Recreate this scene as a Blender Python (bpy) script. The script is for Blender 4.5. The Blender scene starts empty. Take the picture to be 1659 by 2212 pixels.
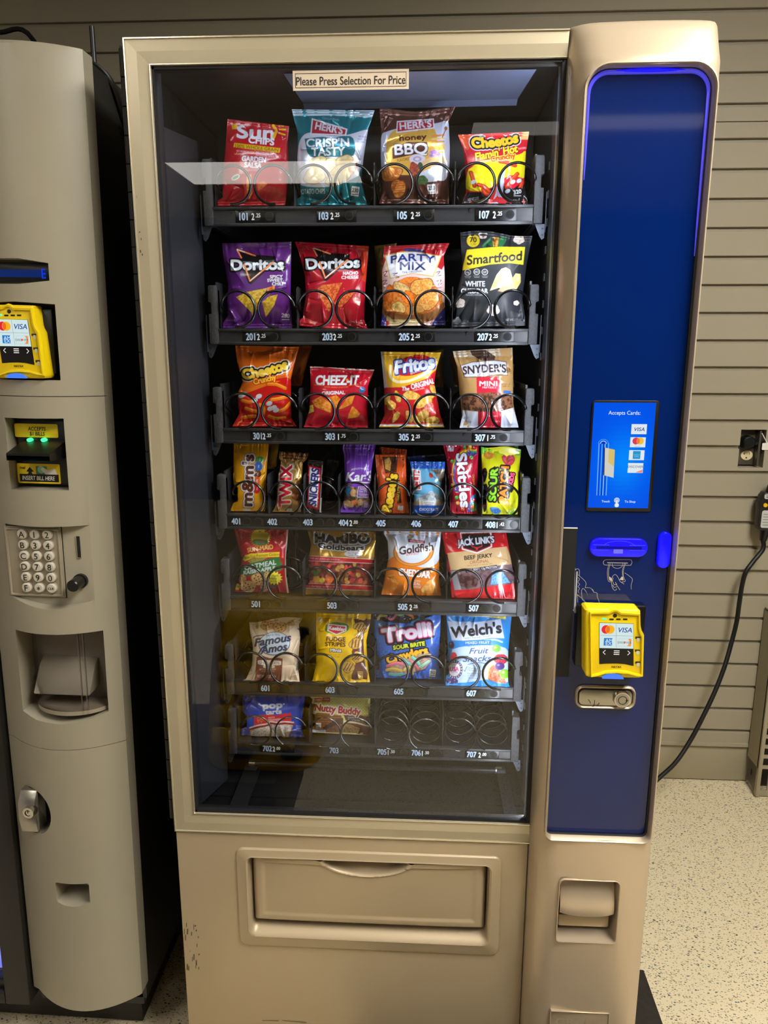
import bpy, bmesh, math, random
import numpy as np
from mathutils import Vector, Matrix

PI = math.pi
SC = bpy.context.scene
COL = SC.collection

# ------------------------------------------------------------------ camera
W, H = 1659.0, 2212.0
CAM_F, CAM_C = 1600.23, np.array([0.4293, -1.1377, 1.3707])
YAW, PITCH, ROLL = -0.0521, -0.2141, 0.0017


def cam_axes():
    cy, sy, cp, sp = math.cos(YAW), math.sin(YAW), math.cos(PITCH), math.sin(PITCH)
    f = np.array([sy * cp, cy * cp, sp])
    r = np.array([cy, -sy, 0.0])
    u = np.cross(r, f)
    return r * math.cos(ROLL) + u * math.sin(ROLL), -r * math.sin(ROLL) + u * math.cos(ROLL), f


AX_R, AX_U, AX_F = cam_axes()
cam_data = bpy.data.cameras.new("camera")
cam = bpy.data.objects.new("camera", cam_data)
COL.objects.link(cam)
cam.matrix_world = Matrix(((AX_R[0], AX_U[0], -AX_F[0], CAM_C[0]), (AX_R[1], AX_U[1], -AX_F[1], CAM_C[1]),
                           (AX_R[2], AX_U[2], -AX_F[2], CAM_C[2]), (0, 0, 0, 1)))
cam_data.sensor_fit = 'VERTICAL'
cam_data.sensor_height = 24.0
cam_data.lens = CAM_F / H * 24.0
cam_data.clip_start = 0.02
SC.camera = cam

SC.view_settings.view_transform = 'Standard'
SC.view_settings.look = 'None'
SC.view_settings.gamma = 1.0
SC.view_settings.exposure = 0.0
SC.view_settings.use_curve_mapping = False
SC.cycles.max_bounces = 7
SC.cycles.diffuse_bounces = 3
SC.cycles.glossy_bounces = 3
SC.cycles.transparent_max_bounces = 8
SC.cycles.caustics_reflective = False
SC.cycles.caustics_refractive = False

world = bpy.data.worlds.new("world")
SC.world = world
world.use_nodes = True
world.node_tree.nodes["Background"].inputs[0].default_value = (1.0, 0.93, 0.82, 1)
world.node_tree.nodes["Background"].inputs[1].default_value = 0.03

# light levels (every lamp is built further down by its own builder)
ROOM_LIGHT = (1.0, 0.965, 0.895)
P_NEAR, P_FAR, P_STRIP, P_FILL = 40.0, 5.5, 1.5, 14.0
LED_COLOR = (0.80, 0.86, 1.0)
P_LED_SIDE, P_LED_TOP = 4.9, 0.7


def U(px, py, y):
    """the point at depth y (metres behind the door front) that the photograph shows at pixel px, py"""
    px, py, y = np.asarray(px, float), np.asarray(py, float), np.asarray(y, float)
    d = AX_F + ((px - W / 2)[..., None]) * AX_R / CAM_F + ((H / 2 - py)[..., None]) * AX_U / CAM_F
    t = (y - CAM_C[1]) / d[..., 1]
    return CAM_C + t[..., None] * d


# ------------------------------------------------------------------ materials
MATS = {}


def lin(c):
    c = np.asarray(c, float) / 255.0
    return np.where(c <= 0.04045, c / 12.92, ((c + 0.055) / 1.055) ** 2.4)


def mat(name, rgb=(128, 128, 128), rough=0.5, metal=0.0, coat=0.0, spec=0.5, bump=0.0, bump_scale=200.0, var=0.0, var_scale=6.0,
        attr=False, emit=0.0, coat_rough=0.05, stretch=None):
    m = bpy.data.materials.new(name)
    m.use_nodes = True
    nt = m.node_tree
    N, L = nt.nodes, nt.links
    b = N["Principled BSDF"]
    c = lin(rgb)
    b.inputs["Base Color"].default_value = (*c, 1)
    b.inputs["Roughness"].default_value = rough
    b.inputs["Metallic"].default_value = metal
    b.inputs["Coat Weight"].default_value = coat
    b.inputs["Coat Roughness"].default_value = coat_rough
    b.inputs["Specular IOR Level"].default_value = spec
    tc = N.new("ShaderNodeTexCoord")
    src = tc.outputs["Object"]
    if stretch:
        mp = N.new("ShaderNodeMapping")
        mp.inputs["Scale"].default_value = stretch
        L.new(src, mp.inputs["Vector"])
        src = mp.outputs["Vector"]
    col_out = None
    if attr:
        a = N.new("ShaderNodeAttribute")
        a.attribute_name = "Col"
        col_out = a.outputs["Color"]
    if var > 0:
        n = N.new("ShaderNodeTexNoise")
        n.inputs["Scale"].default_value = var_scale
        n.inputs["Detail"].default_value = 5
        L.new(src, n.inputs["Vector"])
        mr = N.new("ShaderNodeMapRange")
        mr.inputs[1].default_value, mr.inputs[2].default_value = 0.3, 0.7
        mr.inputs[3].default_value, mr.inputs[4].default_value = 1 - var, 1 + var
        L.new(n.outputs["Fac"], mr.inputs[0])
        mx = N.new("ShaderNodeMix")
        mx.data_type = 'RGBA'
        mx.blend_type = 'MULTIPLY'
        mx.inputs[0].default_value = 1
        if col_out is not None:
            L.new(col_out, mx.inputs[6])
        else:
            mx.inputs[6].default_value = (*c, 1)
        L.new(mr.outputs[0], mx.inputs[7])
        col_out = mx.outputs[2]
    if col_out is not None:
        L.new(col_out, b.inputs["Base Color"])
    if emit > 0:
        b.inputs["Emission Strength"].default_value = emit
        if col_out is not None:
            L.new(col_out, b.inputs["Emission Color"])
            b.inputs["Base Color"].default_value = (0, 0, 0, 1)
            for l in list(b.inputs["Base Color"].links):
                L.remove(l)
        else:
            b.inputs["Emission Color"].default_value = (*c, 1)
    if bump > 0:
        n = N.new("ShaderNodeTexNoise")
        n.inputs["Scale"].default_value = bump_scale
        n.inputs["Detail"].default_value = 3
        L.new(src, n.inputs["Vector"])
        bp = N.new("ShaderNodeBump")
        bp.inputs["Strength"].default_value = bump
        bp.inputs["Distance"].default_value = 0.001
        L.new(n.outputs["Fac"], bp.inputs["Height"])
        L.new(bp.outputs["Normal"], b.inputs["Normal"])
    MATS[name] = m
    return m


mat("champagne", (190, 178, 150), 0.33, 0.3, spec=0.5, bump=0.05, bump_scale=900, var=0.03, var_scale=5)
mat("champagne_body", (184, 166, 136), 0.42, 0.25, spec=0.4, bump=0.05, bump_scale=900, var=0.035, var_scale=4)
mat("champagne_column", (200, 182, 156), 0.32, 0.45, spec=0.5, bump=0.04, bump_scale=900, var=0.02, var_scale=4)
mat("bright_edge", (235, 226, 200), 0.22, 0.7)
mat("black_paint", (15, 15, 17), 0.42, bump=0.1, bump_scale=500)
mat("black_side", (23, 22, 21), 0.5, bump=0.1, bump_scale=500)
mat("liner", (30, 31, 37), 0.4, bump=0.06, bump_scale=700)
mat("interior", (13, 13, 14), 0.5)
mat("tray_black", (44, 44, 48), 0.38, bump=0.05, bump_scale=900)
mat("tag_black", (11, 11, 12), 0.3)
mat("coil_black", (9, 9, 10), 0.2, 0.2, spec=0.7)
mat("coil_steel", (96, 94, 92), 0.2, 0.95)
mat("speckle_grey", (58, 58, 62), 0.6, bump=0.5, bump_scale=420, var=0.35, var_scale=330)
mat("galvanised", (72, 77, 87), 0.4, 0.6)
mat("steel", (176, 172, 160), 0.3, 0.9, var=0.06, var_scale=40)
mat("chrome", (205, 203, 198), 0.12, 1.0)
mat("drum_grey", (150, 142, 134), 0.5)
mat("wall_light", (206, 202, 210), 0.7)
mat("reflector", (96, 106, 138), 0.35)
mat("gasket", (14, 14, 16), 0.6)
mat("blue_panel", (4, 29, 90), 0.05, 0.0, coat=0.1, spec=0.42, coat_rough=0.02)
mat("print", attr=True, rough=0.45)
mat("print_gloss", attr=True, rough=0.25)
mat("screen", attr=True, rough=0.12, emit=1.0)
mat("blue_light", (14, 10, 250), 0.25, emit=1.05)
mat("blue_light_dim", (24, 16, 226), 0.2, emit=0.75)
mat("edge_glow", (74, 70, 226), 0.3, emit=0.6)
mat("green_light", (60, 255, 150), 0.3, emit=1.6)
mat("reader_yellow", (236, 205, 12), 0.4, spec=0.4)
mat("black_plastic", (12, 12, 12), 0.35)
mat("black_rubber", (16, 16, 16), 0.55)
mat("grey_panel", (156, 149, 130), 0.42, bump=0.12, bump_scale=1200, var=0.03, var_scale=7)
mat("grey_trim", (150, 140, 120), 0.45)
mat("white_key", (198, 192, 176), 0.35)
mat("slatwall", (160, 151, 130), 0.5, spec=0.35, bump=0.03, bump_scale=300, var=0.025, var_scale=3)
mat("cover_metal", (160, 150, 124), 0.45, bump=0.04, bump_scale=300, var=0.02)
mat("ceiling_white", (214, 208, 196), 0.8, bump=0.2, bump_scale=120)
mat("wall_paint", (58, 55, 50), 0.8)
mat("rubber_mat", (44, 38, 32), 0.75, bump=0.8, bump_scale=160, var=0.25, var_scale=90)
mat("cable_black", (12, 12, 12), 0.4)
mat("paper_white", (226, 222, 214), 0.6)
mat("ivory", (222, 205, 165), 0.35)
mat("outlet_steel", (96, 90, 80), 0.4, 0.6)
mat("tub_yellow", (225, 180, 10), 0.45)
mat("lamp_diffuser", (255, 255, 255), 0.5)


def glass_mat(name, tint, refl, ior=1.5, rough=0.0):
    m = bpy.data.materials.new(name)
    m.use_nodes = True
    N, L = m.node_tree.nodes, m.node_tree.links
    N.remove(N["Principled BSDF"])
    out = N["Material Output"]
    tr = N.new("ShaderNodeBsdfTransparent")
    tr.inputs[0].default_value = (*tint, 1)
    gl = N.new("ShaderNodeBsdfGlossy")
    gl.inputs["Roughness"].default_value = rough
    fr = N.new("ShaderNodeFresnel")
    fr.inputs["IOR"].default_value = ior
    mu = N.new("ShaderNodeMath")
    mu.operation = 'MULTIPLY'
    mu.use_clamp = True
    mu.inputs[1].default_value = refl
    mix = N.new("ShaderNodeMixShader")
    geo = N.new("ShaderNodeNewGeometry")
    sub = N.new("ShaderNodeMath")
    sub.operation = 'SUBTRACT'
    sub.inputs[0].default_value = 1.0
    m2 = N.new("ShaderNodeMath")
    m2.operation = 'MULTIPLY'
    L.new(fr.outputs[0], mu.inputs[0])
    L.new(geo.outputs["Backfacing"], sub.inputs[1])
    L.new(mu.outputs[0], m2.inputs[0])
    L.new(sub.outputs[0], m2.inputs[1])
    L.new(m2.outputs[0], mix.inputs[0])
    L.new(tr.outputs[0], mix.inputs[1])
    L.new(gl.outputs[0], mix.inputs[2])
    L.new(mix.outputs[0], out.inputs[0])
    MATS[name] = m
    return m


glass_mat("glass", (0.96, 0.97, 0.96), 1.75)
glass_mat("clear_plastic", (0.80, 0.78, 0.79), 3.2, 1.45, 0.06)


def terrazzo():
    m = bpy.data.materials.new("terrazzo")
    m.use_nodes = True
    N, L = m.node_tree.nodes, m.node_tree.links
    b = N["Principled BSDF"]
    b.inputs["Roughness"].default_value = 0.4
    b.inputs["Specular IOR Level"].default_value = 0.3
    tc = N.new("ShaderNodeTexCoord")
    cur = None
    base = tuple(lin((228, 213, 178))) + (1,)
    for k, (scale, thr, cols, off) in enumerate(((210, 0.50, ((168, 150, 116), (182, 178, 146), (146, 132, 104), (206, 172, 130)), 0.0),
                                                 (150, 0.46, ((112, 112, 92), (160, 138, 104), (84, 88, 80), (136, 130, 106)), 3.1),
                                                 (80, 0.28, ((36, 52, 108), (70, 100, 74), (40, 42, 46), (60, 84, 120)), 7.7))):
        mp = N.new("ShaderNodeMapping")
        mp.inputs["Location"].default_value = (off, off * 1.7, 0)
        mp.inputs["Rotation"].default_value = (0, 0, 0.5 + 0.7 * k)
        mp.inputs["Scale"].default_value = (1.0, 1.8, 1)
        L.new(tc.outputs["Object"], mp.inputs["Vector"])
        v = N.new("ShaderNodeTexVoronoi")
        v.inputs["Scale"].default_value = scale
        L.new(mp.outputs[0], v.inputs["Vector"])
        sep = N.new("ShaderNodeSeparateColor")
        L.new(v.outputs["Color"], sep.inputs[0])
        # the chip radius differs from cell to cell and some cells stay empty
        mr = N.new("ShaderNodeMapRange")
        mr.inputs[1].default_value, mr.inputs[2].default_value = (0.15, 0.38, 0.70)[k], 1.0
        mr.inputs[3].default_value, mr.inputs[4].default_value = 0.0, thr
        L.new(sep.outputs[1], mr.inputs[0])
        lt = N.new("ShaderNodeMath")
        lt.operation = 'LESS_THAN'
        L.new(v.outputs["Distance"], lt.inputs[0])
        L.new(mr.outputs[0], lt.inputs[1])
        cr = N.new("ShaderNodeValToRGB")
        cr.color_ramp.interpolation = 'CONSTANT'
        for i, c in enumerate(cols):
            e = cr.color_ramp.elements[i] if i < 2 else cr.color_ramp.elements.new(i / 4)
            e.position = i / 4
            e.color = tuple(lin(c)) + (1,)
        L.new(sep.outputs[0], cr.inputs[0])
        mx = N.new("ShaderNodeMix")
        mx.data_type = 'RGBA'
        if cur is None:
            mx.inputs[6].default_value = base
        else:
            L.new(cur, mx.inputs[6])
        L.new(cr.outputs[0], mx.inputs[7])
        L.new(lt.outputs[0], mx.inputs[0])
        cur = mx.outputs[2]
    L.new(cur, b.inputs["Base Color"])
    MATS["terrazzo"] = m


terrazzo()

# ------------------------------------------------------------------ text outlines
_TXT = {}


def text_tris(s, bold=0.0, shear=0.0):
    """triangles (n,3,2) of one line of text, cap height about 0.72, centred on x, baseline at y = 0"""
    key = (s, round(bold, 4), round(shear, 3))
    if key in _TXT:
        return _TXT[key]
    cu = bpy.data.curves.new("txt", 'FONT')
    cu.body = s
    cu.align_x = 'CENTER'
    cu.offset = bold
    cu.resolution_u = 4
    ob = bpy.data.objects.new("txt", cu)
    COL.objects.link(ob)
    dg = bpy.context.evaluated_depsgraph_get()
    ev = ob.evaluated_get(dg)
    me = ev.to_mesh()
    me.calc_loop_triangles()
    n = len(me.vertices)
    co = np.empty(n * 3, np.float32)
    me.vertices.foreach_get("co", co)
    co = co.reshape(-1, 3)[:, :2].astype(float)
    t = np.empty(len(me.loop_triangles) * 3, np.int32)
    me.loop_triangles.foreach_get("vertices", t)
    t = t.reshape(-1, 3)
    ev.to_mesh_clear()
    bpy.data.objects.remove(ob)
    bpy.data.curves.remove(cu)
    if n == 0:
        co, t = np.zeros((0, 2)), np.zeros((0, 3), int)
    else:
        co[:, 0] -= (co[:, 0].min() + co[:, 0].max()) / 2
        co[:, 0] += co[:, 1] * shear
    _TXT[key] = (co, t)
    return _TXT[key]


# ------------------------------------------------------------------ mesh builder
def link(name, me, parent=None, loc=(0, 0, 0)):
    o = bpy.data.objects.new(name, me)
    COL.objects.link(o)
    o.location = loc
    if parent is not None:
        o.parent = parent
    return o


def tag(o, label=None, cat=None, group=None, kind=None):
    if label:
        o['label'] = label
    if cat:
        o['category'] = cat
    if group:
        o['group'] = group
    if kind:
        o['kind'] = kind
    return o


def empty(name, loc, label, cat, group=None):
    o = bpy.data.objects.new(name, None)
    COL.objects.link(o)
    o.location = loc
    o.empty_display_size = 0.05
    ORIGIN[o.name] = np.array(loc, float)
    return tag(o, label, cat, group)


ORIGIN = {}


def origin_of(parent):
    p = parent
    while p is not None:
        if p.name in ORIGIN:
            return ORIGIN[p.name]
        p = p.parent
    return np.zeros(3)


class MB:
    """collects shapes and links them as one mesh object; faces carry a material and a colour"""

    def __init__(s, *mats):
        s.v, s.f, s.m, s.c = [], [], [], []
        s.mats = list(mats)
        s.cur, s.col = 0, (1, 1, 1)
        s.xf = None

    def use(s, m, col=None):
        if m not in s.mats:
            s.mats.append(m)
        s.cur = s.mats.index(m)
        if col is not None:
            s.col = tuple(lin(col))
        return s

    def add(s, verts, faces):
        b = len(s.v)
        if s.xf is not None:
            verts = [tuple(s.xf @ Vector(p)) for p in verts]
        s.v.extend([tuple(map(float, p)) for p in verts])
        for f in faces:
            s.f.append([b + int(i) for i in f])
            s.m.append(s.cur)
            s.c.append(s.col)
        return s

    def bm(s, bm):
        bm.verts.index_update()
        s.add([v.co[:] for v in bm.verts], [[v.index for v in f.verts] for f in bm.faces])
        bm.free()
        return s

    def box(s, x0, x1, y0, y1, z0, z1, bev=0.0, seg=2):
        bm = bmesh.new()
        bmesh.ops.create_cube(bm, size=1)
        for v in bm.verts:
            v.co = Vector(((x0 + x1) / 2 + v.co.x * (x1 - x0), (y0 + y1) / 2 + v.co.y * (y1 - y0), (z0 + z1) / 2 + v.co.z * (z1 - z0)))
        if bev > 0:
            bmesh.ops.bevel(bm, geom=bm.edges[:], offset=bev, segments=seg, affect='EDGES', profile=0.5)
        return s.bm(bm)

    def prism(s, poly, a0, a1, axis='y', bev=0.0, seg=2):
        """poly: 2-D outline in the two other axes (x,z for 'y'; x,y for 'z'; y,z for 'x') extruded from a0 to a1"""
        bm = bmesh.new()

        def P(p, a):
            return {'y': (p[0], a, p[1]), 'z': (p[0], p[1], a), 'x': (a, p[0], p[1])}[axis]
        lo = [bm.verts.new(P(p, a0)) for p in poly]
        hi = [bm.verts.new(P(p, a1)) for p in poly]
        n = len(poly)
        bm.faces.new(lo)
        bm.faces.new(hi[::-1])
        for i in range(n):
            bm.faces.new((lo[i], hi[i], hi[(i + 1) % n], lo[(i + 1) % n]))
        bmesh.ops.recalc_face_normals(bm, faces=bm.faces[:])
        if bev > 0:
            ed = [e for e in bm.edges if len(e.link_faces) == 2 and e.calc_face_angle(0) > 0.6]
            bmesh.ops.bevel(bm, geom=ed, offset=bev, segments=seg, affect='EDGES', profile=0.5)
        return s.bm(bm)

    def cyl(s, p0, p1, r0, r1=None, n=24, caps=True):
        r1 = r0 if r1 is None else r1
        p0, p1 = Vector(p0), Vector(p1)
        d = (p1 - p0).normalized()
        a = d.orthogonal().normalized()
        b = d.cross(a)
        V = []
        for p, r in ((p0, r0), (p1, r1)):
            for i in range(n):
                t = 2 * PI * i / n
                V.append(p + a * (r * math.cos(t)) + b * (r * math.sin(t)))
        F = [(i, (i + 1) % n, n + (i + 1) % n, n + i) for i in range(n)]
        if caps:
            F += [tuple(range(n))[::-1], tuple(range(n, 2 * n))]
        return s.add(V, F)

    def tube(s, pts, r, n=8, caps=True):
        pts = [Vector(p) for p in pts]
        V, F = [], []
        up = None
        for i, p in enumerate(pts):
            d = (pts[min(i + 1, len(pts) - 1)] - pts[max(i - 1, 0)]).normalized()
            if up is None:
                up = d.orthogonal().normalized()
            up = (up - d * up.dot(d)).normalized()
            b = d.cross(up)
            rr = r(i / max(1, len(pts) - 1)) if callable(r) else r
            for k in range(n):
                t = 2 * PI * k / n
                V.append(p + up * (rr * math.cos(t)) + b * (rr * math.sin(t)))
        for i in range(len(pts) - 1):
            for k in range(n):
                F.append((i * n + k, i * n + (k + 1) % n, (i + 1) * n + (k + 1) % n, (i + 1) * n + k))
        if caps:
            F.append(tuple(range(n))[::-1])
            m = (len(pts) - 1) * n
            F.append(tuple(range(m, m + n)))
        return s.add(V, F)

    def grid(s, P):
        """P: array (rows, cols, 3)"""
        r, c = P.shape[:2]
        F = [(i * c + j, i * c + j + 1, (i + 1) * c + j + 1, (i + 1) * c + j) for i in range(r - 1) for j in range(c - 1)]
        return s.add(P.reshape(-1, 3), F)

    def flat(s, poly, o=(0, 0, 0), X=(1, 0, 0), Y=(0, 0, 1)):
        o, X, Y = map(np.array, (o, X, Y))
        return s.add([o + X * p[0] + Y * p[1] for p in poly], [range(len(poly))])

    def text(s, t, o, size, X=(1, 0, 0), Y=(0, 0, 1), bold=0.0, sx=1.0, shear=0.0, align='c'):
        """size = cap height in metres; o = the middle of the line"""
        co, tr = text_tris(t, 0.0, shear)
        if not len(tr):
            return s
        k = size / 0.70
        xs = co[:, 0] * k * sx
        if align == 'l':
            xs = xs - xs.min()
        elif align == 'r':
            xs = xs - xs.max()
        o, X, Y = map(np.array, (o, X, Y))
        V = o + xs[:, None] * X + ((co[:, 1] - 0.36) * k)[:, None] * Y
        s.add(V, tr)
        if bold > 0:                       # heavier strokes: the outline drawn again a little to each side
            b = bold * k * .8
            nrm = np.cross(X, Y)
            for i, (dx, dy) in enumerate(((b * sx, 0), (-b * sx, 0), (0, b * .7), (0, -b * .7))):
                s.add(V + dx * X + dy * Y + nrm * (i + 1) * 2.5e-5, tr)
        return s

    def build(s, name, parent=None, smooth=35, label=None, pivot=None):
        og = origin_of(parent) if parent is not None else (np.zeros(3) if pivot is None else np.array(pivot, float))
        V = np.array(s.v, float).reshape(-1, 3) - og
        me = bpy.data.meshes.new(name)
        me.from_pydata(V.tolist(), [], s.f)
        for m in s.mats:
            me.materials.append(MATS[m])
        me.polygons.foreach_set("material_index", s.m)
        at = me.attributes.new("Col", 'FLOAT_COLOR', 'CORNER')
        tot = np.array([len(f) for f in s.f])
        cc = np.repeat(np.array(s.c, np.float32).reshape(-1, 3), tot, axis=0)
        at.data.foreach_set("color", np.hstack([cc, np.ones((len(cc), 1), np.float32)]).ravel())
        if smooth:
            me.polygons.foreach_set("use_smooth", [True] * len(s.f))
            me.set_sharp_from_angle(angle=math.radians(smooth))
        me.update()
        o = link(name, me, parent, (0, 0, 0) if parent is not None else tuple(og))
        if label:
            o['label'] = label
        return o


def rrect(x0, x1, z0, z1, r, n=6):
    """rounded rectangle outline; r a number or (bottom-left, bottom-right, top-right, top-left)"""
    if not hasattr(r, '__len__'):
        r = (r, r, r, r)
    out = []
    for (cx, cz, a0, q) in ((x0 + r[0], z0 + r[0], PI, r[0]), (x1 - r[1], z0 + r[1], 1.5 * PI, r[1]),
                            (x1 - r[2], z1 - r[2], 0, r[2]), (x0 + r[3], z1 - r[3], 0.5 * PI, r[3])):
        for i in range(n + 1):
            t = a0 + 0.5 * PI * i / n
            out.append((cx + q * math.cos(t), cz + q * math.sin(t)))
    return out


def ellipse_pts(cx, cz, rx, rz, n=32, a0=0.0, a1=2 * PI):
    return [(cx + rx * math.cos(a0 + (a1 - a0) * i / n), cz + rz * math.sin(a0 + (a1 - a0) * i / n)) for i in range(n + (a1 - a0 < 6.2))]


def ring_loft(loops, close=False):
    """loops: equally long closed 3-D outlines, joined one after the other"""
    n = len(loops[0])
    V = [p for l in loops for p in l]
    F = []
    for k in range(len(loops) - 1):
        for i in range(n):
            F.append((k * n + i, k * n + (i + 1) % n, (k + 1) * n + (i + 1) % n, (k + 1) * n + i))
    return V, F


def cut(o, cutters, smooth=35):
    """take the cutters' volumes out of object o"""
    for c in cutters:
        md = o.modifiers.new("cut", 'BOOLEAN')
        md.operation = 'DIFFERENCE'
        md.solver = 'EXACT'
        md.object = c
    dg = bpy.context.evaluated_depsgraph_get()
    me = bpy.data.meshes.new_from_object(o.evaluated_get(dg))
    o.modifiers.clear()
    old = o.data
    o.data = me
    me.name = o.name
    me.polygons.foreach_set("use_smooth", [True] * len(me.polygons))
    me.set_sharp_from_angle(angle=math.radians(smooth))
    for c in cutters:
        d = c.data
        bpy.data.objects.remove(c)
        bpy.data.meshes.remove(d)
    bpy.data.meshes.remove(old)
    return o


def catmull(pts, n=10):
    pts = [np.array(p, float) for p in pts]
    P = [2 * pts[0] - pts[1]] + pts + [2 * pts[-1] - pts[-2]]
    out = []
    for i in range(1, len(P) - 2):
        for k in range(n):
            t = k / n
            out.append(0.5 * (2 * P[i] + (P[i + 1] - P[i - 1]) * t + (2 * P[i - 1] - 5 * P[i] + 4 * P[i + 1] - P[i + 2]) * t * t
                              + (3 * P[i] - P[i - 1] - 3 * P[i + 1] + P[i + 2]) * t ** 3))
    out.append(pts[-1])
    return out


def area(name, parent, loc, size, direction, power, color):
    d = bpy.data.lights.new(name, 'AREA')
    d.shape = 'RECTANGLE'
    d.size, d.size_y = size
    d.energy = power
    d.color = color
    o = bpy.data.objects.new(name, d)
    COL.objects.link(o)
    og = origin_of(parent)
    o.location = np.array(loc, float) - og
    o.rotation_euler = Vector(direction).to_track_quat('-Z', 'Y').to_euler()
    o.parent = parent
    return o

# ================================================================== the room
WALL_Y, SLAT_Z0 = 1.090, 0.128
X0R, X1R, Y0R, ZC = -2.6, 3.2, -5.6, 2.5


def struct(name, mb, smooth=35):
    o = mb.build(name, None, smooth)
    o['kind'] = 'structure'
    return o


struct("floor", MB("terrazzo").box(X0R - .1, X1R + .1, Y0R - .1, WALL_Y + .25, -0.08, 0.0))
struct("ceiling", MB("ceiling_white").box(X0R - .1, X1R + .1, Y0R - .1, WALL_Y + .25, ZC + 0.012, ZC + .1))
struct("wall_left", MB("wall_light").box(X0R - .1, X0R, Y0R - .1, WALL_Y + .25, 0, ZC))
struct("wall_right", MB("wall_paint").box(X1R, X1R + .1, Y0R - .1, WALL_Y + .25, 0, ZC))
struct("wall_rear", MB("wall_paint").box(X0R, X1R, Y0R - .1, Y0R, 0, ZC))

# grooved wall board: one profile drawn along x
G0, GS, GE = 2.2487, 0.0761, 0.153
GROOVES = [G0 - k * GS for k in range(-3, 4)] + [G0 - (k + GE) * GS for k in range(4, 28)]
prof = [(WALL_Y + .1, ZC), (WALL_Y, ZC)]
JOINT = G0 - 3.56 * GS
for zg in sorted(GROOVES + [JOINT], reverse=True):
    if zg == JOINT:
        prof += [(WALL_Y, zg + .0012), (WALL_Y + .008, zg + .001), (WALL_Y + .008, zg - .001), (WALL_Y, zg - .0012)]
        continue
    prof += [(WALL_Y, zg + .0052), (WALL_Y + .0012, zg + .0044), (WALL_Y + .0105, zg + .0040), (WALL_Y + .0105, zg - .0052),
             (WALL_Y + .002, zg - .0056), (WALL_Y, zg - .0066)]
prof += [(WALL_Y, SLAT_Z0 + .012), (WALL_Y - .004, SLAT_Z0 + .011), (WALL_Y - .004, SLAT_Z0), (WALL_Y + .1, SLAT_Z0)]
wall = struct("wall_back", MB("slatwall").prism(prof, X0R, X1R, 'x'), 20)
hx0, hz1 = U(1601.5, 928, WALL_Y)[[0, 2]]
hz0 = U(1596, 1010, WALL_Y)[2]
HX1 = U(1652, 970, WALL_Y)[0]
cut(wall, [MB("slatwall").box(hx0, HX1, WALL_Y - .03, WALL_Y + .06, hz0, hz1).build("cutter")], 20)
wall['kind'] = 'structure'
struct("baseboard_back", MB("cover_metal").box(X0R, 1.498, WALL_Y + .006, WALL_Y + .1, 0.004, SLAT_Z0, .001))

# ------------------------------------------------------------------ ceiling lights (light the room; two of them mirror in the glass, one is added fill)


def ceiling_light(label, x0, x1, y0, y1, strength, rows=1):
    t = empty("ceiling_light", ((x0 + x1) / 2, (y0 + y1) / 2, ZC), label, "ceiling light", "ceiling light panels of the room")
    m = MB("ceiling_white")
    w = .025
    for a in ((x0, x1, y0, y0 + w), (x0, x1, y1 - w, y1), (x0, x0 + w, y0 + w, y1 - w), (x1 - w, x1, y0 + w, y1 - w)):
        m.box(*a, ZC - .006, ZC + .012)
    m.build("frame", t)
    mm = bpy.data.materials.new("lamp")
    mm.use_nodes = True
    b = mm.node_tree.nodes["Principled BSDF"]
    b.inputs["Emission Color"].default_value = (*ROOM_LIGHT, 1)
    b.inputs["Emission Strength"].default_value = strength
    MATS["lamp%d" % len(MATS)] = mm
    key = [k for k in MATS if MATS[k] is mm][0]
    MB(key).box(x0 + w, x1 - w, y0 + w, y1 - w, ZC - .001, ZC + .010).build("diffuser", t)
    return t


ceiling_light("flat ceiling light panel above the floor beside the machines", 1.05, 1.65, -1.42, -.22, P_NEAR)
ceiling_light("plain ceiling light panel added out of view to brighten the drinks machine", -1.1, -.5, -2.05, -1.35, P_FILL)  # unseen panel added as front fill for the drinks machine
ceiling_light("pale ceiling light panel mirrored over the red chip bag", -1.2, .02, -4.30, -3.63, P_FAR)
ceiling_light("long ceiling light strip mirrored across the top of the blue panel", .64, 1.86, -3.2, -2.9, P_STRIP)

# ------------------------------------------------------------------ things on the wall and floor
mx = 0.943
tag(MB("rubber_mat").box(.32, mx, -.62, .306, 0.0, .007, .002).build("floor_mat", pivot=(.63, -.15, 0)),
    "thin dark brown rubber floor mat under the edge of the snack machine", "mat")

# outlet in its box behind the cut wall board
yo = WALL_Y + .030
t = empty("wall_outlet", (float((hx0 + HX1) / 2), yo, float((hz0 + hz1) / 2)), "grey steel wall outlet with one ivory socket in the cut-out of the grooved wall", "outlet")
MB("outlet_steel").box(hx0 + .002, HX1 + .03, yo, yo + .004, hz0 + .004, hz1 - .002, .001).build("cover_plate", t)
m = MB("ivory")
cx, cz = U(1612, 983, yo)[[0, 2]]
m.prism(ellipse_pts(cx, cz, .0175, .0150, 24), yo - .004, yo + .001, 'y', .0012)
m.use("black_plastic")
for dx, w_, h_ in ((-.0075, .0014, .007), (.0065, .0014, .008)):
    m.box(cx + dx - w_ / 2, cx + dx + w_ / 2, yo - .0046, yo - .0035, cz + .003 - h_ / 2 + .002, cz + .003 + h_ / 2 + .002)
m.box(cx - .0110, cx - .0075, yo - .0046, yo - .0035, cz + .004, cz + .0054)
m.cyl((cx - .001, yo - .0046, cz - .0075), (cx - .001, yo - .0035, cz - .0075), .0024, n=12)
m.build("socket", t)
MB("outlet_steel").box(HX1 - .018, HX1 - .012, yo - .028, yo, hz0 + .004, hz1 - .004).build("box_side", t)

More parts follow.
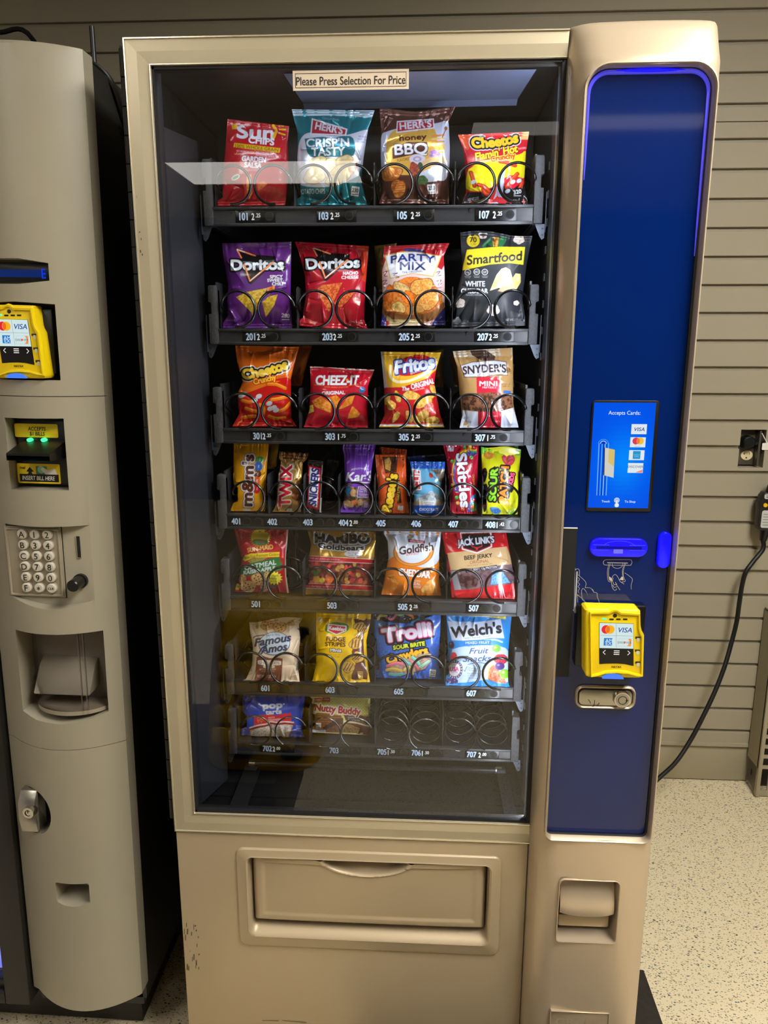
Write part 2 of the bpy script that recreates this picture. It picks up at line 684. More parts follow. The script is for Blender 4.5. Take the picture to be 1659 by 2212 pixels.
px_, pz_ = U(1617, 956, yo - .02)[[0, 2]]
t = empty("power_plug", (float(px_), yo, float(pz_)), "round black power plug pushed into the upper socket of the wall outlet", "plug")
MB("cable_black").cyl((px_, yo - .001, pz_), (px_, yo - .026, pz_), .021, .0185, 28).cyl((px_, yo - .026, pz_), (px_, yo - .029, pz_), .0185, .015, 28).build("plug_body", t)
m = MB("cable_black")
pts = [U(1630, 957, yo - .018), U(1645, 958, yo - .018), U(1662, 958, yo - .02), U(1690, 962, yo - .05), U(1705, 990, yo - .07), U(1690, 1035, yo - .07), U(1668, 1056, yo - .075)]
m.tube(catmull(pts, 8), lambda q: .0075 if q < .15 else .0062, 10)
m.build("cord", t)
m = MB("paper_white")
a, b = U(1647, 957, yo - .032), U(1661, 972, yo - .032)
m.prism(rrect(a[0], b[0] + .004, b[2], a[2], .003), a[1], a[1] + .001, 'y')
m.use("paper_white").tube([U(1646, 936, yo - .03), U(1656, 955, yo - .03), U(1663, 964, yo - .03)], .0014, 6)
m.build("paper_tag", t, label="white paper tag")

# shock guard hanging on its own black cord
yg = 1.045
c0, c1 = U(1641, 1062, yg), U(1637, 1143, yg)
gx = c0[0] - .002
gz0, gz1 = float(c1[2]), float(c0[2])
t = empty("inline_shock_guard", (float(gx + .03), yg, (gz0 + gz1) / 2), "black inline shock guard with yellow button hanging on a cord by the wall", "adapter")
m = MB("cable_black")
m.prism([(gx + .002, gz0 + .012), (gx + .010, gz0), (gx + .052, gz0), (gx + .060, gz0 + .012), (gx + .060, gz0 + .062), (gx + .063, gz0 + .066),
         (gx + .063, gz0 + .086), (gx + .060, gz0 + .09), (gx + .058, gz1 - .012), (gx + .050, gz1), (gx + .012, gz1), (gx + .004, gz1 - .012),
         (gx + .004, gz0 + .09), (gx + .000, gz0 + .086), (gx + .000, gz0 + .066), (gx + .002, gz0 + .062)], yg - .016, yg + .016, 'y', .002)
m.build("housing", t)
m = MB("print")
m.use("print", (190, 190, 186)).flat(rrect(gx + .008, gx + .056, gz0 + .008, gz0 + .060, .006), (0, yg - .0166, 0))
for k in range(5):
    m.use("print", (30, 30, 30)).flat(rrect(gx + .012, gx + .050 - .006 * (k % 2), gz0 + .016 + k * .008, gz0 + .0172 + k * .008, .0003, 1), (0, yg - .0170, 0))
m.build("rating_label", t, label="white rating label with fine print")
m = MB("print").use("print", (190, 190, 186)).flat(rrect(gx + .010, gx + .054, gz0 + .094, gz1 - .004, .005), (0, yg - .0166, 0))
m.use("print", (30, 30, 30)).text("LEVITON", (gx + .031, yg - .0170, gz1 - .012), .005, bold=.02)
for k in range(2):
    m.flat(rrect(gx + .014, gx + .048, gz0 + .099 + k * .006, gz0 + .1003 + k * .006, .0003, 1), (0, yg - .0170, 0))
m.build("rating_label", t, label="white label with maker name")
MB("tub_yellow").cyl((gx + .0145, yg - .016, gz0 + .076), (gx + .0145, yg - .0195, gz0 + .076), .0058, n=16).build("test_button", t, label="round yellow button")
MB("cable_black").cyl((gx + .031, yg, gz1), (gx + .036, yg + .0, gz1 + .034), .012, .009, 14).build("strain_relief", t)
MB("cable_black").cyl((gx + .031, yg, gz0 + .001), (gx + .027, yg, gz0 - .034), .014, .010, 14).build("strain_relief", t)
pp = [(gx + .027, yg, gz0 - .03)] + [U(a, b, y) for a, b, y in ((1648, 1186, 1.04), (1627, 1213, 1.035), (1611, 1236, 1.03), (1603, 1264, 1.03), (1597, 1302, 1.03), (1591, 1344, 1.03),
      (1580, 1388, 1.02), (1565, 1440, 1.0), (1545, 1492, .98), (1520, 1545, .96), (1491, 1600, .94), (1461, 1645, .92), (1430, 1675, .91), (1400, 1700, .90), (1360, 1725, .89))]
MB("cable_black").tube(catmull(pp, 8), .0066, 10).build("cord", t, label="long black cord running down to the snack machine")

# low heater cover at the edge of the picture
yv = 1.01
vx = float(U(1633, 1691, yv)[0])
t = empty("heater_cover", (vx + .3, yv + .03, 0), "beige sheet metal heater cover with rows of slots standing by the wall", "heater")
m = MB("cover_metal")
m.box(vx, vx + .012, yv - .006, yv + .008, .004, .60, .002)
m.box(vx + .012, vx + .70, yv, yv + .006, .36, .60, .001)
for z0, z1 in ((.004, .022), (.098, .108), (.134, .144), (.168, .178), (.202, .212), (.236, .246), (.270, .280), (.304, .314), (.338, .362)):
    m.box(vx + .012, vx + .70, yv, yv + .006, z0, z1)
for k in range(13):
    m.box(vx + .036 + k * .050, vx + .043 + k * .050, yv + .001, yv + .005, .02, .36)
m.box(vx, vx + .70, yv - .002, WALL_Y - .006, .595, .605, .002)
m.box(vx + .0, vx + .006, yv, WALL_Y - .006, .10, .60)
m.build("slotted_case", t)
m = MB("black_side").box(vx + .02, vx + .68, yv + .055, yv + .06, .01, .58)
m.build("core", t, label="dark core behind the slots")
m = MB("outlet_steel")
m.prism([(yv + .004, .004), (WALL_Y - .008, .03), (WALL_Y - .008, .115), (yv + .004, .115)], vx + .004, vx + .007, 'x')
m.use("gasket").prism(ellipse_pts(yv + .045, .06, .005, .012, 16), vx + .0035, vx + .0042, 'x')
m.build("foot_bracket", t)

# yellow slotted tub on a made-up black cart: mirrored only, hiding the floor reflection
t = empty("stand_in_cart", (-.22, -.72, 0), "low black stand-in cart added to darken the mirror image in the lower glass", "cart")
MB("black_rubber").box(-.55, .07, -.95, -.52, .055, .30, .02).build("body", t)
for x, y in ((-.50, -.90), (.02, -.90), (-.50, -.57), (.02, -.57)):
    MB("black_rubber").cyl((x - .01, y, .028), (x + .01, y, .028), .028, n=20).build("wheel", t)
t = empty("yellow_tub", (0, -.66, .30), "yellow slotted plastic tub mirrored in the lower glass behind the snack packs", "tub")
m = MB("tub_yellow")
LEAN = Matrix(((1, 0, 0, 0), (0, 1, -.55, .165), (0, 0, 1, 0), (0, 0, 0, 1)))  # leans the tub so its front catches more ceiling light
m.xf = LEAN
loops = []
for z, s_ in ((.300, .84), (.301, .90), (.31, .94), (.50, 1.0), (.60, 1.0), (.645, .9), (.655, .72), (.656, .5)):
    loops.append([(.015 + x * s_, -.68 + y * s_, z) for x, y in rrect(-.165, .165, -.12, .12, .075, 8)])
v, f = ring_loft(loops)
m.add(v, f)
m.add(loops[0], [range(len(loops[0]))[::-1]]).add(loops[-1], [range(len(loops[-1]))])
for i in range(5):
    for k in range(5):
        m.box(-.115 + i * .058, -.067 + i * .058, -.560, -.5525, .36 + k * .05, .40 + k * .05, .004)
m.build("shell", t)
for x, z in ((.10, .345), (-.03, .345), (.10, .625)):
    m = MB("gasket")
    m.xf = LEAN
    m.prism(ellipse_pts(x, z, .028, .010, 20), -.561, -.548, 'y').build("handle_hole", t)

# ================================================================== the snack vending machine
VM = empty("snack_vending_machine", (.41, .40, 0), "tall champagne snack vending machine with glass front and dark blue payment panel", "vending machine")
FX1, FZ0, FZ1 = 0.6187, 0.5402, 1.8011
GX0, GX1, GZ0, GZ1 = 0.0383, 0.6168, 0.5782, 1.7646
DEEP = 0.86

# --- cabinet shell (black sheet metal)
m = MB("black_side")
m.box(0.004, .018, .034, DEEP, .09, 1.792)
m.box(.628, .822, .034, DEEP, .09, 1.79)
m.box(.018, .628, .034, DEEP, 1.777, 1.792)
m.box(.018, .628, .034, DEEP, .09, .545)
m.box(.018, .628, DEEP - .012, DEEP, .545, 1.772)
m.build("cabinet", VM)
for x, y in ((.06, .12), (.76, .42), (.06, .80), (.76, .80)):
    MB("black_rubber").cyl((x, y, 0), (x, y, .03), .028, .022, 16).cyl((x, y, .03), (x, y, .091), .012, n=12).build("foot", VM)

# --- door frame: four mitred rails with a bright bead on both edges
def rail_profile(t):
    # t from outer edge (0) to the glass edge (1): depth of the face
    return [(0.0, .012), (0.0, .0015), (.02, 0.0), (.06, 0.0), (.075, .0022), (.5, .0008), (.93, .0022), (.955, 0.0), (.985, 0.0), (1.0, .002), (1.0, .016)]


outer = (0.0, FX1 + .004, FZ0, FZ1)
inner = (GX0, GX1 + .004, GZ0, GZ1)


def corner(t, k):
    x = (outer[0] + (inner[0] - outer[0]) * t, outer[1] + (inner[1] - outer[1]) * t)
    z = (outer[2] + (inner[2] - outer[2]) * t, outer[3] + (inner[3] - outer[3]) * t)
    return ((x[0], z[0]), (x[1], z[0]), (x[1], z[1]), (x[0], z[1]))[k]


for k in range(4):
    if k == 1:
        continue
    m = MB("champagne")
    pr = rail_profile(0)
    for i in range(len(pr) - 1):
        (t0, y0), (t1, y1) = pr[i], pr[i + 1]
        m.use("bright_edge" if (t0, t1) in ((.02, .06), (.0, .02), (.955, .985), (.985, 1.0)) else "champagne")
        a, b, c, d = corner(t0, k), corner(t0, (k + 1) % 4), corner(t1, (k + 1) % 4), corner(t1, k)
        m.add([(a[0], y0, a[1]), (b[0], y0, b[1]), (c[0], y1, c[1]), (d[0], y1, d[1])], [(0, 1, 2, 3)])
    m.build("door_rail", VM, 25)
m = MB("gasket")
for a in ((GX0 - .004, GX0 + .0035, GZ0, GZ1), (GX1 - .0015, GX1 + .006, GZ0, GZ1), (GX0, GX1, GZ1 - .004, GZ1 + .004), (GX0, GX1, GZ0 - .004, GZ0 + .005)):
    m.box(a[0], a[1], .004, .020, a[2], a[3])
m.build("gasket", VM)
MB("glass").box(GX0, GX1, .0075, .0135, GZ0, GZ1).build("glass_pane", VM, 0)
# inner door frame behind the glass and the piano hinge
m = MB("liner")
for a in ((.018, GX0 + .004, .545, 1.77), (GX1 - .002, .628, .545, 1.77)):
    m.box(a[0], a[1], .0145, .033, a[2], a[3], .001)
m.build("door_liner", VM)
m = MB("black_side")
for k in range(32):
    z0 = FZ0 + .02 + k * (FZ1 - FZ0 - .03) / 32
    m.cyl((-.0055, .012, z0 + .001), (-.0055, .012, z0 + (FZ1 - FZ0 - .03) / 32 - .001), .0048, n=10)
m.box(-.010, .0, .014, .05, FZ0 + .02, FZ1 - .006)
m.build("hinge", VM)

# --- notice on the glass
p0, p1 = U(632, 151, .0065), U(883, 194, .0065)
x0, x1, z0, z1 = p0[0], p1[0], (U(632, 195, .0065)[2] + U(883, 193, .0065)[2]) / 2, (U(632, 152, .0065)[2] + U(883, 149, .0065)[2]) / 2
m = MB("print")
m.use("print", (218, 200, 176)).flat([(x0, z0), (x1, z0), (x1, z1), (x0, z1)], (0, .0070, 0))
m.use("print", (28, 24, 24))
e, w_ = .0035, .0006
for a in ((x0 + e, x1 - e, z0 + e, z0 + e + w_), (x0 + e, x1 - e, z1 - e - w_, z1 - e), (x0 + e, x0 + e + w_, z0 + e, z1 - e), (x1 - e - w_, x1 - e, z0 + e, z1 - e)):
    m.flat([(a[0], a[2]), (a[1], a[2]), (a[1], a[3]), (a[0], a[3])], (0, .0067, 0))
co, _ = text_tris("Please Press Selection For Price")
wid = (co[:, 0].max() - co[:, 0].min()) * .0108 / .70
m.text("Please Press Selection For Price", ((x0 + x1) / 2, .0067, (z0 + z1) / 2 - .0005), .0108, bold=.012, sx=(x1 - x0 - .0095) / wid)
m.build("notice", VM, label="beige paper notice in black frame")

# --- interior: side liners, back, top panel with bracket, LED strips
m = MB("liner")
m.add([(.026, .034, .56), (.026, .034, 1.70), (.060, .135, 1.70), (.060, .135, .56)], [(0, 1, 2, 3)])
m.add([(.060, .135, .56), (.060, .135, 1.70), (.060, .142, 1.70), (.060, .142, .56)], [(0, 1, 2, 3)])
m.build("side_liner", VM, 20)
m = MB("liner")
m.add([(.626, .034, .56), (.626, .034, 1.77), (.622, .110, 1.77), (.622, .110, .56)], [(0, 3, 2, 1)])
m.build("side_liner", VM, 20)
m = MB("interior")
m.box(.019, .627, .66, .67, .55, 1.76)
m.box(.019, .022, .145, .66, .55, 1.77)
m.box(.6245, .627, .115, .66, .55, 1.77)
for k in range(26):
    m.box(.622, .6245, .13, .15, .60 + k * .042, .612 + k * .042)
m.build("inner_walls", VM)
m = MB("black_paint")
m.box(.03, .62, .036, .655, 1.7705, 1.776)
m.box(.05, .62, .30, .312, 1.690, 1.763, .002)
m.build("top_panel", VM)
m = MB("reflector")
a, b, c, d = U(612, 130, .055), U(1160, 128, .055), U(1118, 214, .17), U(655, 224, .17)
for q in (a, b, c, d):
    q[2] = min(q[2], 1.769)
m.add([a, b, c, d], [(0, 1, 2, 3)])
m.add([d, c, c + np.array([0, .012, -.006]), d + np.array([0, .012, -.006])], [(0, 1, 2, 3)])
m.build("lamp_reflector", VM, 20)
m = MB("liner")
a = U(1125, 216, .27)
m.prism([(a[0], a[2]), (a[0] + .012, a[2] + .018), (a[0] + .045, a[2] + .018), (a[0] + .045, a[2])], .262, .27, 'y')
m.build("bracket", VM)
for nm, x, dx in (("led_strip", .030, 1), ("led_strip", .620, -1)):
    m = MB("paper_white").box(x - .004, x + .004, .0165, .022, .56, 1.76)
    s_ = m.build(nm, VM)
    area("led_light", VM, (x + dx * .006, .020, 1.155), (.010, 1.19), (dx * .85, .52, 0), P_LED_SIDE, LED_COLOR)
MB("paper_white").box(.06, .60, .0165, .030, 1.7725, 1.776).build("led_strip", VM)
area("led_light", VM, (.33, .024, 1.7715), (.54, .010), (0, .45, -.9), P_LED_TOP, LED_COLOR)

# --- lower chute behind the glass
m = MB("black_paint")
m.add([(.03, .02, .560), (.61, .02, .560), (.61, .10, .545), (.03, .10, .545)], [(0, 1, 2, 3)])
m.box(.019, .627, .10, .65, .543, .549)
m.build("chute", VM)
pa, pb = U(540, 1657, .16), U(1083, 1655, .16)
zt = float(pa[2] + pb[2]) / 2
MB("liner").cyl((pa[0], .16, zt), (pb[0], .16, zt), .0055, n=16).use("steel").cyl((pa[0] - .001, .16, zt), (pa[0] + .011, .16, zt), .0062, n=16).cyl((pb[0] - .011, .16, zt), (pb[0] + .001, .16, zt), .0062, n=16).build("guard_bar", VM)
for (q0, q1, w_) in (((545, 1662), (510, 1752), .032), ((1085, 1668), (1103, 1762), .022)):
    a, b = U(*q0, .155), U(*q1, .05)
    m = MB("black_paint")
    n = 7
    for k in range(n):
        p, q = a + (b - a) * k / n, a + (b - a) * (k + .86) / n
        h = w_ / 2
        m.add([p + np.array([-h, 0, 0]), p + np.array([h, 0, -.002]), q + np.array([h, 0, -.002]), q + np.array([0, -.005, -.004]), q + np.array([-h, -.002, 0])], [(0, 1, 2, 3, 4)])
        m.add([q + np.array([-h, -.002, 0]), q + np.array([0, -.005, -.004]), q + np.array([h, 0, -.002]), q + np.array([h, .010, -.002]), q + np.array([-h, .010, 0])], [(0, 1, 2, 3, 4)])
    m.use("galvanised").box(a[0] - w_ * .45, a[0] + w_ * .25, a[1] - .004, a[1] + .012, a[2], a[2] + .006)
    m.build("chute_guide", VM)

# --- lower front panel with the delivery opening
lp = MB("champagne_body").box(.0015, .6205, .004, .034, .088, FZ0 - .0015, .0015).build("lower_panel", VM)
a0, a1, a2, a3 = U(510, 1830, .0), U(1083, 1855, .0), U(1080, 2068, .0), U(515, 2040, .0)
BX0, BX1 = float(a0[0] + a3[0]) / 2, float(a1[0] + a2[0]) / 2
BZ0, BZ1 = float(a2[2] + a3[2]) / 2, float(a0[2] + a1[2]) / 2
OX0, OX1, OZ0, OZ1 = BX0 + .024, BX1 - .024, BZ0 + .036, BZ1 - .019
cut(lp, [MB("champagne_body").prism(rrect(BX0 + .008, BX1 - .008, BZ0 + .008, BZ1 - .008, .01), -.02, .06, 'y').build("cutter", VM)])
m = MB("champagne_body")
R = (.016, .016, .016, .016)
loops = []
for (x0, x1, z0, z1, r, y) in ((BX0, BX1, BZ0, BZ1, .014, .0045), (BX0 + .0012, BX1 - .0012, BZ0 + .0012, BZ1 - .0012, .014, .0005), (BX0 + .003, BX1 - .003, BZ0 + .003, BZ1 - .003, .013, -.0005),
                               (OX0 - .008, OX1 + .008, OZ0 - .018, OZ1 + .004, .012, .0005), (OX0 - .006, OX1 + .006, OZ0 - .015, OZ1 + .002, .012, -.0012), (OX0 - .003, OX1 + .003, OZ0 - .012, OZ1 + .001, .012, .0005),
                               (OX0 - .001, OX1 + .001, OZ0 - .003, OZ1, .012, .012), (OX0, OX1, OZ0, OZ1, .012, .030)):
    loops.append([(x, y, z) for x, z in rrect(x0, x1, z0, z1, r, 7)])
v, f = ring_loft(loops)
m.add(v, [q[::-1] for q in f]).build("delivery_bezel", VM, 50)
MB("interior").box(BX0 - .01, BX1 + .01, .036, .05, BZ0, BZ1).build("delivery_back", VM)
# delivery flap: bowed face with a smile-shaped finger recess
nu, nv = 160, 90
uu, vv = np.meshgrid(np.linspace(0, 1, nu), np.linspace(0, 1, nv))
X = OX0 + .0015 + uu * (OX1 - OX0 - .003)
Z = OZ0 + .007 + vv * (OZ1 - OZ0 - .009)
edge = np.minimum(np.minimum(uu * (OX1 - OX0), (1 - uu) * (OX1 - OX0)), vv * (OZ1 - OZ0))
Y = .010 - .008 * (1 - (2 * uu - 1) ** 4) * np.clip(vv * 1.2, 0, 1) ** .5
Y += np.clip(1 - edge / .010, 0, 1) ** 2 * .012
ins = np.clip(edge / .030, 0, 1)
Y += .0022 * np.clip((edge - .018) / .006, 0, 1) * (vv < .93)
hx, hz = U(790, 1858, .004)[[0, 2]]
hw, hh = .077, .031
r_ = ((X - hx) / hw) ** 2 + ((Z - hz) / hh) ** 2
dep = np.clip((1 - r_) / .28, 0, 1)
dep = dep * dep * (3 - 2 * dep)
lip = np.exp(-((r_ - 1.12) / .10) ** 2) * (Z < hz)
below = Z < hz
Y = np.where(below, Y + dep * .046 * np.clip((Z - hz + hh * 1.05) / (hh * 1.0), .22, 1), Y) - lip * .0022
MB("champagne_body").grid(np.dstack([X, Y, Z])).build("delivery_flap", VM, 60)
# scuffs on the paint
m = MB("print").use("print", (92, 78, 58))
random.seed(5)
for k in range(22):
    a = U(398 + random.random() * 34, 1995 + random.random() * 105, .0035)
    w_, h_ = .0006 + random.random() * .0012, .002 + random.random() * .010
    m.flat([(-w_, 0), (w_ * .4, -h_ * .1), (w_, h_), (-w_ * .3, h_ * 1.05)], a)
m.build("scuff_marks", VM, 0, label="dark scuffs on the lower panel")
m = MB("print").use("print", (92, 78, 58))
for q0, q1 in (((566, 2205), (602, 2206)), ((610, 2205), (662, 2210))):
    a, b = U(*q0, .0035), U(*q1, .0035)
    m.add([a, b, b + np.array([0, 0, .0014]), a + np.array([0, 0, .001])], [(0, 1, 2, 3)])
m.build("scuff_marks", VM, 0, label="dark scrape low on the lower panel")
m = MB("print").use("print", (92, 78, 58))
for q0, q1 in (((300, 500), (303, 503)), ((304, 514), (306, 519)), ((302, 540), (305, 546)), ((306, 548), (309, 552)), ((295, 422), (296, 428))):
    a, b = U(*q0, .0005), U(*q1, .0005)
    m.add([a, (b[0], b[1], a[2]), b, (a[0], a[1], b[2])], [(0, 1, 2, 3)])
m.build("scuff_marks", VM, 0, label="small dark chips on the door frame")

# --- payment column: lofted cover with a hood
prof = [(.6215, .034), (.6215, .004), (.6225, -.008), (.628, -.022), (.638, -.035), (.648, -.0425), (.662, -.0465), (.70, -.0505), (.735, -.052), (.77, -.0505), (.795, -.047),
        (.807, -.043), (.815, -.035), (.8195, -.022), (.8215, -.006), (.8215, .034)]
rows = [(1.8065, .30, .985), (1.8062, .42, .992), (1.804, .52, .998), (1.799, .60, 1.0), (1.785, .71, 1.0), (1.768, .83, 1.0), (1.752, .95, 1.0), (1.744, 1.0, 1.0), (1.70, 1.0, 1), (1.30, 1, 1), (.90, 1, 1),
        (.58, 1, 1), (.54, 1.0, 1), (.30, 1, 1), (.088, 1, 1)]
loops = []
for z, k, s_ in rows:
    loops.append([(.7215 + (x - .7215) * s_, .034 + (y - .034) * k, z) for x, y in prof])
v, f = ring_loft(loops)
m = MB("champagne_column").add(v, [q[::-1] for q in f])
n = len(prof)
m.add(loops[0], [range(n)]).add(loops[-1], [range(n)[::-1]])
colm = m.build("payment_column", VM, 40)
bm = bmesh.new()
bm.from_mesh(colm.data)
bmesh.ops.remove_doubles(bm, verts=bm.verts[:], dist=1e-6)
bmesh.ops.recalc_face_normals(bm, faces=bm.faces[:])
bm.to_mesh(colm.data)
bm.free()
YB = -.036
q = [U(1268, 140, -.046), U(1550, 140, -.050), U(1403, 1815, -.050), U(1181, 1810, -.046)]
PX0, PX1 = float(q[0][0] + q[3][0]) / 2, float(q[1][0] + q[2][0]) / 2
PZ0, PZ1 = float(q[2][2] + q[3][2]) / 2, float(q[0][2] + q[1][2]) / 2
PR = (.010, .012, .030, .030)
r0, r1, r2, r3 = U(1208, 1900, -.05), U(1336, 1903, -.05), U(1331, 2035, -.05), U(1203, 2032, -.05)
CX0, CX1, CZ0, CZ1 = float(r0[0] + r3[0]) / 2, float(r1[0] + r2[0]) / 2, float(r2[2] + r3[2]) / 2, float(r0[2] + r1[2]) / 2
cut(colm, [MB("champagne_column").prism(rrect(PX0, PX1, PZ0, PZ1, PR, 8), -.12, YB + .004, 'y').build("cutter", VM),
           MB("champagne_column").prism(rrect(CX0, CX1, CZ0, CZ1, (.006, .006, .010, .010), 6), -.12, -.004, 'y').build("cutter", VM)], 40)
m = MB("champagne_column")
loops = [[(x, y, z) for x, z in rrect(PX0 - o_, PX1 + o_, PZ0 - o_, PZ1 + o_, tuple(r + o_ for r in PR), 8)] for o_, y in ((.004, -.044), (.0035, -.0525), (.0015, -.0535), (.0, -.051), (-.001, -.034))]
v, f = ring_loft(loops)
m.add(v, [k[::-1] for k in f])
m.build("panel_rim", VM, 50)
m = MB("gasket")
loops = [[(x, y, z) for x, z in rrect(PX0 + o_, PX1 - o_ - .001, PZ0 + o_, PZ1 - o_, tuple(max(.003, r - o_) for r in PR), 8)] for o_, y in ((.0005, -.040), (.0028, -.0385), (.003, -.034))]
v, f = ring_loft(loops)
m.add(v, [k[::-1] for k in f])
m.build("panel_seal", VM, 50)
MB("blue_panel").prism(rrect(PX0 + .001, PX1 - .001, PZ0 + .001, PZ1 - .001, tuple(r - .001 for r in PR), 8), YB, YB + .004, 'y').build("blue_panel", VM, 30)
# glowing edge round the top of the panel
edge = [(PX0 + .0045, z) for z in np.linspace(1.60, PZ1 - .03, 6)]
edge += [(PX0 + .03 + (.0255) * math.cos(t), PZ1 - .03 + .0255 * math.sin(t)) for t in np.linspace(PI, PI / 2, 9)]
edge += [(x, PZ1 - .0045) for x in np.linspace(PX0 + .04, PX1 - .04, 8)]
edge += [(PX1 - .03 + .0255 * math.cos(t), PZ1 - .03 + .0255 * math.sin(t)) for t in np.linspace(PI / 2, 0, 9)]
edge += [(PX1 - .0045, z) for z in np.linspace(PZ1 - .03, 1.50, 6)]
MB("edge_glow").tube([(x, YB - .0015, z) for x, z in edge], lambda q: .0006 + .0026 * math.sin(PI * min(1, max(0, q))) ** .5, 8).build("light_strip", VM, label="glowing blue light strip")
cx = (PX0 + PX1) / 2
MB("blue_light").tube([(x, YB - .003, PZ1 - .0035 - .25 * (x - cx) ** 2) for x in np.linspace(cx - .055, cx + .055, 14)], lambda q: .0008 + .0022 * math.sin(PI * q), 8).build("light_strip", VM, label="brightest stretch of blue light")


def plane_map(crop, y):
    x0, y0, s_ = crop

    def f(cx, cy):
        p = U(x0 + cx / s_, y0 + cy / s_, y)
        return (float(p[0]), float(p[2]))
    return f


def quad_box(P, pts):
    """axis-parallel box round four mapped corners"""
    q = [P(*p) for p in pts]
    return (q[0][0] + q[3][0]) / 2, (q[1][0] + q[2][0]) / 2, (q[2][1] + q[3][1]) / 2, (q[0][1] + q[1][1]) / 2


def stroke(m, pts, w, y):
    """flat ribbon along 2-D points on a plane y = const"""
    pts = [np.array(p) for p in pts]
    L, R_ = [], []
    for i, p in enumerate(pts):
        d = pts[min(i + 1, len(pts) - 1)] - pts[max(i - 1, 0)]
        d = d / (np.linalg.norm(d) + 1e-9)
        nn = np.array([-d[1], d[0]]) * w / 2
        L.append((p[0] + nn[0], y, p[1] + nn[1]))
        R_.append((p[0] - nn[0], y, p[1] - nn[1]))
    n = len(pts)
    m.add(L + R_, [(i, i + 1, n + i + 1, n + i) for i in range(n - 1)])


# --- touch screen
CS = (1180, 850, 5.184)
P = plane_map(CS, YB - .002)
x0, x1, z0, z1 = quad_box(P, ((520, 78), (1275, 78), (1180, 1322), (440, 1318)))
ts = MB("black_plastic").prism(rrect(x0, x1, z0, z1, .005, 5), YB - .002, YB + .001, 'y', .0006).build("touch_screen", VM)
P = plane_map(CS, YB - .0026)
x0, x1, z0, z1 = quad_box(P, ((541, 103), (1235, 103), (1136, 1285), (461, 1278)))
sw, sh = x1 - x0, z1 - z0
yy = YB - .0024
m = MB("screen")
n = 24
uu, vv = np.meshgrid(np.linspace(0, 1, n), np.linspace(0, 1, n))
for i in range(n - 1):
    for j in range(n - 1):
        u_, v_ = (j + .5) / (n - 1), (i + .5) / (n - 1)
        g = math.exp(-(((u_ - .55) / .38) ** 2 + ((v_ - .45) / .30) ** 2))
        m.use("screen", (2 + 2 * g, 82 + 52 * g, 232 + 20 * g))
        m.flat([(x0 + sw * j / (n - 1), z0 + sh * i / (n - 1)), (x0 + sw * (j + 1) / (n - 1), z0 + sh * i / (n - 1)),
                (x0 + sw * (j + 1) / (n - 1), z0 + sh * (i + 1) / (n - 1)), (x0 + sw * j / (n - 1), z0 + sh * (i + 1) / (n - 1))], (0, yy, 0))


def S(u_, v_):
    return (x0 + sw * u_, z0 + sh * (1 - v_))


def tx(m, s, u_, v_, h, y, col, **k):
    p = S(u_, v_)
    m.use("screen", col).text(s, (p[0], y, p[1]), h * sh, **k)


tx(m, "Accepts Cards:", .5, .092, .036, yy - .0003, (235, 246, 250), sx=.93)
for k, v_ in enumerate((.245, .368, .49, .612)):
    p = S(.755 - k * .004, v_)
    a, b = .125 * sw, .047 * sh
    m.use("screen", (222, 232, 240)).flat([(p[0] - a, p[1] - b), (p[0] + a, p[1] - b), (p[0] + a, p[1] + b), (p[0] - a, p[1] + b)], (0, yy - .0002, 0))
    o_ = (p[0], yy - .0004, p[1])
    if k == 0:
        m.use("screen", (38, 58, 140)).text("VISA", o_, .034 * sh, bold=.02, shear=.2, sx=1.05)
    elif k == 1:
        m.use("screen", (222, 60, 90)).flat(ellipse_pts(-.032 * sw, .012 * sh, .033 * sh, .033 * sh, 24), o_)
        m.use("screen", (244, 190, 60)).flat(ellipse_pts(.036 * sw, .012 * sh, .033 * sh, .033 * sh, 24), (o_[0], o_[1] - .0001, o_[2]))
        m.use("screen", (238, 128, 60)).flat(ellipse_pts(.003 * sw, .012 * sh, .016 * sh, .028 * sh, 16), (o_[0], o_[1] - .0002, o_[2]))
        m.use("screen", (110, 110, 120)).text("mastercard", (o_[0], o_[1], o_[2] - .036 * sh), .008 * sh)
    elif k == 2:
        m.use("screen", (40, 150, 205)).flat(rrect(-.062 * sw, .062 * sw, -.036 * sh, .040 * sh, .0003, 1), o_)
        m.use("screen", (150, 205, 232)).text("AMERICAN", (o_[0], o_[1] - .0002, o_[2] + .004 * sh), .010 * sh, sx=.8)
        m.text("EXPRESS", (o_[0], o_[1] - .0002, o_[2] - .012 * sh), .010 * sh, sx=.8)
    else:
        m.use("screen", (40, 60, 80)).text("DISCOVER", (o_[0], o_[1], o_[2] + .013 * sh), .022 * sh, sx=.98)
        m.use("screen", (240, 140, 120)).flat([(a * .95, -b * .95), (a * .95, -b * .3), (0, -b * .9)], o_)
# card swiping picture on the screen
for du, col in ((0, (120, 190, 255)), (.028, (10, 60, 210)), (.05, (90, 180, 255)), (.078, (8, 40, 170)), (.10, (150, 210, 255)), (.125, (12, 60, 205)), (.155, (110, 190, 250))):
    m.use("screen", col)
    q0, q1 = S(.13 + du, .88), S(.115 + du, .38)
    m.add([(q0[0], yy - .0002, q0[1]), (q0[0] + .012 * sw, yy - .0002, q0[1]), (q1[0] + .012 * sw, yy - .0002, q1[1]), (q1[0], yy - .0002, q1[1])], [(0, 1, 2, 3)])
c_ = S(.19, .385)
for rr, col in ((.085, (70, 150, 255)), (.072, (10, 60, 200)), (.058, (120, 195, 255)), (.04, (10, 50, 190))):
    m.use("screen", col).flat(ellipse_pts(0, 0, rr * sw, rr * sw * .95, 20, 0, PI), (c_[0], yy - .00025 - .00005 * (.09 - rr), c_[1]))
q = [S(.215, .42), S(.385, .44), S(.395, .708), S(.235, .685)]
m.use("screen", (206, 206, 196)).add([(a[0], yy - .0004, a[1]) for a in q], [(0, 3, 2, 1)])
